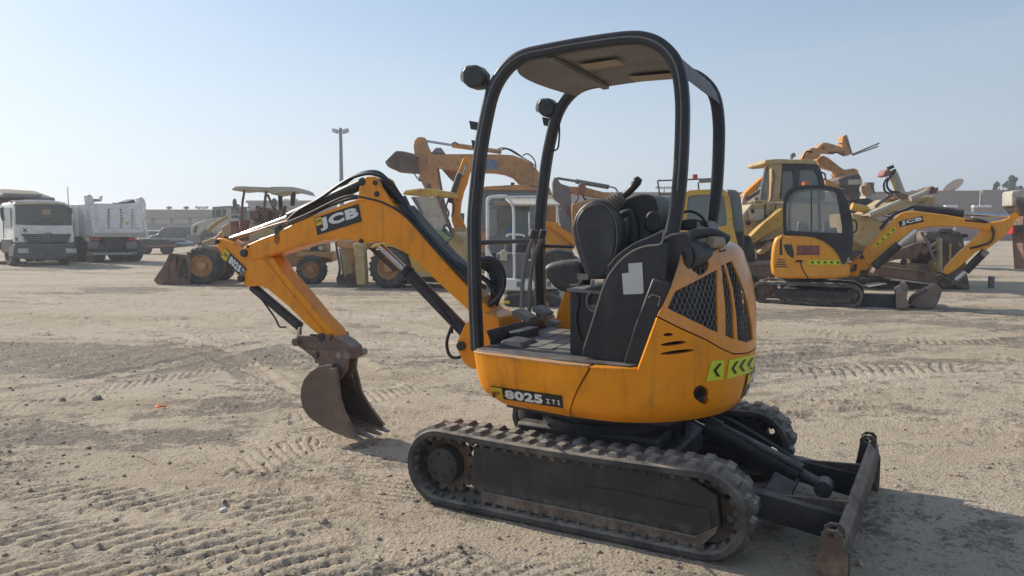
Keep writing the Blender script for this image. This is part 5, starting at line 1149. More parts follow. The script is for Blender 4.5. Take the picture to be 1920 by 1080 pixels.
# ------------------------------------------------------------------ second mini excavator, right
m = Mach('mini_excavator', 'yellow mini excavator with closed glazed cab parked at right, arm reaching right', 'mini excavator', 1515, 572, -26, .75); f = m.f
NB = -.75
m.c(R5)
def ringpts(outer, k): 
    c = np.mean(outer, 0); return [tuple(c + (np.array(p) - c) * [1 - k * .35, 1 - k]) for p in outer]
bo_ = [(85, 925), (95, 895), (115, 876), (145, 868), (200, 868), (420, 876), (600, 884), (650, 888), (690, 905), (710, 935), (708, 965), (690, 992), (660, 1005), (600, 1005), (380, 990), (160, 982), (120, 975), (95, 955)]
def belt2(name, b, parent):
    pts = cm2([m.f.p(x, y, NB) for x, y in bo_], 4); n = len(pts); c = (sum(p[0] for p in pts) / n, sum(p[1] for p in pts) / n); mb = MB(); P = []
    for i in range(n):
        t = Vector(pts[(i + 1) % n]) - Vector(pts[i - 1]); t.normalize(); nn = Vector((t.y, -t.x)); 
        if nn.dot(Vector(pts[i]) - Vector(c)) < 0: nn = -nn
        P.append((pts[i], nn))
    for i in range(n):
        (x, z), nn = P[i]; o_ = .018 if i % 2 else .0
        mb.v += [(x + nn.x * o_, b, max(.0, z + nn.y * o_)), (x + nn.x * o_, b + .3, max(0, z + nn.y * o_)), (x - nn.x * .045, b + .3, z - nn.y * .045), (x - nn.x * .045, b, z - nn.y * .045)]
    mb.f = [(i * 4 + k, i * 4 + (k + 1) % 4, ((i + 1) % n) * 4 + (k + 1) % 4, ((i + 1) % n) * 4 + k) for i in range(n) for k in range(4)]
    return add(name, mb, 'lug', parent)
for b in (NB, .45):
    belt2('track_belt', b, m.r)
    tfm = add('track_frame', MB().prism(f.poly([(210, 905), (650, 925), (660, 985), (560, 990), (215, 960)], NB), b + .04, b + .24), 'frame', m.r, .015)
    add('skirt', MB().prism(f.poly([(545, 920), (655, 928), (655, 978), (550, 978)], NB), b + .02, b + .05), 'frame', tfm, .01)
    for x, y, r in ((142, 925, 45), (665, 945, 42)):
        c_ = f.p(x, y, NB); R_ = abs(f.p(x, y - r, NB)[1] - c_[1]); add('drive_wheel', MB().lathe([(0, .04), (R_ * .45, .03), (R_ * .5, .08), (R_ * .8, .09), (R_, .1), (R_, .2), (0, .2)], (c_[0], b, c_[1]), 'y', 22), 'rustd', m.r)
    for k in range(3): c_ = f.p(260 + 110 * k, 975, NB); add('track_roller', MB().cyl((c_[0], b + .08, c_[1]), (c_[0], b + .22, c_[1]), .07, n=12), 'rustd', m.r)
add('slew_ring', MB().lathe([(0, 0), (.5, 0), (.5, .14), (0, .14)], (f.p(400, 860, 0)[0] - .1, 0, f.p(400, 860, 0)[1]), 'z', 26), 'blackm', m.r)
m.P('undercarriage_frame', [(260, 900), (540, 900), (540, 950), (260, 950)], -.45, .45, 'blackm')
body = [(192, 770), (196, 700), (205, 650), (216, 622), (235, 604), (262, 600), (350, 603), (430, 610), (490, 632), (540, 670), (570, 705), (590, 740), (600, 766), (640, 764), (640, 838), (560, 848), (300, 848), (215, 838), (198, 815)]
bd = m.P('body', body, NB - .0, .72, 'orange2', bv=.10)
m.P('panel_gap', [(244, 715), (246, 640), (256, 610), (262, 602), (258, 640), (262, 715)], NB - .004, NB + .05, 'blackm', bd, 0)
m.P('side_vent', [(265, 655), (312, 655), (325, 695), (326, 730), (310, 728), (285, 705)], NB - .010, NB + .05, 'blackm', bd, .004)
for i in range(4): m.P('cooling_slot', [(236 - 6 * i, 738 + 13 * i), (265 + 4 * i, 738 + 13 * i), (285 + 4 * i, 745 + 13 * i), (230 - 5 * i, 743 + 13 * i)], NB - .006, NB + .05, 'blackm', bd, 0)
m.T('panel_line', [(360, 748), (372, 790), (405, 845)], .012, 'decalb', NB - .004, bd, 3, 5)
m.T('handle', [(335, 755), (345, 748), (375, 750)], .02, 'decalb', NB - .01, bd, 3, 5)
q_, mp = m.Q('logo_plate', [(342, 716), (470, 714), (470, 662), (342, 660)], NB, 'reddec', bd, -.006); m.Tx('JCB', sub(mp, .05, .97, .18, .88), 'pink', q_, .06)
def hivis(quad, n, par, b): 
    q_, mp = m.Q('chevron_sticker', quad, b, 'hiviz', par, -.006)
    for i in range(n): u = (i + .25) / n; k = .6 / n; flat('chevron', lambda uu, vv: mp(uu, vv) + Vector((0, -.004, 0)), [(u, .5), (u + k, .12), (u + k * .9, .5), (u + k, .88)], 'decalb', q_)
hivis([(408, 768), (587, 768), (587, 744), (408, 744)], 5, bd, NB)
cabo = [(266, 603), (262, 540), (262, 470), (266, 410), (276, 372), (296, 346), (325, 331), (360, 326), (440, 324), (520, 328), (560, 338), (590, 352), (606, 380), (622, 430), (640, 500), (650, 560), (648, 640), (636, 700), (610, 765), (592, 765), (578, 712), (548, 670), (500, 635), (440, 612), (350, 604)]
win = [(286, 577), (281, 520), (282, 450), (290, 405), (308, 372), (335, 352), (380, 343), (440, 339), (500, 341), (545, 350), (563, 372), (574, 420), (586, 490), (596, 560), (596, 592), (480, 588), (360, 582)]
win2 = [(560, 620), (598, 615), (596, 700), (580, 690), (565, 650)]
cs = m.Hl('cab_frame', cabo, [win], NB + .02, NB + .08, 'black'); m.P('side_glass', win, NB + .05, NB + .06, 'glassc', cs, 0)
fa = m.f; cs2 = add('cab_frame', curve_mesh('cab_frame', [fa.poly(cabo, NB), fa.poly(win, NB)], .03, lambda x, y, h: (x, .22 + h, y)), 'black', m.r); add('side_glass', MB().prism(fa.poly(win, NB), .21, .22), 'glassc', cs2)
rf_ = fa.poly(cabo[2:15], NB); rp_ = [(a, 0, z) for a, z in rf_]; add('cab_shell', MB().sweep([(a, -.24, z) for a, z in rf_[1:-2]], [(-.45, -.015), (.45, -.015), (.45, .015), (-.45, .015)], (0, 1, 0)), 'black', m.r)
for b_ in (NB + .04, .2): m.T('front_post', [(590, 352), (622, 430), (645, 520), (648, 640), (630, 720)], .035, 'black', b_)
pf = [fa.p(x, y, NB) for x, y in ((612, 400), (640, 500), (646, 640))]; gf = MB(); gf.add([(a, b_, z) for a, z in pf for b_ in (-.68, .18)], [(0, 1, 3, 2), (2, 3, 5, 4)]); add('windscreen', gf, 'glassc', m.r)
m.T('wiper', [(598, 345), (604, 400), (612, 470), (625, 560), (622, 700)], .022, 'greyp', -.5)
m.T('window_bar', [(425, 341), (424, 585)], .015, 'black', NB + .06, cs, 0); m.T('window_bar', [(466, 341), (470, 588)], .03, 'black', .2, cs2, 0)
m.T('handrail', [(650, 515), (672, 522), (680, 550), (674, 580), (655, 590)], .015, 'black', NB + .1)
st_ = m.P('seat', [(340, 585), (345, 530), (365, 520), (390, 535), (400, 570), (470, 570), (475, 592), (340, 592)], -.5, -.05, 'greyp', bv=.05); m.P('control_console', [(490, 592), (492, 530), (515, 520), (525, 560), (560, 560), (570, 592)], -.5, -.1, 'greyp', bv=.02)
m.P('cab_floor', [(286, 600), (596, 600), (596, 640), (540, 640), (440, 612)], NB + .1, .18, 'blackm', bv=0)
be = m.K('beacon', (393, 324), (393, 304), .075, 'amber', -.4); m.K('beacon_base', (393, 328), (393, 322), .085, 'black', -.4, be)
m.P('wiper_motor', [(590, 338), (610, 338), (612, 352), (592, 352)], -.6, -.4, 'greyp', bv=.01)
kp_ = m.P('kingpost', [(625, 762), (650, 755), (680, 725), (700, 712), (728, 745), (745, 785), (738, 800), (700, 800), (690, 835), (635, 838), (620, 800)], -.3, .05, 'orange', bv=.03)
m.T('kingpost_clamp', [(635, 770), (630, 790), (665, 800), (672, 765)], .03, 'blackm', -.34, kp_); m.K('pivot_pin', (708, 728), (708, 728), .04, 'blackm', -.34, kp_, bq=-.1)
bm = [(708, 718), (712, 690), (730, 665), (770, 635), (830, 570), (890, 505), (920, 480), (950, 470), (1000, 465), (1040, 470), (1180, 488), (1300, 508), (1400, 525), (1432, 540), (1436, 558), (1410, 572), (1370, 570), (1280, 556), (1150, 553), (1060, 560), (1005, 578), (950, 618), (880, 685), (830, 740), (790, 770), (755, 785), (735, 765)]
bmo = m.P('boom', bm, -.28, -.02, 'orange2', bv=.02)
q_, mp = m.Q('logo_plate', [(922, 557), (1056, 527), (1048, 493), (912, 526)], -.28, 'decalb', bmo, -.005); m.Tx('JCB', sub(mp, .08, .97, .12, .9), 'decalw', q_, .06)
hivis([(785, 672), (902, 572), (890, 556), (773, 664)], 4, bmo, -.28)
m.c(RD); dm = [(1292, 112), (1330, 100), (1385, 92), (1440, 80), (1500, 73), (1560, 48), (1618, 20), (1640, 30), (1645, 60), (1622, 110), (1580, 175), (1530, 225), (1440, 300), (1375, 348), (1340, 366), (1290, 366), (1240, 395), (1160, 470), (1075, 545), (1010, 590), (960, 622), (905, 612), (925, 545), (1000, 465), (1080, 385), (1170, 305), (1260, 215), (1300, 155)]
dmo = m.P('dipper_arm', dm, -.24, -.06, 'orange2', bv=.02)
m.T('arm_hose', [(1130, 70), (1240, 78), (1340, 95), (1400, 140), (1420, 210), (1390, 290), (1300, 325), (1180, 355)], .02, 'grip', -.28, dmo); m.K('pivot_pin', (1352, 135), (1352, 135), .07, 'orange', -.30, dmo, bq=-.2); m.K('pivot_pin', (1335, 345), (1335, 345), .05, 'orange', -.28, dmo, bq=-.2)
kc_ = m.K('bucket_cylinder', (1345, 375), (1135, 590), .075, 'blackm', -.15); m.K('cylinder_rod', (1135, 590), (1035, 675), .045, 'chrome', -.15, kc_)
m.K('pivot_pin', (1330, 405), (1330, 405), .06, 'bare', -.25, kc_, bq=-.05)
lk_ = m.P('linkage', [(835, 640), (880, 610), (930, 640), (1030, 690), (1035, 720), (1000, 752), (940, 765), (905, 775), (880, 740), (840, 700)], -.28, -.02, 'rustd', bv=.02)
for x, y in ((880, 650), (840, 690), (1020, 700), (905, 720)): m.K('pivot_pin', (x, y), (x, y), .045, 'bucket', -.31, lk_, bq=-.0)
bk2 = m.P('bucket', [(572, 905), (590, 870), (640, 835), (740, 770), (800, 728), (850, 715), (885, 750), (898, 790), (885, 840), (870, 880), (850, 920), (810, 955), (750, 972), (660, 972), (600, 945)], -.42, .12, 'bucket2', bv=.03)
m.P('bucket_lip', [(565, 905), (572, 890), (600, 850), (745, 762), (752, 772), (640, 845), (590, 880), (580, 920)], -.45, .15, 'rustd', bk2, .008)
for k in range(4): add('tooth', MB().prism(f.poly([(555, 925), (590, 880), (600, 915)], -.42), -.40 + .14 * k, -.34 + .14 * k), 'bare', bk2)
bc_ = m.K('boom_cylinder', (462, 318), (205, 545), .085, 'blackm', -.32); m.K('cylinder_rod', (462, 318), (640, 172), .05, 'chrome', -.32, bc_)
dzb = m.P('dozer_blade', [(432, 820), (440, 800), (500, 775), (505, 745), (530, 735), (560, 748), (552, 800), (540, 850), (560, 915), (550, 968), (470, 970), (432, 965)], NB - .02, .75, 'bucket2', bv=.03)
m.P('blade_arm', [(100, 812), (430, 820), (430, 960), (60, 960), (90, 880)], -.5, -.35, 'blackm', bv=.02); m.P('blade_arm', [(100, 812), (430, 820), (430, 960), (60, 960)], .35, .5, 'blackm', bv=.02)
m.P('lifting_eye', [(495, 770), (500, 742), (530, 735), (556, 742), (545, 765)], NB - .04, NB + .08, 'bare', dzb, .01)
m.c(RBc); dc_ = m.K('dipper_cylinder', (440, 655), (1000, 720), .085, 'blackm', -.15); m.K('cylinder_rod', (1000, 720), (1560, 755), .04, 'chrome', -.15, dc_); m.K('rod_eye', (1572, 752), (1572, 752), .07, 'orange', -.25, dc_, bq=-.05)
for pts in ([(60, 900), (200, 740), (330, 690), (440, 640)], [(90, 930), (230, 790), (330, 720)], [(440, 690), (700, 720), (980, 780), (1180, 800), (1290, 840)]): m.T('hydraulic_hose', pts, .03, 'grip', -.2, bmo)

# ------------------------------------------------------------------ rusty canopy loader, left of centre
m = Mach('wheel_loader', 'old rusty yellow wheel loader with a beige canopy, bucket lowered to the left', 'wheel loader', 405, 529, 4, 0); m.f.o = m.f.o + m.f.fb * 1.1; m.c(R8); NB = -1.1
bk3 = m.P('bucket', [(92, 975), (130, 915), (185, 840), (220, 770), (236, 732), (262, 716), (300, 720), (312, 760), (300, 840), (330, 930), (440, 985), (440, 1018), (300, 1022), (120, 1012)], NB, NB + .06, 'rust', bv=.01)
add('bucket_cheek', MB().prism(m.f.poly([(92, 975), (130, 915), (220, 770), (262, 716), (300, 720), (440, 985), (440, 1018), (300, 1022), (120, 1012)], NB), 1.04, 1.1), 'rust', bk3)
m.P('bucket_shell', [(236, 732), (262, 716), (440, 735), (452, 800), (450, 940), (446, 1018), (430, 1018), (420, 940), (420, 810), (400, 760), (290, 745)], NB + .03, 1.07, 'rust', bk3, .01)
m.P('bucket_floor', [(92, 975), (440, 990), (440, 1018), (120, 1012)], NB + .03, 1.07, 'rust', bk3, .01); m.P('bucket_back', [(262, 716), (430, 735), (430, 1000), (330, 1000), (300, 860)], NB + .07, NB + .1, 'rustd', bk3, .01)
for x in (230, 330): m.T('bucket_rib', [(x + 30, 760), (x, 860), (x + 10, 1000)], .02, 'rust', NB - .01, bk3)
for x, y, r, b, rm in ((548, 838, 182, NB + .05, 'paleorange'), (1600, 880, 150, NB + .05, 'paleorange')): m.W(x, y, r, .42, b, rm)
for x, y, r, b in ((1240, 850, 150, .55), (700, 850, 150, .55)): m.W(x, y, r, .4, b, 'paleorange')
ch = m.P('chassis', [(620, 640), (1180, 690), (1300, 705), (1805, 705), (1810, 800), (1700, 815), (1560, 800), (1430, 850), (1360, 850), (1330, 780), (1200, 740), (1000, 790), (700, 760), (620, 720)], -.5, .5, 'paleorange', bv=.04)
m.P('chassis_side', [(1430, 700), (1800, 705), (1800, 770), (1700, 760), (1600, 740), (1480, 760)], -.85, -.5, 'paleorange', ch, .03)
eg = m.P('engine_hood', [(1000, 440), (1170, 445), (1250, 500), (1480, 520), (1720, 560), (1735, 700), (1480, 710), (1200, 690), (1000, 620)], -.55, .55, 'beige', bv=.05)
m.P('rear_grille', [(1560, 602), (1712, 592), (1712, 688), (1560, 690)], -.58, -.54, 'blackm', eg, .01)
for x, y in ((1575, 665), (1696, 665)): m.K('head_lamp', (x, y), (x, y), .07, 'lamp', -.64, eg, bq=-.57)
for x in (1740, 1770): m.P('rear_grille_frame', [(x, 590), (x + 14, 590), (x + 14, 700), (x, 700)], -.6, -.5, 'paleorange', eg, .01)
m.P('lift_arm', [(598, 494), (630, 445), (700, 398), (790, 356), (800, 372), (715, 420), (660, 465), (622, 500)], -.75, -.62, 'beige', bv=.02); m.P('lift_arm', [(598, 494), (630, 445), (700, 398), (790, 356), (800, 372), (715, 420), (660, 465), (622, 500)], .62, .75, 'beige', bv=.02)
m.P('loader_tower', [(735, 465), (800, 430), (850, 470), (890, 560), (880, 640), (760, 640)], -.5, .5, 'beige', bv=.03)
m.K('lift_cylinder', (860, 410), (885, 600), .13, 'pink', -.6); m.K('lift_cylinder', (960, 400), (975, 600), .14, 'pink', -.3); m.K('tilt_cylinder', (680, 590), (800, 470), .06, 'paleorange', -.3); m.K('tilt_cylinder', (560, 620), (880, 500), .05, 'beige', -.1)
mb = MB(); rd = random.Random(4)
for i in range(26):
    a_, z_ = m.f.p(rd.uniform(1040, 1330), rd.uniform(310, 450), -.3); s_ = rd.uniform(.04, .13); b_ = rd.uniform(-.6, .4)
    mb.box(a_ - s_, a_ + s_, b_ - s_, b_ + s_, z_ - s_, z_ + s_) if i % 3 else mb.cyl((a_, b_, z_ - s_ * 1.5), (a_ + s_, b_, z_ + s_ * 2), s_ * .6, n=10)
add('engine_parts', mb, 'rust', eg, .01)
for pts in ([(1050, 330), (1090, 300), (1140, 340), (1180, 420)], [(1120, 310), (1200, 300), (1260, 320), (1320, 300)]): m.T('engine_pipe', pts, .03, 'rust', -.6, eg)
m.P('exhaust_box', [(1040, 420), (1110, 410), (1120, 480), (1040, 490)], -.5, -.2, 'rust', bv=.02)
rt = m.P('canopy_roof', [(838, 108), (850, 92), (875, 74), (940, 71), (1060, 76), (1200, 82), (1230, 76), (1330, 75), (1420, 78), (1485, 88), (1525, 108), (1550, 150), (1500, 132), (1400, 118), (1220, 150), (1200, 122), (1060, 112), (950, 104), (860, 112)], -.7, .8, 'cream', bv=.01)
for pts, r_, mm, b_ in (([(965, 108), (945, 220), (930, 420)], .035, 'rust', -.62), ([(1172, 122), (1150, 310)], .04, 'rust', -.62), ([(1185, 150), (1255, 310)], .035, 'rust', -.5)): m.T('canopy_post', pts, r_, mm, b_, sm=0)
m.P('canopy_post', [(1405, 150), (1440, 118), (1450, 150), (1440, 255), (1405, 262)], -.62, -.5, 'blackm', bv=.01); m.P('canopy_post', [(1280, 150), (1300, 120), (1320, 150), (1320, 300), (1290, 300)], .6, .7, 'blackm', bv=.01)
for x, y, r in ((872, 235, 20), (1252, 232, 28)):
    c_ = Vector(m.f.p3(x, y, -.85)); k_ = 22 / CF / 5.4; pr_ = [(c_.x + r * k_ * math.cos(t * .3927), c_.z + 45 * k_ * math.sin(t * .3927)) for t in range(16)]; mo_ = add('mirror', MB().prism(pr_, -.88, -.84), 'greyp', m.r, .01); m.T('mirror_stalk', [(x + 5, y + 44), (x + 40, y + 100)], .015, 'rust', -.84, mo_, 0)
m.P('operator_seat', [(1050, 430), (1060, 330), (1085, 320), (1100, 400), (1160, 410), (1160, 440)], -.3, .3, 'rustd', bv=.03)
m.P('fender', [(1000, 610), (1160, 560), (1300, 600), (1440, 690), (1420, 700), (1290, 625), (1160, 590), (1010, 640)], -.95, -.55, 'beige', bv=.02)

# ------------------------------------------------------------------ off-white articulated hauler behind it
m = Mach('articulated_hauler', 'dirty off-white articulated hauler facing left behind the rusty loader', 'dump truck', 420, 470, 0, 1.3); m.c(R8); NB = -1.3
m.W(497, 612, 95, .8, NB, 'cream', rimr=.5); m.W(900, 620, 95, .8, NB, 'cream'); m.W(1010, 620, 95, .8, NB, 'cream')
hd = m.P('hood', [(312, 545), (306, 490), (318, 455), (345, 430), (430, 400), (520, 374), (560, 372), (560, 560), (540, 520), (500, 490), (450, 488), (420, 515), (410, 560)], NB + .1, 1.1, 'cream', bv=.12)
m.P('grille', [(335, 520), (345, 460), (380, 440), (372, 500), (360, 525)], NB + .07, NB + .2, 'blackm', hd, .02)
m.P('bumper', [(266, 548), (300, 540), (412, 548), (412, 625), (280, 605), (268, 590)], NB, 1.2, 'grey', bv=.05)
cb = m.P('cab', [(522, 374), (522, 300), (532, 268), (560, 256), (690, 252), (720, 262), (720, 372), (800, 372), (810, 450), (780, 560), (590, 562), (560, 500)], NB + .15, .9, 'cream', bv=.05)
for w_ in ([(560, 365), (562, 288), (618, 280), (618, 362)], [(630, 362), (632, 278), (668, 278), (668, 360)], [(528, 370), (530, 290), (552, 285), (552, 366)]): m.P('cab_window', w_, NB + .13, NB + .2, 'glassd', cb, .01)
m.P('cab_roof', [(522, 275), (535, 258), (700, 248), (810, 252), (810, 268), (700, 264), (540, 278)], NB + .1, .95, 'grey', cb, .02); m.K('exhaust_stack', (785, 260), (785, 232), .14, 'blackm', -.4)
m.P('engine_guard', [(660, 340), (712, 268), (800, 268), (806, 340)], NB + .2, .6, 'grey', bv=.04); m.P('guard_rim', [(655, 345), (708, 262), (716, 266), (672, 335), (810, 332), (810, 345)], NB + .12, NB + .25, 'cream', bv=.01)
m.P('rear_chassis', [(780, 450), (1100, 470), (1100, 600), (780, 600)], -.8, .8, 'grey', bv=.05)
m.P('dump_body', [(830, 420), (822, 300), (1010, 262), (1112, 268), (1105, 400), (1060, 470), (860, 470)], NB + .1, 1.2, 'greyp', bv=.05); m.P('rear_window', [(832, 400), (830, 290), (870, 290), (866, 400)], NB + .05, NB + .12, 'glassd', bv=.01)

# ------------------------------------------------------------------ cars and trailer, far left
def car(name, label, px, py, L_, Hh_, phi, col, kind='suv'):
    g = gpt(px, py); f_ = Fr((g.x, g.y), phi); r_ = f_.root(name, label, 'car', 'cars parked before the warehouse'); h = Hh_
    pr_ = [(-L_ / 2, .35), (-L_ / 2, h * .55), (-L_ * .36, h * .62), (-L_ * .26, h * .96), (-.1 * L_, h), (L_ * .38, h * .98), (L_ * .47, h * .6), (L_ / 2, h * .55), (L_ / 2, .35)]
    b_ = add('body', MB().prism(pr_, -.9, .9), col, r_, .12, seg=3)
    add('side_window', MB().prism([(-L_ * .31, h * .64), (-L_ * .235, h * .9), (-.03 * L_, h * .93), (-.03 * L_, h * .64)], -.93, -.88), 'glassd', b_, .01); add('side_window', MB().prism([(0, h * .64), (0, h * .93), (L_ * .36, h * .91), (L_ * .42, h * .64)], -.93, -.88), 'glassd', b_, .01)
    for x in (-L_ * .32, L_ * .31):
        w_ = add('wheel', MB().lathe([(.2, 0), (.33, 0), (.36, .04), (.36, .2), (.2, .22)], (x, -.95, .36), 'y', 20), 'tyre', r_); add('rim', MB().lathe([(0, .01), (.08, .0), (.2, .03), (.22, .0)], (x, -.95, .36), 'y', 12), 'chrome', w_)
        add('wheel', MB().lathe([(0, 0), (.36, 0), (.36, .22), (0, .22)], (x, .73, .36), 'y', 16), 'tyre', r_)
    add('head_lamp', MB().box(-L_ / 2 - .02, -L_ / 2 + .1, -.8, -.5, h * .42, h * .52), 'lamp', b_); add('tail_lamp', MB().box(L_ / 2 - .05, L_ / 2 + .02, -.85, -.6, h * .42, h * .55), 'red', b_)
    return r_
car('parked_car', 'dark blue estate car parked before the warehouse, left of the off-white hauler', 338, 461, 4.7, 1.75, 0, 'darkcar')
car('parked_car', 'silver car partly hidden behind the white tipper body', 285, 459, 4.4, 1.45, 8, 'white2')
m = Mach('flatbed_trailer', 'low dark flatbed trailer tail with rusty red edge beside the white tipper', 'trailer', 295, 477, 0, 1.2); m.c(RI); NB = -1.2
m.P('deck', [(860, 640), (900, 622), (1180, 625), (1300, 650), (1365, 690), (1360, 712), (1300, 730), (960, 740), (860, 720)], NB, 1.1, 'darkcar', bv=.05); m.P('rear_edge', [(1000, 700), (1340, 690), (1345, 712), (1010, 724)], NB - .02, NB + .1, 'pink', bv=.01)
for x in (940, 1200): m.W(x, 745, 66, .6, NB + .1, 'rustd', tread=False)
for x in (900, 1000, 1100, 1190, 1260): m.P('load_edge', [(x, 622), (x + 40, 618), (x + 60, 632), (x + 10, 634)], NB + .2, .9, 'grey', bv=.02)

# ------------------------------------------------------------------ white tipper trucks
m = Mach('tipper_truck', 'white tipper truck facing the camera with a dusty windscreen at the left edge', 'truck', 27, 499, 50, 0, d=30.5); m.c(RH); f = m.f
cab = [(168, 1.0)]
fr0 = [(160, 690), (158, 252), (185, 232), (300, 222), (520, 224), (700, 236), (790, 262), (826, 300), (824, 520), (838, 600), (838, 690)]
cb = m.P('cab', fr0, 0, 1.9, 'white', bv=.09)
m.P('windscreen', [(178, 487), (172, 262), (260, 256), (520, 256), (720, 262), (780, 282), (808, 330), (816, 495), (500, 497)], -.03, .06, 'glasst', cb, .03)
m.P('grille', [(235, 592), (805, 592), (760, 690), (330, 690), (290, 650)], -.05, .05, 'blackm', cb, .02)
for y in (612, 632, 652, 672): m.T('grille_bar', [(270, y), (790, y)], .02, 'greyp', -.06, cb, 0)
c_ = f.p3(548, 632, -.09); em = add('star_emblem', MB().sweep([(c_[0] + .2 * math.cos(t * .2618), c_[1], c_[2] + .2 * math.sin(t * .2618)) for t in range(24)], [(-.015, -.015), (.015, -.015), (.015, .015), (-.015, .015)], (0, 1, 0), closed=True), 'greyp', cb)
mbs = MB()
for k in range(3): A = math.radians(90 + 120 * k); mbs.prism([(c_[0] + .19 * math.cos(A), c_[2] + .19 * math.sin(A)), (c_[0] + .035 * math.cos(A + 1.05), c_[2] + .035 * math.sin(A + 1.05)), (c_[0] + .035 * math.cos(A - 1.05), c_[2] + .035 * math.sin(A - 1.05))], -.10, -.08)
add('star', mbs, 'greyp', cab and em)
for pts in ([(258, 525), (305, 575)], [(300, 528), (262, 568)], [(165, 632), (205, 668)], [(200, 630), (175, 668)]): m.T('painted_cross', pts, .018, 'decalb', -.012, cb, 0, 5)
bu = m.P('bumper', [(165, 700), (845, 700), (845, 740), (850, 830), (700, 880), (330, 880), (150, 850), (160, 740)], -.08, .6, 'grey2', bv=.05)
for x in (200, 740): m.P('head_lamp', [(x, 755), (x + 122, 755), (x + 125, 808), (x + 8, 808)], -.11, -.05, 'lamp', bu, .02)
m.P('licence_bar', [(320, 900), (555, 900), (550, 915), (320, 918)], -.05, .05, 'tan', bu, .01)
m.T('mirror', [(20, 300), (25, 380), (40, 440)], .06, 'blackm', -.1); m.P('mirror', [(785, 300), (818, 305), (820, 370), (790, 345)], -.25, -.15, 'blackm', bv=.02)
m.T('wiper', [(330, 488), (480, 440), (600, 420)], .02, 'blackm', -.06, sm=0); m.T('wiper', [(560, 490), (680, 440), (760, 425)], .02, 'blackm', -.06, sm=0); m.P('windscreen_card', [(470, 315), (570, 315), (575, 375), (480, 372)], -.045, -.035, 'tan', bv=0)
m.P('sun_visor', [(120, 232), (160, 215), (300, 205), (560, 208), (740, 240), (745, 255), (560, 240), (300, 232)], -.25, .1, 'white', bv=.02); m.K('roof_lamp', (118, 236), (140, 232), .05, 'amber', -.2)
def PA(x, y, a):   # point on plane a = const of the current frame
    r = ray(f.C[0] + x / f.C[2], f.C[1] + y / f.C[2]); t = (f.o + f.fa * a - EYE).dot(f.fa) / r.dot(f.fa); P = EYE + r * t; return ((P - f.o).dot(f.fb), P.z)
a0 = f.p(160, 600, 0)[0]; zt0 = f.p(160, 252, 0)[1]; a1 = f.p(838, 600, 0)[0]; zr0 = f.p(400, 224, 0)[1]
print('truck width', a1 - a0, 'h', zr0)
add('side_window', MB().prism([(.25, zt0 - .15), (.25, zt0 - .95), (1.15, zt0 - .95), (1.15, zt0 - .15)], a0 - .03, a0 + .05, 'a'), 'glassg', cb, .02)
add('door_line', MB().prism([(1.3, zt0 - .1), (1.3, .95), (1.33, .95), (1.33, zt0 - .1)], a0 - .02, a0 + .05, 'a'), 'grey', cb); add('wheel_arch', MB().box(a0 - .04, a0 + .3, .2, 1.6, .55, 1.15), 'blackm', cb, .05)
for b_ in (.9, 3.9, 5.2):
    for (x0, x1) in ((a0 + .0, a0 + .32), (a1 - .32, a1)):
        w_ = add('wheel', MB().lathe([(.3, 0), (.45, -.01), (.52, .05), (.52, .27), (.45, .33), (.3, .32)], (x0, b_, .52), 'x', 24), 'tyre', m.r); add('rim', MB().lathe([(.3, .03), (.28, .1), (.12, .05), (0, .05)], (x0, b_, .52), 'x', 16), 'rustd', w_)
add('chassis', MB().box(a0 + .6, a1 - .6, 1., 7.2, .6, .95), 'blackm', m.r); zb0 = f.p(300, 150, 2.4)[1]; print('body z', zb0)
bod = add('tipper_body', MB().box(a0 - .05, a1 + .05, 2.2, 7.6, 1.15, zb0 - .1), 'grey', m.r, .04); add('body_hoist_board', MB().box(a0 + .1, a1 - .7, 1.5, 2.3, zb0 - .15, zb0 + .0), 'grey', bod, .03); add('load_heap', MB().add([(a0, 2.3, zb0 - .1), (a1, 2.3, zb0 - .1), (a1, 7.5, zb0 - .1), (a0, 7.5, zb0 - .1), (a0 + .5, 3, zb0 + .25), (a1 - .5, 3, zb0 + .2), (a1 - .5, 7.2, zb0 + .1), (a0 + .5, 7.2, zb0 + .1)], [(4, 5, 6, 7), (0, 1, 5, 4), (1, 2, 6, 5), (2, 3, 7, 6), (3, 0, 4, 7)]), 'tan', bod)
add('body_rib', MB().box(a1 + .03, a1 + .1, 3.4, 3.55, 1.2, zb0 - .15).box(a1 + .03, a1 + .1, 5.4, 5.55, 1.2, zb0 - .15), 'grey', bod)
add('front_cover', MB().prism([(b, z) for b, z in ((1.92, 1.3), (2.2, 1.3), (2.2, zb0 - .2), (1.92, zr0 - .1))], a0 + .1, a1 - .1, 'a'), 'blackm', m.r)

m = Mach('tipper_truck', 'white tipper truck seen from behind with a ribbed tailgate and chevron bumper', 'truck', 176, 495, 56, 0, d=33.5); m.c(RI); f = m.f
gt = m.P('tailgate', [(362, 590), (362, 200), (905, 205), (975, 215), (980, 540), (985, 600)], 0, .12, 'white', bv=.02)
for x0, x1 in ((385, 520), (545, 670), (700, 800), (845, 940)): m.P('gate_panel', [(x0, 240), (x1, 242), (x1, 500), (x0, 498)], -.04, .02, 'white', gt, .015)
for x in (535, 682, 820):
    for k in range(7): y = 275 + 34 * k; m.P('stud', [(x - 7, y - 8), (x + 7, y), (x - 7, y + 8)], -.05, .0, 'decalb', gt, 0)
m.P('gate_sill', [(362, 550), (980, 548), (985, 600), (362, 600)], -.06, .05, 'cream', gt, .02); m.P('yellow_plate', [(735, 420), (770, 420), (770, 452), (735, 452)], -.052, -.04, 'decaly', gt, 0)
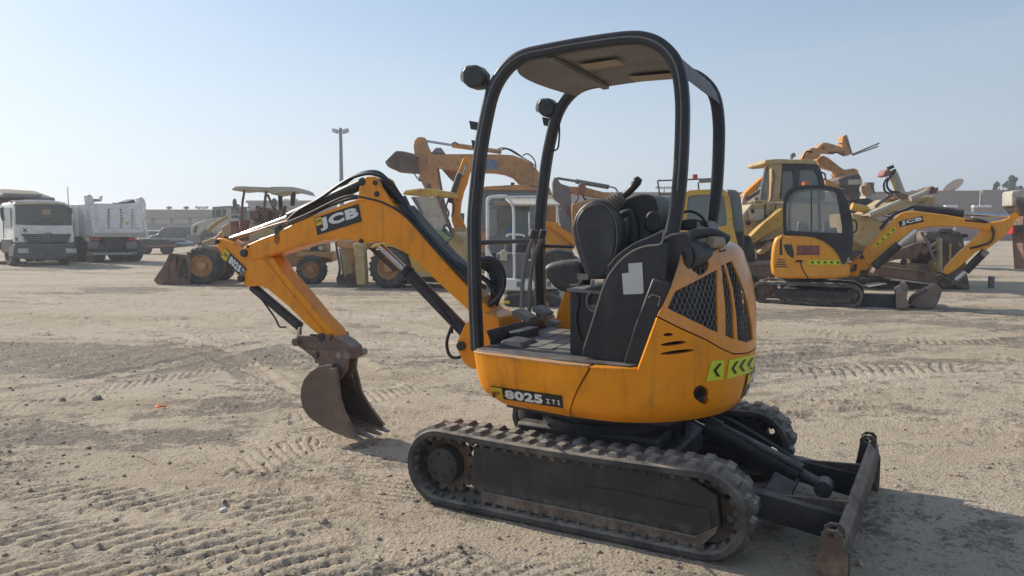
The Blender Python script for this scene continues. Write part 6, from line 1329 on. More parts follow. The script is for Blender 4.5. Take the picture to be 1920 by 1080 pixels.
for pts in ([(362, 600), (285, 100), (300, 90), (340, 110), (365, 180), (372, 600)], [(975, 600), (905, 190), (905, 130), (925, 122), (960, 150), (978, 210), (985, 600)]): m.P('corner_post', [(pts[0][0] - (8 if pts[0][0] < 500 else 0), 600)] + pts[1:], -.05, .35, 'white', gt, .03)
aL, aR = f.p(365, 400, 0)[0], f.p(980, 400, 0)[0]; zT = f.p(365, 205, 0)[1]; zB = f.p(365, 595, 0)[1]; print('truck2', aR - aL, zT, zB)
sd_ = add('body_side', MB().prism([(.05, zB), (.05, zT), (4.8, zT), (5.1, zT - .6), (5.1, zB)], aL - .04, aL + .06, 'a'), 'white', m.r, .02); add('body_side', MB().prism([(.05, zB), (.05, zT), (4.8, zT), (5.1, zT - .6), (5.1, zB)], aR - .06, aR + .04, 'a'), 'white', m.r, .02)
for b_ in (1.4, 2.9, 4.3): add('side_rib', MB().box(aL - .11, aL - .03, b_, b_ + .16, zB, zT - .1), 'white', sd_, .01)
add('body_floor', MB().box(aL, aR, .1, 5, zB - .05, zB + .1), 'grey', m.r); add('body_front', MB().box(aL, aR, 4.9, 5.05, zB, zT + .1), 'white', m.r)
m.P('load_sheet', [(670, 185), (745, 180), (840, 148), (858, 200), (670, 200)], .5, 1.2, 'darkcar', bv=.01); m.P('load_scrap', [(425, 170), (445, 108), (462, 108), (448, 178)], .3, .5, 'cream', bv=.01); m.P('load_sheet', [(370, 175), (360, 145), (415, 148), (425, 178)], .3, .8, 'grey', bv=.01)
add('chassis', MB().box(aL + .5, aR - .5, .2, 7.5, .65, zB - .06), 'blackm', m.r)
for b_ in (.75, 2.1, 6.4):
    for x0 in (aL + .02, aR - .62):
        w_ = add('wheel', MB().lathe([(.3, 0), (.45, -.01), (.52, .05), (.52, .55), (.45, .6), (.3, .6)], (x0, b_, .52), 'x', 24), 'tyre', m.r); add('rim', MB().lathe([(.3, .03), (.28, .15), (.12, .1), (0, .1)], (x0, b_, .52), 'x', 16), 'rustd', w_)
for x in (285, 745): m.P('mudflap', [(x, 655), (x + 125, 655), (x + 125, 735), (x, 740)], .02, .06, 'grey', bv=.01)
for x in (330, 770): m.P('tail_lamp', [(x, 612), (x + 95, 612), (x + 95, 640), (x, 640)], -.03, .04, 'red', bv=.01)
bb_ = m.P('rear_bumper', [(285, 785), (875, 775), (875, 808), (285, 820)], -.04, .06, 'grey', bv=.01)
for k in range(18): x = 350 + 26 * k; m.P('chevron', [(x, 800), (x + 12, 788), (x + 18, 788), (x + 8, 800), (x + 18, 812), (x + 12, 812)], -.06, -.035, 'white2', bb_, 0)
m.P('side_lamp_bracket', [(230, 600), (300, 600), (310, 660), (270, 650)], -.02, .1, 'cream', bv=.01)
add('cab', MB().box(aL, aR, 5.5, 7.6, .9, zT - .3), 'white', m.r, .08)
# ------------------------------------------------------------------ yellow backhoe loader behind the boom
m = Mach('backhoe_loader', 'faded yellow backhoe loader with big orange-rimmed rear tyre and lowered stabiliser legs', 'backhoe loader', 722, 541, -14, 1.); m.c(R7); NB = -1.
m.W(445, 842, 165, .5, NB + .02, 'paleorange', rimr=.52); m.W(1000, 900, 100, .4, NB + .1, 'paleorange')
add('far_wheel', MB().lathe([(0, 0), (.6, 0), (.72, .05), (.72, .45), (.6, .5), (0, .5)], (m.f.p(445, 842, NB)[0], .5, .74), 'y', 26), 'tyre', m.r)
m.P('fender', [(300, 690), (340, 655), (430, 642), (510, 655), (590, 700), (645, 745), (620, 748), (560, 712), (490, 682), (420, 672), (350, 680)], NB - .02, NB + .55, 'yellow', bv=.02)
m.P('side_panel', [(600, 740), (640, 745), (760, 850), (800, 912), (660, 912), (640, 860)], NB + .05, .8, 'yellow', bv=.03); m.P('step', [(640, 870), (800, 880), (810, 912), (650, 912)], NB - .02, NB + .2, 'beige', bv=.02)
m.P('chassis', [(500, 850), (900, 900), (900, 960), (500, 940)], -.5, .5, 'blackm', bv=.02)
rl = m.P('cab_roof', [(560, 272), (560, 252), (575, 234), (690, 220), (770, 222), (840, 236), (842, 282), (760, 280), (680, 268), (620, 262)], NB + .05, .8, 'yellow', bv=.04); m.P('roof_lamp', [(665, 232), (700, 228), (700, 250), (666, 252)], NB + .0, NB + .1, 'paleorange', rl, .01)
m.P('rear_window', [(640, 285), (835, 292), (870, 380), (920, 505), (850, 560), (800, 530), (700, 420)], NB + .15, NB + .18, 'cream', bv=0); m.P('window_frame', [(622, 288), (652, 290), (720, 425), (700, 420)], NB + .1, NB + .2, 'greyp', bv=.01)
m.T('cab_post', [(835, 280), (925, 510), (950, 600)], .05, 'rust', NB + .12, sm=0); m.T('cab_post', [(575, 280), (640, 420), (700, 600)], .04, 'blackm', NB + .8, sm=0); m.T('cab_post', [(835, 280), (925, 510)], .05, 'yellow', .7, sm=0)
m.P('green_sheet', [(800, 530), (860, 555), (905, 560), (935, 575), (940, 610), (900, 640), (850, 610)], NB - .0, NB + .1, 'green', bv=.02)
m.P('hood', [(905, 620), (960, 560), (1030, 600), (1060, 760), (1100, 900), (900, 880), (860, 760), (920, 640)], -.7, .7, 'beige', bv=.06); m.T('looped_hose', [(940, 560), (900, 505), (878, 530), (900, 570), (940, 600), (920, 615)], .02, 'grip', NB - .1)
m.P('cab_interior', [(600, 420), (700, 430), (860, 620), (880, 760), (640, 740), (560, 650)], -.6, .6, 'blackm', bv=.03)
for x0, b_ in ((175, NB - .1), (72, NB + .9)): m.P('stabiliser_leg', [(x0, 648), (x0 + 78, 650), (x0 + 96, 972), (x0 + 26, 972)], b_, b_ + .22, 'beige', bv=.02)
sl = m.P('boom_post', [(62, 612), (130, 620), (168, 720), (175, 830), (150, 960), (105, 960), (100, 800), (80, 700)], -.3, .1, 'beige', bv=.03); m.K('swing_cylinder', (58, 690), (88, 890), .06, 'chrome', -.5); m.P('post_plate', [(130, 640), (180, 640), (180, 800), (150, 830)], -.35, .15, 'paleorange', sl, .02)
for x, y, b_ in ((95, 930, -.3), (158, 935, -.8)): m.K('stabiliser_foot', (x, y), (x, y), .18, 'rustd', b_, bq=b_ + .25)
m.T('hose', [(40, 640), (50, 720), (70, 820), (60, 900)], .025, 'grip', -.6); m.P('rear_frame', [(30, 620), (260, 640), (260, 700), (40, 680)], -.6, .6, 'paleorange', bv=.02)

# ------------------------------------------------------------------ large excavator with long boom
m = Mach('tracked_excavator', 'large faded orange excavator with raised boom and hanging arm behind the white mini excavator', 'excavator', 990, 510, 0, 1.4, d=26); m.k = 0.5; m.c(R3); NB = -1.4
dp_ = m.P('dipper_arm', [(345, 105), (350, 72), (366, 52), (392, 50), (412, 55), (425, 100), (440, 130), (468, 150), (480, 220), (492, 320), (508, 400), (500, 425), (470, 400), (410, 345), (388, 300), (372, 235), (352, 150)], -.35, .15, 'paleorange', bv=.03); m.P('arm_recess', [(425, 310), (445, 318), (445, 340), (420, 338)], -.37, -.3, 'rustd', dp_, .0)
m.P('arm_side_plate', [(470, 220), (484, 222), (515, 400), (545, 530), (530, 540), (500, 420)], -.30, .10, 'rustd', dp_, .02)
bo2 = m.P('boom', [(420, 205), (430, 150), (560, 146), (700, 146), (830, 148), (905, 152), (960, 172), (1010, 200), (1050, 245), (1085, 290), (1110, 330), (1090, 345), (1000, 325), (945, 320), (905, 280), (860, 262), (800, 252), (720, 250), (640, 242), (540, 232), (470, 222), (430, 218)], -.40, .10, 'paleorange', bv=.03)
q_, mp = m.Q('painted_lettering', [(738, 232), (822, 236), (822, 178), (738, 176)], -.40, 'paleorange', bo2, -.004); m.Tx('KATSU', sub(mp, 0, 1, 0, 1), 'blue', q_, .08); bpy.data.objects.remove(q_) if False else None
m.K('arm_cylinder', (565, 96), (840, 135), .19, 'paleorange', -.15, r2=.16); m.K('cylinder_rod', (412, 72), (566, 97), .09, 'chrome', -.15)
for pts in ([(560, 92), (580, 80), (600, 96)], [(820, 120), (850, 112), (900, 125), (960, 165)], [(830, 128), (870, 118), (930, 150), (1000, 190), (1030, 215)], [(960, 155), (985, 145), (1010, 160), (1030, 190), (1035, 230)], [(380, 165), (345, 190), (340, 220), (350, 245)], [(340, 240), (355, 265), (370, 285), (385, 300), (375, 270)]): m.T('hydraulic_hose', pts, .045, 'grip', -.45, bo2)
bk4 = m.P('bucket', [(190, 190), (195, 178), (245, 128), (290, 130), (352, 145), (362, 180), (374, 246), (300, 242), (240, 236), (200, 214)], -.75, .55, 'rustd', bv=.04); m.P('bucket_edge', [(186, 192), (196, 176), (215, 215), (200, 218)], -.8, .6, 'greyp', bk4, .01); m.P('bucket_link', [(445, 140), (470, 112), (500, 110), (525, 145)], -.4, .1, 'greyp', bv=.02)
m.P('red_shield', [(500, 228), (560, 232), (595, 238), (578, 312), (545, 280)], .2, .3, 'pink', bv=.02)
rf2 = m.P('cab_roof', [(700, 350), (702, 338), (760, 328), (900, 320), (990, 318), (1020, 340), (1100, 345), (1100, 352), (900, 350)], NB, .2, 'paleorange', bv=.05); m.P('roof_lamp', [(893, 306), (914, 306), (914, 320), (893, 320)], -.9, -.6, 'blackm', rf2, .01)
cbx = m.P('cab_frame', [(712, 350), (1050, 348), (1060, 580), (720, 580)], NB + .06, .15, 'grey', bv=.05); m.P('cab_window', [(735, 372), (850, 366), (850, 545), (740, 545)], NB, NB + .1, 'glassg', cbx, .02); m.P('cab_window', [(862, 366), (1035, 362), (1040, 545), (862, 545)], NB, NB + .1, 'glassg', cbx, .02)
m.P('upper_body', [(1040, 520), (1240, 540), (1260, 680), (1050, 680)], -1.2, 1.4, 'orange2', bv=.1); m.P('boom_foot', [(1000, 330), (1110, 330), (1150, 430), (1210, 560), (1060, 540), (1040, 420)], -.4, .1, 'paleorange', bv=.03)
m.P('lower_body', [(700, 560), (1240, 600), (1240, 720), (700, 720)], -1.2, 1.2, 'paleorange', bv=.06); m.P('track_belt', [(620, 720), (700, 690), (1230, 700), (1290, 740), (1280, 800), (1220, 830), (700, 830), (630, 800)], NB, NB + .5, 'tyre', bv=.08); m.P('track_belt', [(620, 720), (700, 690), (1230, 700), (1290, 740), (1280, 800), (1220, 830), (700, 830), (630, 800)], .9, 1.4, 'tyre', bv=.08)
# orange digging arm of a parked excavator, teal sheet
m = Mach('excavator_arm', 'upright orange digging arm with black cylinder standing beside the nearest canopy post', 'excavator arm', 850, 522, 0, .2, d=20.5); m.k = 0.8; m.c(R3)
ar = m.P('dipper_arm', [(622, 178), (632, 165), (657, 165), (662, 250), (648, 305), (628, 355), (612, 420), (606, 490), (640, 560), (630, 640), (600, 640), (560, 520), (562, 430), (572, 350), (590, 260)], -.2, .15, 'orange', bv=.02)
q_, mp = m.Q('lettering_plate', [(625, 275), (652, 208), (638, 195), (611, 260)], -.2, 'decalb', ar, -.004); m.Tx('8080', sub(mp, .05, .95, .1, .9), 'decalw', q_, .05)
m.K('arm_cylinder', (604, 258), (548, 420), .10, 'blackm', -.25); m.T('hose', [(548, 400), (530, 440), (545, 480), (530, 520)], .03, 'grip', -.3, ar); m.T('hose', [(556, 410), (575, 440), (560, 500)], .03, 'grip', -.3, ar); m.P('teal_sheet', [(595, 500), (612, 478), (632, 480), (628, 560), (600, 552)], .2, .25, 'teal', bv=0)
m.P('swing_base', [(560, 560), (640, 560), (660, 850), (560, 850)], -.5, .5, 'beige', bv=.03)

# ------------------------------------------------------------------ white mini excavator seen through the canopy
m = Mach('mini_excavator', 'white mini excavator with pale canopy seen through the posts of the nearest one', 'mini excavator', 985, 578, 0, .75, d=14.6); m.c(R6); NB = -.75
cn = m.T('canopy_frame', [(152, 425), (152, 250), (152, 130), (160, 100), (190, 86), (300, 78), (330, 100), (362, 150), (374, 220), (376, 400), (380, 780)], .028, 'white2', NB + .1, sm=3, n=8); m.T('canopy_frame', [(152, 780), (152, 130), (185, 90), (690, 84), (738, 150), (742, 300)], .025, 'white2', .4, sm=0)
rp = [m.f.p3(x, y, NB + .1) for x, y in ((300, 78), (366, 148))]; mb = MB(); dx = .98
mb.add([(rp[0][0], .55, rp[0][2] + .0), (rp[0][0] + dx, .55, rp[0][2] + .0), (rp[1][0] + dx - .05, NB + .05, rp[1][2]), (rp[1][0], NB + .05, rp[1][2]), (rp[0][0], .55, rp[0][2] - .03), (rp[0][0] + dx, .55, rp[0][2] - .03), (rp[1][0] + dx - .05, NB + .05, rp[1][2] - .03), (rp[1][0], NB + .05, rp[1][2] - .03)], [(0, 1, 2, 3), (7, 6, 5, 4), (0, 3, 7, 4), (1, 2, 6, 5), (3, 2, 6, 7), (0, 1, 5, 4)])
add('canopy_roof', mb, 'cream', m.r); m.P('canopy_header', [(215, 122), (520, 130), (520, 165), (215, 160)], .3, .4, 'tan', bv=.01); q_, mp = m.Q('warning_label', [(410, 165), (505, 165), (505, 148), (410, 148)], .3, 'decaly', m.r, -.01)
m.P('cab_back', [(165, 165), (512, 165), (516, 430), (520, 560), (165, 560)], .3, .36, 'grey', bv=.02)
m.P('cab_glass', [(172, 190), (232, 190), (232, 420), (172, 420)], .24, .28, 'glassc', bv=.0); m.P('rear_glass', [(385, 195), (500, 200), (500, 420), (385, 420)], .24, .28, 'glassg', bv=.0)
q_, mp = m.Q('painted_number', [(330, 390), (415, 390), (415, 345), (330, 345)], .29, 'grey', m.r, -.01); m.Tx('057', mp, 'blue', q_, .03)
m.T('hand_bar', [(322, 425), (328, 405), (450, 408), (460, 425)], .02, 'white2', -.2); m.T('hand_bar', [(505, 210), (508, 420)], .02, 'white2', -.1, sm=0); m.P('fuse_box', [(502, 385), (530, 385), (530, 420), (502, 420)], -.2, -.05, 'white2', bv=.01)
m.P('seat', [(385, 470), (500, 470), (505, 560), (500, 580), (385, 580)], -.2, .25, 'vinyl', bv=.05); m.P('floor_pod', [(230, 560), (500, 560), (505, 785), (290, 775), (230, 700)], -.4, .3, 'grey', bv=.03)
m.P('control_box', [(258, 560), (270, 535), (310, 535), (322, 560), (320, 625), (256, 622)], -.6, -.4, 'cream', bv=.02); m.T('joystick', [(300, 535), (312, 490), (310, 460)], .03, 'bellows', -.5)
bd = m.P('body', [(290, 775), (440, 785), (640, 780), (785, 780), (790, 865), (640, 870), (440, 885), (320, 880), (290, 850)], NB, .7, 'white2', bv=.08)
for q in ([(400, 800), (442, 800), (442, 850), (400, 850)], [(725, 792), (762, 792), (762, 852), (725, 852)], [(655, 800), (690, 800), (690, 845), (655, 845)]): m.P('body_vent', q, NB - .01, NB + .02, 'grey', bd, .01)
m.P('front_guard', [(135, 500), (155, 520), (230, 655), (205, 640), (140, 600)], -.6, -.3, 'white2', bv=.03); m.P('red_reflector', [(135, 598), (190, 600), (190, 622), (140, 615)], -.64, -.6, 'red', bv=0); m.P('boom_foot', [(130, 700), (180, 690), (230, 860), (200, 880), (140, 820)], -.4, .1, 'white2', bv=.05)
q_, mp = m.Q('warning_label', [(642, 752), (745, 752), (745, 722), (642, 722)], NB, 'decaly', m.r, -.02); m.P('cover_panel', [(640, 690), (780, 690), (790, 790), (640, 790)], NB + .05, .3, 'grey', bv=.03); m.P('frame_post', [(520, 470), (560, 470), (640, 990), (550, 990)], NB - .0, NB + .12, 'greyp', bv=.02)
for b_ in (NB, .4):
    tk = m.P('track_belt', [(290, 930), (330, 895), (700, 895), (780, 930), (790, 985), (740, 1030), (330, 1030), (285, 990)], b_, b_ + .3, 'rubber', bv=.06)
    for k in range(16): m.P('lug', [(305 + 28 * k, 884), (325 + 28 * k, 884), (328 + 28 * k, 900), (302 + 28 * k, 900)], b_ + .01, b_ + .29, 'lug', tk, .004)
m.P('undercarriage_frame', [(300, 880), (760, 880), (760, 960), (300, 960)], -.4, .4, 'blackm', bv=.03); q_, mp = m.Q('track_label', [(288, 985), (340, 985), (340, 960), (288, 960)], NB, 'decaly', tk, -.03)
# orange wheeled machine behind it
m = Mach('backhoe_loader', 'orange wheeled digger with a big brown tyre behind the white mini excavator', 'backhoe loader', 1050, 535, 0, .9, d=19.5); m.c(R6); NB = -.9
m.W(755, 690, 155, .5, NB, 'rust', rimr=.5); m.P('hood', [(620, 300), (740, 310), (860, 400), (880, 480), (870, 560), (650, 560), (560, 480)], -.5, .5, 'orange2', bv=.05); m.P('fender', [(600, 620), (640, 545), (740, 520), (870, 540), (900, 600), (880, 600), (860, 560), (740, 545), (660, 570), (625, 625)], NB - .02, -.4, 'grey', bv=.02)
m.P('boom', [(625, 285), (700, 300), (860, 400), (900, 500), (870, 490), (760, 395), (640, 330)], -.7, -.55, 'orange', bv=.02); m.P('cab_post', [(745, 190), (790, 180), (860, 300), (880, 500), (845, 500), (760, 300)], -.5, .1, 'grey', bv=.03); m.P('chassis', [(500, 620), (900, 640), (900, 760), (500, 760)], -.4, .4, 'rustd', bv=.03)
# excavator boom to its right, with oil-tipped lever
m = Mach('excavator_arm', 'pale orange excavator boom with thin rod seen left of the black seat', 'excavator arm', 1090, 508, 0, .3, d=28); m.k = 0.55; m.c(RF)
m.P('arm_head', [(1185, 500), (1200, 435), (1220, 418), (1245, 425), (1290, 500), (1400, 535), (1420, 640), (1430, 900), (1500, 1200), (1200, 1200), (1190, 640)], -.3, .2, 'grey', bv=.04)
m.P('boom', [(1390, 535), (1600, 545), (1760, 590), (1900, 620), (2040, 680), (2060, 740), (1900, 700), (1700, 670), (1420, 620)], -.3, .2, 'paleorange', bv=.03)
m.K('cylinder_rod', (1245, 432), (1480, 470), .09, 'greyp', -.1); m.K('arm_cylinder', (1480, 472), (1900, 545), .16, 'greyp', -.1)
m.P('work_lamp', [(1515, 520), (1540, 488), (1600, 490), (1612, 540), (1590, 620), (1600, 650), (1560, 640), (1545, 600)], -.5, -.2, 'pink', bv=.05); m.T('hose', [(1570, 640), (1590, 690), (1640, 720)], .06, 'grip', -.4); m.T('hose', [(1510, 640), (1510, 700), (1440, 780)], .04, 'grip', -.4); m.T('hose', [(1900, 540), (1980, 560), (2020, 620)], .05, 'grip', -.4)
m.P('body', [(1430, 760), (1700, 690), (1900, 720), (1980, 740), (2000, 900), (1980, 1250), (1450, 1250), (1430, 850)], -.8, 1, 'paleorange', bv=.05)

# ------------------------------------------------------------------ yellow cab machine behind the canopy
m = Mach('wheeled_excavator', 'yellow cabbed wheeled excavator with a black roof rack and red beacon', 'excavator', 1370, 530, -18, 1.1, d=20.5); m.c(RE); NB = -1.1
co = [(92, 360), (104, 240), (112, 140), (128, 100), (160, 82), (250, 76), (360, 74), (470, 72), (500, 90), (530, 140), (548, 260), (562, 400), (600, 560), (625, 640), (560, 645), (520, 560), (470, 500), (300, 480), (92, 480)]
wi = [(140, 340), (138, 240), (146, 150), (165, 130), (300, 122), (450, 124), (478, 140), (492, 240), (508, 385), (496, 408), (430, 416), (300, 416), (200, 410), (140, 400)]
cb = m.Hl('cab', co, [wi], NB, NB + .12, 'yellow'); m.P('side_glass', wi, NB + .05, NB + .06, 'glassg', cb, 0); m.P('cab_shell', [(104, 240), (112, 140), (128, 100), (160, 82), (470, 72), (500, 90), (530, 140), (500, 130), (150, 130), (135, 240)], NB + .13, .5, 'yellow', cb, .02); m.P('cab_back', [(140, 150), (480, 140), (508, 420), (140, 420)], .3, .4, 'grey', cb, 0); m.P('cab_interior', [(110, 420), (500, 416), (560, 620), (100, 620)], NB + .14, .5, 'blackm', cb, 0)
m.P('seat', [(240, 420), (245, 260), (290, 260), (300, 420)], -.6, -.1, 'greyp', bv=.03)
m.P('front_frame', [(500, 72), (590, 80), (625, 120), (640, 250), (662, 460), (660, 600), (640, 640), (610, 600), (560, 400), (530, 140)], NB + .3, .5, 'grey', bv=.03); m.P('windscreen', [(540, 148), (628, 150), (652, 452), (572, 462)], NB + .26, NB + .3, 'glassg', bv=0); m.P('lower_windscreen', [(572, 475), (655, 470), (655, 600), (578, 606)], NB + .26, NB + .3, 'glassd', bv=0)
m.P('body', [(-200, 470), (92, 480), (480, 480), (520, 560), (560, 645), (620, 700), (620, 820), (-200, 820)], NB + .05, 1.1, 'yellow', bv=.05)
for k in range(5): m.P('side_louvre', [(-150 + 40 * k, 560), (-130 + 40 * k, 560), (-130 + 40 * k, 700), (-150 + 40 * k, 700)], NB + .03, NB + .07, 'blackm', bv=0)
m.T('door_gap', [(60, 490), (60, 800)], .02, 'blackm', NB + .05, sm=0); m.T('door_gap', [(-180, 730), (500, 730)], .02, 'blackm', NB + .05, sm=0)
m.P('turntable', [(400, 800), (900, 760), (940, 850), (400, 900)], -.8, .8, 'rustd', bv=.04)
m.P('hydraulic_manifold', [(640, 560), (680, 510), (730, 540), (760, 600), (770, 740), (600, 740), (600, 650)], -.6, -.2, 'blackm', bv=.05)
for k in range(3): m.T('looped_hose', [(640 + 20 * k, 600), (630 + 15 * k, 530), (665 + 20 * k, 505), (700 + 12 * k, 540), (705 + 10 * k, 600)], .025, 'grip', -.7)
m.P('chassis', [(560, 760), (960, 750), (960, 830), (900, 900), (560, 900)], -.9, .9, 'rust', bv=.04); m.W(745, 905, 85, .5, -1.0, 'rustd', tread=False); m.W(300, 905, 85, .5, -1.0, 'rustd', tread=False)
for k in range(3): m.P('chassis_hole', [(760 + 38 * k, 785), (775 + 38 * k, 770), (785 + 38 * k, 770), (775 + 38 * k, 785)], -.92, -.88, 'blackm', bv=0)
m.c(R4)
for p_, q_, b_ in (((695, 140), (1060, 126), -.6), ((695, 140), (710, 245), -.6), ((970, 150), (972, 200), -.6), ((706, 232), (900, 228), -.6), ((695, 140), (720, 136), .4)): m.T('roof_rack_bar', [p_, q_], .022, 'blackm', b_, sm=0)
m.P('roof_rack_shelf', [(972, 128), (1058, 124), (1060, 146), (974, 150)], -.65, -.2, 'grey', bv=.01); be = m.K('beacon', (947, 128), (947, 98), .075, 'red', -.4); m.K('beacon_base', (947, 134), (947, 127), .08, 'blackm', -.4, be)

# ------------------------------------------------------------------ big beige wheeled machine with tall cab
m = Mach('crawler_excavator', 'big faded beige excavator with a tall boxy cab behind the yellow mini excavator', 'excavator', 1480, 535, 0, 1.3, d=23); m.k = 0.75; m.c(RA); NB = -1.3
m.P('cab_roof', [(322, 402), (330, 356), (490, 346), (620, 352), (880, 356), (915, 380), (922, 408), (700, 402), (520, 402), (400, 412)], NB - .05, .4, 'beige', bv=.04)
post = m.P('rear_post', [(400, 410), (520, 402), (512, 560), (490, 812), (385, 814), (396, 600)], NB, NB + .35, 'beige', bv=.02); m.T('pipe_on_post', [(410, 470), (428, 560), (410, 640), (405, 720), (395, 812)], .05, 'rust', NB - .05, post)
cw_ = m.Hl('cab_frame', [(520, 404), (920, 410), (960, 480), (1000, 640), (1000, 820), (490, 820)], [[(528, 480), (640, 480), (655, 560), (650, 700), (640, 800), (510, 800)], [(720, 475), (880, 470), (920, 540), (945, 640), (930, 780), (700, 780)]], NB + .04, NB + .12, 'black')
m.P('cab_glass', [(510, 420), (930, 420), (990, 800), (500, 800)], NB + .1, NB + .11, 'glassg', cw_, 0); m.P('front_glass', [(285, 815), (325, 440), (400, 430), (385, 815)], NB + .3, NB + .33, 'glassg', bv=0); m.T('front_post', [(270, 820), (338, 440)], .07, 'grey', NB + .3, sm=0); m.P('sun_sheet', [(790, 568), (900, 560), (945, 645), (790, 645)], NB + .14, NB + .16, 'cream', cw_, 0)
m.P('cab_rear_wall', [(400, 440), (920, 430), (960, 800), (400, 810)], .2, .3, 'grey', bv=.02); m.T('exhaust_hook', [(628, 350), (626, 310), (640, 295), (655, 300), (652, 325)], .06, 'grey', NB + .3)
m.T('mirror', [(965, 500), (1000, 520), (1005, 570), (985, 580)], .035, 'blackm', NB)
bd = m.P('body', [(75, 965), (180, 852), (330, 848), (520, 848), (700, 850), (1200, 860), (1250, 1080), (1250, 1250), (80, 1250)], NB + .05, 1.2, 'beige', bv=.05)
m.P('tool_box_door', [(148, 915), (318, 915), (318, 1042), (145, 1040)], NB - .01, NB + .1, 'cream', bd, .02); m.T('panel_gap', [(328, 850), (326, 1080)], .03, 'blackm', NB + .04, bd, 0); m.T('panel_gap', [(450, 850), (440, 930)], .025, 'blackm', NB + .04, bd, 0); m.T('edge_rail', [(80, 980), (180, 855)], .05, 'cream', NB + .0, bd, 0)
for x, y in ((182, 935), (342, 1008), (140, 1070)): m.K('filler_cap', (x, y), (x, y), .1, 'blackm', NB - .02, bd, bq=NB + .1)
m.P('vent', [(395, 940), (460, 930), (455, 970), (400, 975)], NB, NB + .1, 'blackm', bd, 0); m.T('catwalk_rail', [(200, 845), (215, 820), (275, 818), (360, 835), (370, 815), (520, 812)], .05, 'beige', NB, sm=0)
m.c(RG); m.P('boom', [(165, 448), (360, 250), (585, 70), (600, 80), (600, 285), (400, 400), (225, 515), (200, 495)], NB - .5, NB - .1, 'yellow', bv=.03); m.P('boom_foot_arm', [(290, 620), (330, 590), (460, 480), (470, 560), (340, 655), (310, 650)], NB - .2, NB + .1, 'beige', bv=.02)
m.P('underframe', [(240, 520), (470, 400), (900, 500), (900, 900), (100, 900), (110, 770), (260, 700)], NB + .3, 1, 'rustd', bv=.05); m.T('loose_strap', [(300, 470), (350, 475), (385, 435), (380, 470), (430, 455), (480, 415)], .03, 'cream', NB - .2, sm=2)
m.P('track_frame', [(100, 860), (120, 800), (1000, 800), (1050, 860), (1000, 960), (140, 960)], NB - .1, NB + .4, 'rust', bv=.06)
# telehandler-like orange booms far behind with forks
m = Mach('forklift_boom', 'jointed orange loader boom with steel forks raised against the sky behind the beige cab', 'loader boom', 1540, 500, 0, .3, d=31); m.k = 0.6; m.c(RA)
fb_ = m.P('upper_arm', [(740, 352), (790, 290), (820, 250), (845, 225), (880, 218), (915, 230), (950, 190), (985, 160), (1030, 165), (1110, 185), (1210, 222), (1220, 262), (1150, 272), (1110, 282), (1050, 275), (960, 280), (950, 320), (900, 352), (820, 352)], -.3, .3, 'paleorange', bv=.05)
m.K('pivot_pin', (985, 222), (985, 222), .12, 'rust', -.36, fb_, bq=.1); m.T('hose', [(750, 345), (790, 270), (820, 265), (860, 270)], .06, 'grip', -.35, fb_)
fc = m.P('fork_carriage', [(1200, 95), (1222, 82), (1250, 70), (1268, 120), (1290, 200), (1315, 285), (1262, 312), (1215, 275), (1196, 240)], -.25, .25, 'paleorange', bv=.04)
for b_, p0, p1 in ((-.28, (1310, 296), (1612, 170)), (.22, (1312, 306), (1600, 205))): m.T('fork', [(1240, 120), p0, p1], .055, 'greyp', b_, fc, 0)
m.T('carriage_hook', [(1160, 175), (1200, 178)], .05, 'grey', -.4, fc, 0); m.T('hose', [(1050, 272), (1080, 290), (1130, 275), (1190, 300), (1220, 290)], .05, 'grip', -.35, fb_)
la = m.P('lower_arm', [(905, 352), (975, 305), (1010, 318), (1045, 335), (1110, 385), (1180, 440), (1225, 468), (1330, 450), (1375, 470), (1390, 520), (1300, 545), (1170, 572), (1125, 545), (1115, 510), (1135, 485), (1065, 465), (945, 430)], .4, .9, 'paleorange', bv=.05)
m.P('rusty_bucket', [(1160, 575), (1240, 540), (1385, 505), (1412, 550), (1425, 640), (1395, 660), (1400, 810), (1290, 825), (1235, 720), (1165, 650)], -.6, .9, 'rustd', bv=.06); m.P('bucket_lining', [(1265, 580), (1425, 578), (1422, 632), (1262, 640)], -.66, -.55, 'cream', bv=.02); m.P('bucket_stand', [(1230, 800), (1500, 790), (1560, 830), (1700, 820), (1700, 880), (1250, 880)], -.4, .8, 'blackm', bv=.03)
m.P('support_frame', [(1290, 860), (1500, 860), (1500, 1500), (1290, 1500)], -.3, .5, 'rustd', bv=.03); m.P('engine_cowl', [(1000, 560), (1060, 590), (1180, 650), (1220, 690), (1100, 660), (1010, 640)], -.5, 0, 'paleorange', bv=.03); m.P('chassis', [(600, 800), (1300, 850), (1300, 1200), (600, 1200)], -.8, .8, 'rustd', bv=.05)
m = Mach('oil_tank', 'small cream tank with a rusty front standing right of the brown bucket', 'tank', 1626, 480, 0, .6, d=33); m.c(RA)
c_ = m.f.p3(1475, 700, 0); R_ = .30; add('tank_body', MB().lathe([(0, -.28), (R_ * .75, -.28), (R_ * 1.0, .28), (R_ * 1.0, .34), (0, .36)], c_, 'z', 20), 'cream', m.r, .02); m.P('rust_patch_plate', [(1410, 650), (1500, 640), (1510, 760), (1450, 770), (1415, 720)], -.36, -.28, 'paleorange', bv=.03); m.T('tank_rail', [(1475, 640), (1478, 622), (1530, 624), (1535, 650), (1560, 740)], .04, 'greyp', -.3, sm=0); add('tank_stand', MB().box(c_[0] - .3, c_[0] + .4, -.5, .5, 0, c_[2] - .28), 'cream', m.r, .03)
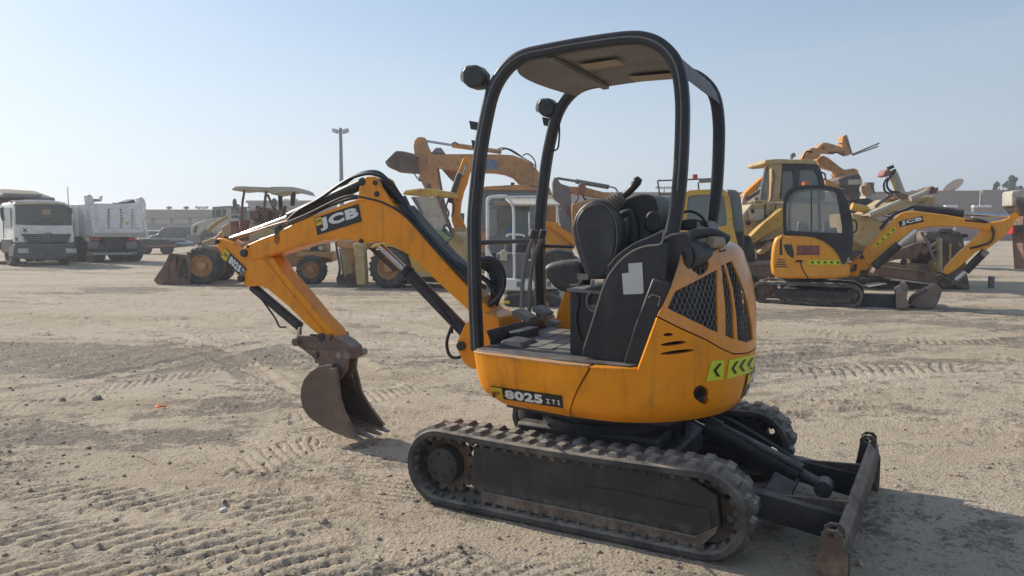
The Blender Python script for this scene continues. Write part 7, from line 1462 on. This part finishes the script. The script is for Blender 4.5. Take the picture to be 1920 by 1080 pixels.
# orange lettered boom left of the beige cab
m = Mach('excavator_arm', 'slanting orange boom with white lettering rising left of the beige cab', 'excavator arm', 1400, 500, 0, .2, d=27); m.k = 0.6; m.c(RA)
ar = m.P('boom', [(60, 870), (62, 770), (100, 735), (200, 640), (310, 545), (320, 620), (250, 690), (160, 760), (100, 860), (90, 900)], -.25, .2, 'orange', bv=.03); q_, mp = m.Q('lettering_plate', [(245, 690), (312, 625), (300, 585), (235, 650)], -.25, 'decalb', ar, -.01); m.Tx('JC', mp, 'decalw', q_, .05)
m.K('cylinder', (120, 800), (290, 690), .12, 'rustd', -.4); m.P('link', [(100, 735), (112, 735), (95, 850), (60, 900), (75, 800)], -.45, -.3, 'cream', bv=.02); m.P('base', [(50, 860), (200, 840), (300, 760), (300, 1500), (50, 1500)], -.3, .6, 'rust', bv=.03); m.K('pipe', (225, 780), (230, 850), .09, 'rust', -.4)

# ------------------------------------------------------------------ dozer with beige lifting frame
m = Mach('bulldozer', 'faded yellow bulldozer with beige hydraulic arms and an upright brown blade', 'bulldozer', 1770, 543, -4, 1.2, d=18.8); m.k = 0.5; m.c(RD); NB = -1.2
bl4 = m.P('blade', [(905, 262), (960, 192), (1060, 178), (1095, 195), (1115, 235), (1130, 330), (1145, 480), (1160, 620), (1190, 770), (1120, 768), (1060, 760), (1000, 700), (920, 620), (895, 560)], NB + .1, 1.2, 'rustd', bv=.04)
m.P('blade_rib', [(978, 310), (996, 305), (990, 480), (976, 490)], NB + .0, NB + .12, 'beige', bl4, .01); m.P('blade_rib', [(1075, 300), (1088, 300), (1100, 340), (1092, 345)], NB + .0, NB + .12, 'beige', bl4, .01); m.K('tow_hook', (1010, 172), (1035, 145), .07, 'white', NB, bl4); m.P('blade_cap', [(955, 190), (985, 150), (1020, 165), (1010, 195)], NB, NB + .5, 'rustd', bl4, .02); m.P('blade_bracket', [(1110, 210), (1165, 208), (1165, 245), (1115, 245)], NB + .2, NB + .8, 'blackm', bl4, .02)
m.P('mast_rail', [(868, 250), (882, 250), (885, 600), (860, 590), (868, 420)], NB - .1, NB + .1, 'beige', bv=.02); m.P('mast_rail', [(890, 255), (903, 250), (905, 600), (892, 600)], NB - .15, NB + .05, 'cream', bv=.02)
m.P('mast_foot', [(812, 500), (860, 460), (880, 560), (890, 605), (840, 590)], NB, NB + .3, 'beige', bv=.02); m.T('tie_rod', [(770, 330), (895, 262)], .05, 'cream', NB, sm=0); m.T('tie_rod', [(760, 350), (885, 300)], .04, 'beige', NB + .3, sm=0); m.T('tie_rod', [(780, 400), (860, 345)], .035, 'beige', NB, sm=0)
m.T('lift_cylinder', [(690, 190), (750, 290), (790, 400), (830, 490)], .07, 'greyp', NB - .1, sm=0); m.T('cylinder_rod', [(628, 190), (628, 305)], .04, 'rust', NB, sm=0); m.K('pivot_hub', (715, 370), (745, 385), .2, 'rust', NB, bq=NB + .2)
m.P('push_arm', [(370, 412), (490, 360), (640, 300), (715, 285), (720, 300), (700, 330), (660, 440), (640, 470), (540, 460), (430, 470), (320, 500), (300, 490), (345, 440)], NB, NB + .35, 'rust', bv=.03); m.T('arm_edge', [(370, 415), (490, 355), (640, 300), (715, 286)], .03, 'cream', NB - .02, sm=0)
m.K('track_roller', (510, 492), (510, 492), .16, 'blackm', NB, bq=NB + .3); m.K('track_roller', (715, 540), (715, 540), .16, 'bare', NB + .4, bq=NB + .8)
m.P('steel_beam', [(248, 530), (420, 545), (640, 572), (845, 602), (852, 650), (845, 708), (700, 700), (590, 690), (400, 655), (200, 640), (205, 590)], NB - .2, NB + .15, 'rust', bv=.02); m.P('beam_flange', [(246, 525), (845, 598), (845, 608), (246, 537)], NB - .26, NB + .2, 'bare', bv=.005)
m.P('lower_frame', [(90, 650), (400, 670), (840, 710), (860, 770), (600, 765), (340, 760), (150, 720), (90, 700)], NB + .2, .8, 'rustd', bv=.03); m.P('loose_sheet', [(385, 655), (480, 668), (560, 680), (680, 695), (790, 710), (785, 718), (640, 706), (520, 690), (380, 680)], NB - .3, NB - .22, 'cream', bv=.0); m.P('step_plate', [(155, 740), (340, 708), (345, 716), (170, 750)], NB - .5, NB, 'cream', bv=.01)
m.P('track_side', [(520, 505), (620, 520), (680, 540), (820, 520), (860, 600), (600, 570), (500, 545)], NB + .5, 1.1, 'beige', bv=.04); m.P('body_floor', [(0, 560), (300, 560), (300, 700), (0, 700)], -.8, .8, 'rustd', bv=.02)
m.c(R5)
m.P('loader_arm', [(650, 478), (720, 490), (790, 510), (860, 545), (900, 560), (880, 640), (800, 700), (700, 660), (655, 625)], NB + .6, 1.1, 'beige', bv=.04)
m.P('lower_boom', [(780, 560), (900, 560), (1010, 590), (1010, 650), (900, 690), (800, 640)], NB + .7, 1., 'cream', bv=.04)
m.P('boom_top', [(742, 492), (800, 462), (900, 415), (925, 415), (1000, 428), (940, 450), (860, 480), (810, 500)], NB + .1, .2, 'beige', bv=.02); m.K('boom_tube', (750, 488), (925, 412), .12, 'cream', NB)
m.P('boom_arm', [(830, 455), (900, 410), (960, 385), (1010, 400), (1095, 378), (1085, 400), (990, 430), (900, 430)], .3, .8, 'beige', bv=.03); m.K('arm_cylinder', (980, 398), (1080, 358), .16, 'cream', -.2); m.P('arm_end', [(1085, 335), (1110, 325), (1135, 345), (1135, 365), (1110, 370), (1085, 362)], -.3, .2, 'rust', bv=.03)
for k in range(5): m.K('hose_fitting', (1092 + 9 * k, 360 - 6 * (k % 3)), (1096 + 9 * k, 335 + 4 * (k % 2)), .06, 'rustd', -.35 + .1 * k)
m.K('arm_barrel', (650, 440), (740, 462), .2, 'yellow', -.5); m.K('cylinder_rod', (738, 462), (880, 500), .1, 'chrome', -.5)
for pts in ([(780, 440), (830, 400), (880, 370), (905, 362)], [(760, 470), (820, 420), (880, 380)], [(820, 530), (870, 510), (910, 520), (930, 545)], [(860, 480), (900, 470), (930, 500)], [(870, 520), (905, 500), (925, 480)]): m.T('hydraulic_hose', pts, .05, 'greyp', -.6)
m.c(RBc); vc = m.K('raised_cylinder', (205, 270), (290, 490), .24, 'cream', -.4); m.K('cylinder_shadow_plate', (182, 310), (245, 480), .08, 'beige', -.6, vc); m.P('red_cap', [(95, 300), (105, 265), (122, 238), (160, 215), (200, 250), (195, 262), (150, 310)], -.7, -.3, 'pink', bv=.05)  # slim beige tube runs along the side of the raised cylinder
for x, y in ((155, 195), (190, 180), (215, 225), (200, 250)): m.K('hydraulic_fitting', (x, y), (x + 12, y + 34), .10, 'blackm', -.5, vc)
for pts in ([(150, 320), (110, 370), (105, 430), (125, 480), (170, 500)], [(165, 320), (138, 380), (145, 430), (180, 470), (240, 480)], [(200, 250), (170, 320), (150, 330)], [(180, 490), (230, 480), (280, 490), (300, 520)]): m.T('looped_hose', pts, .055, 'grip', -.7)
m.P('bracket', [(240, 490), (330, 490), (390, 520), (380, 560), (270, 560)], -.8, -.1, 'rust', bv=.03); m.P('counter_arm', [(0, 640), (130, 560), (300, 560), (370, 590), (250, 650), (60, 700)], -.2, .5, 'beige', bv=.03)
m.T('post', [(712, 590), (712, 665)], .06, 'cream', .2, sm=0); m.P('rear_frame', [(540, 560), (680, 520), (690, 640), (540, 640)], .4, .9, 'beige', bv=.03)
for x, y in ((585, 965), (640, 985), (685, 990)): m.P('scrap_part', [(x - 25, y - 20), (x + 20, y - 25), (x + 28, y + 18), (x - 20, y + 22)], .6, .9, ('rustd', 'green', 'teal')[(x // 50) % 3], bv=.02)

# ------------------------------------------------------------------ machine cut by the right edge
m = Mach('loader_arm', 'pale loader arm and dark bucket cut off by the right edge of the yard', 'loader arm', 1915, 500, 0, .4, d=27); m.c(RBc)
m.P('arm_head', [(1550, 500), (1560, 470), (1600, 465), (1680, 452), (1760, 450), (1780, 560), (1600, 545), (1580, 640), (1548, 640)], -.3, .3, 'cream', bv=.05); m.P('dark_arm', [(1580, 560), (1650, 545), (1800, 600), (1860, 760), (1760, 780), (1680, 740), (1600, 650)], -.4, .4, 'rustd', bv=.05); m.P('dark_box', [(1575, 852), (1680, 848), (1800, 850), (1800, 935), (1580, 935)], -.4, .4, 'blackm', bv=.04); m.P('red_plate', [(1552, 850), (1575, 850), (1578, 940), (1550, 950)], -.45, .45, 'red', bv=.01); m.P('arm_base', [(1680, 700), (1860, 700), (1860, 1350), (1690, 1350), (1660, 900)], -.3, .3, 'rust', bv=.03)
g = gpt(1615, 545); 
# small bits on the far ground
for px, py, w_, h_, mm, nm, lb, ct in ((1858, 541, .12, .32, 'grey', 'post_stub', 'short grey square post standing in the shadow right of the brown blade', 'post'),):
    g = gpt(px, py); add_ = tag(add(nm, MB().box(-w_ / 2, w_ / 2, -w_ / 2, w_ / 2, 0, h_), mm, None, .02), lb, ct); add_.location = (g.x, g.y, 0)
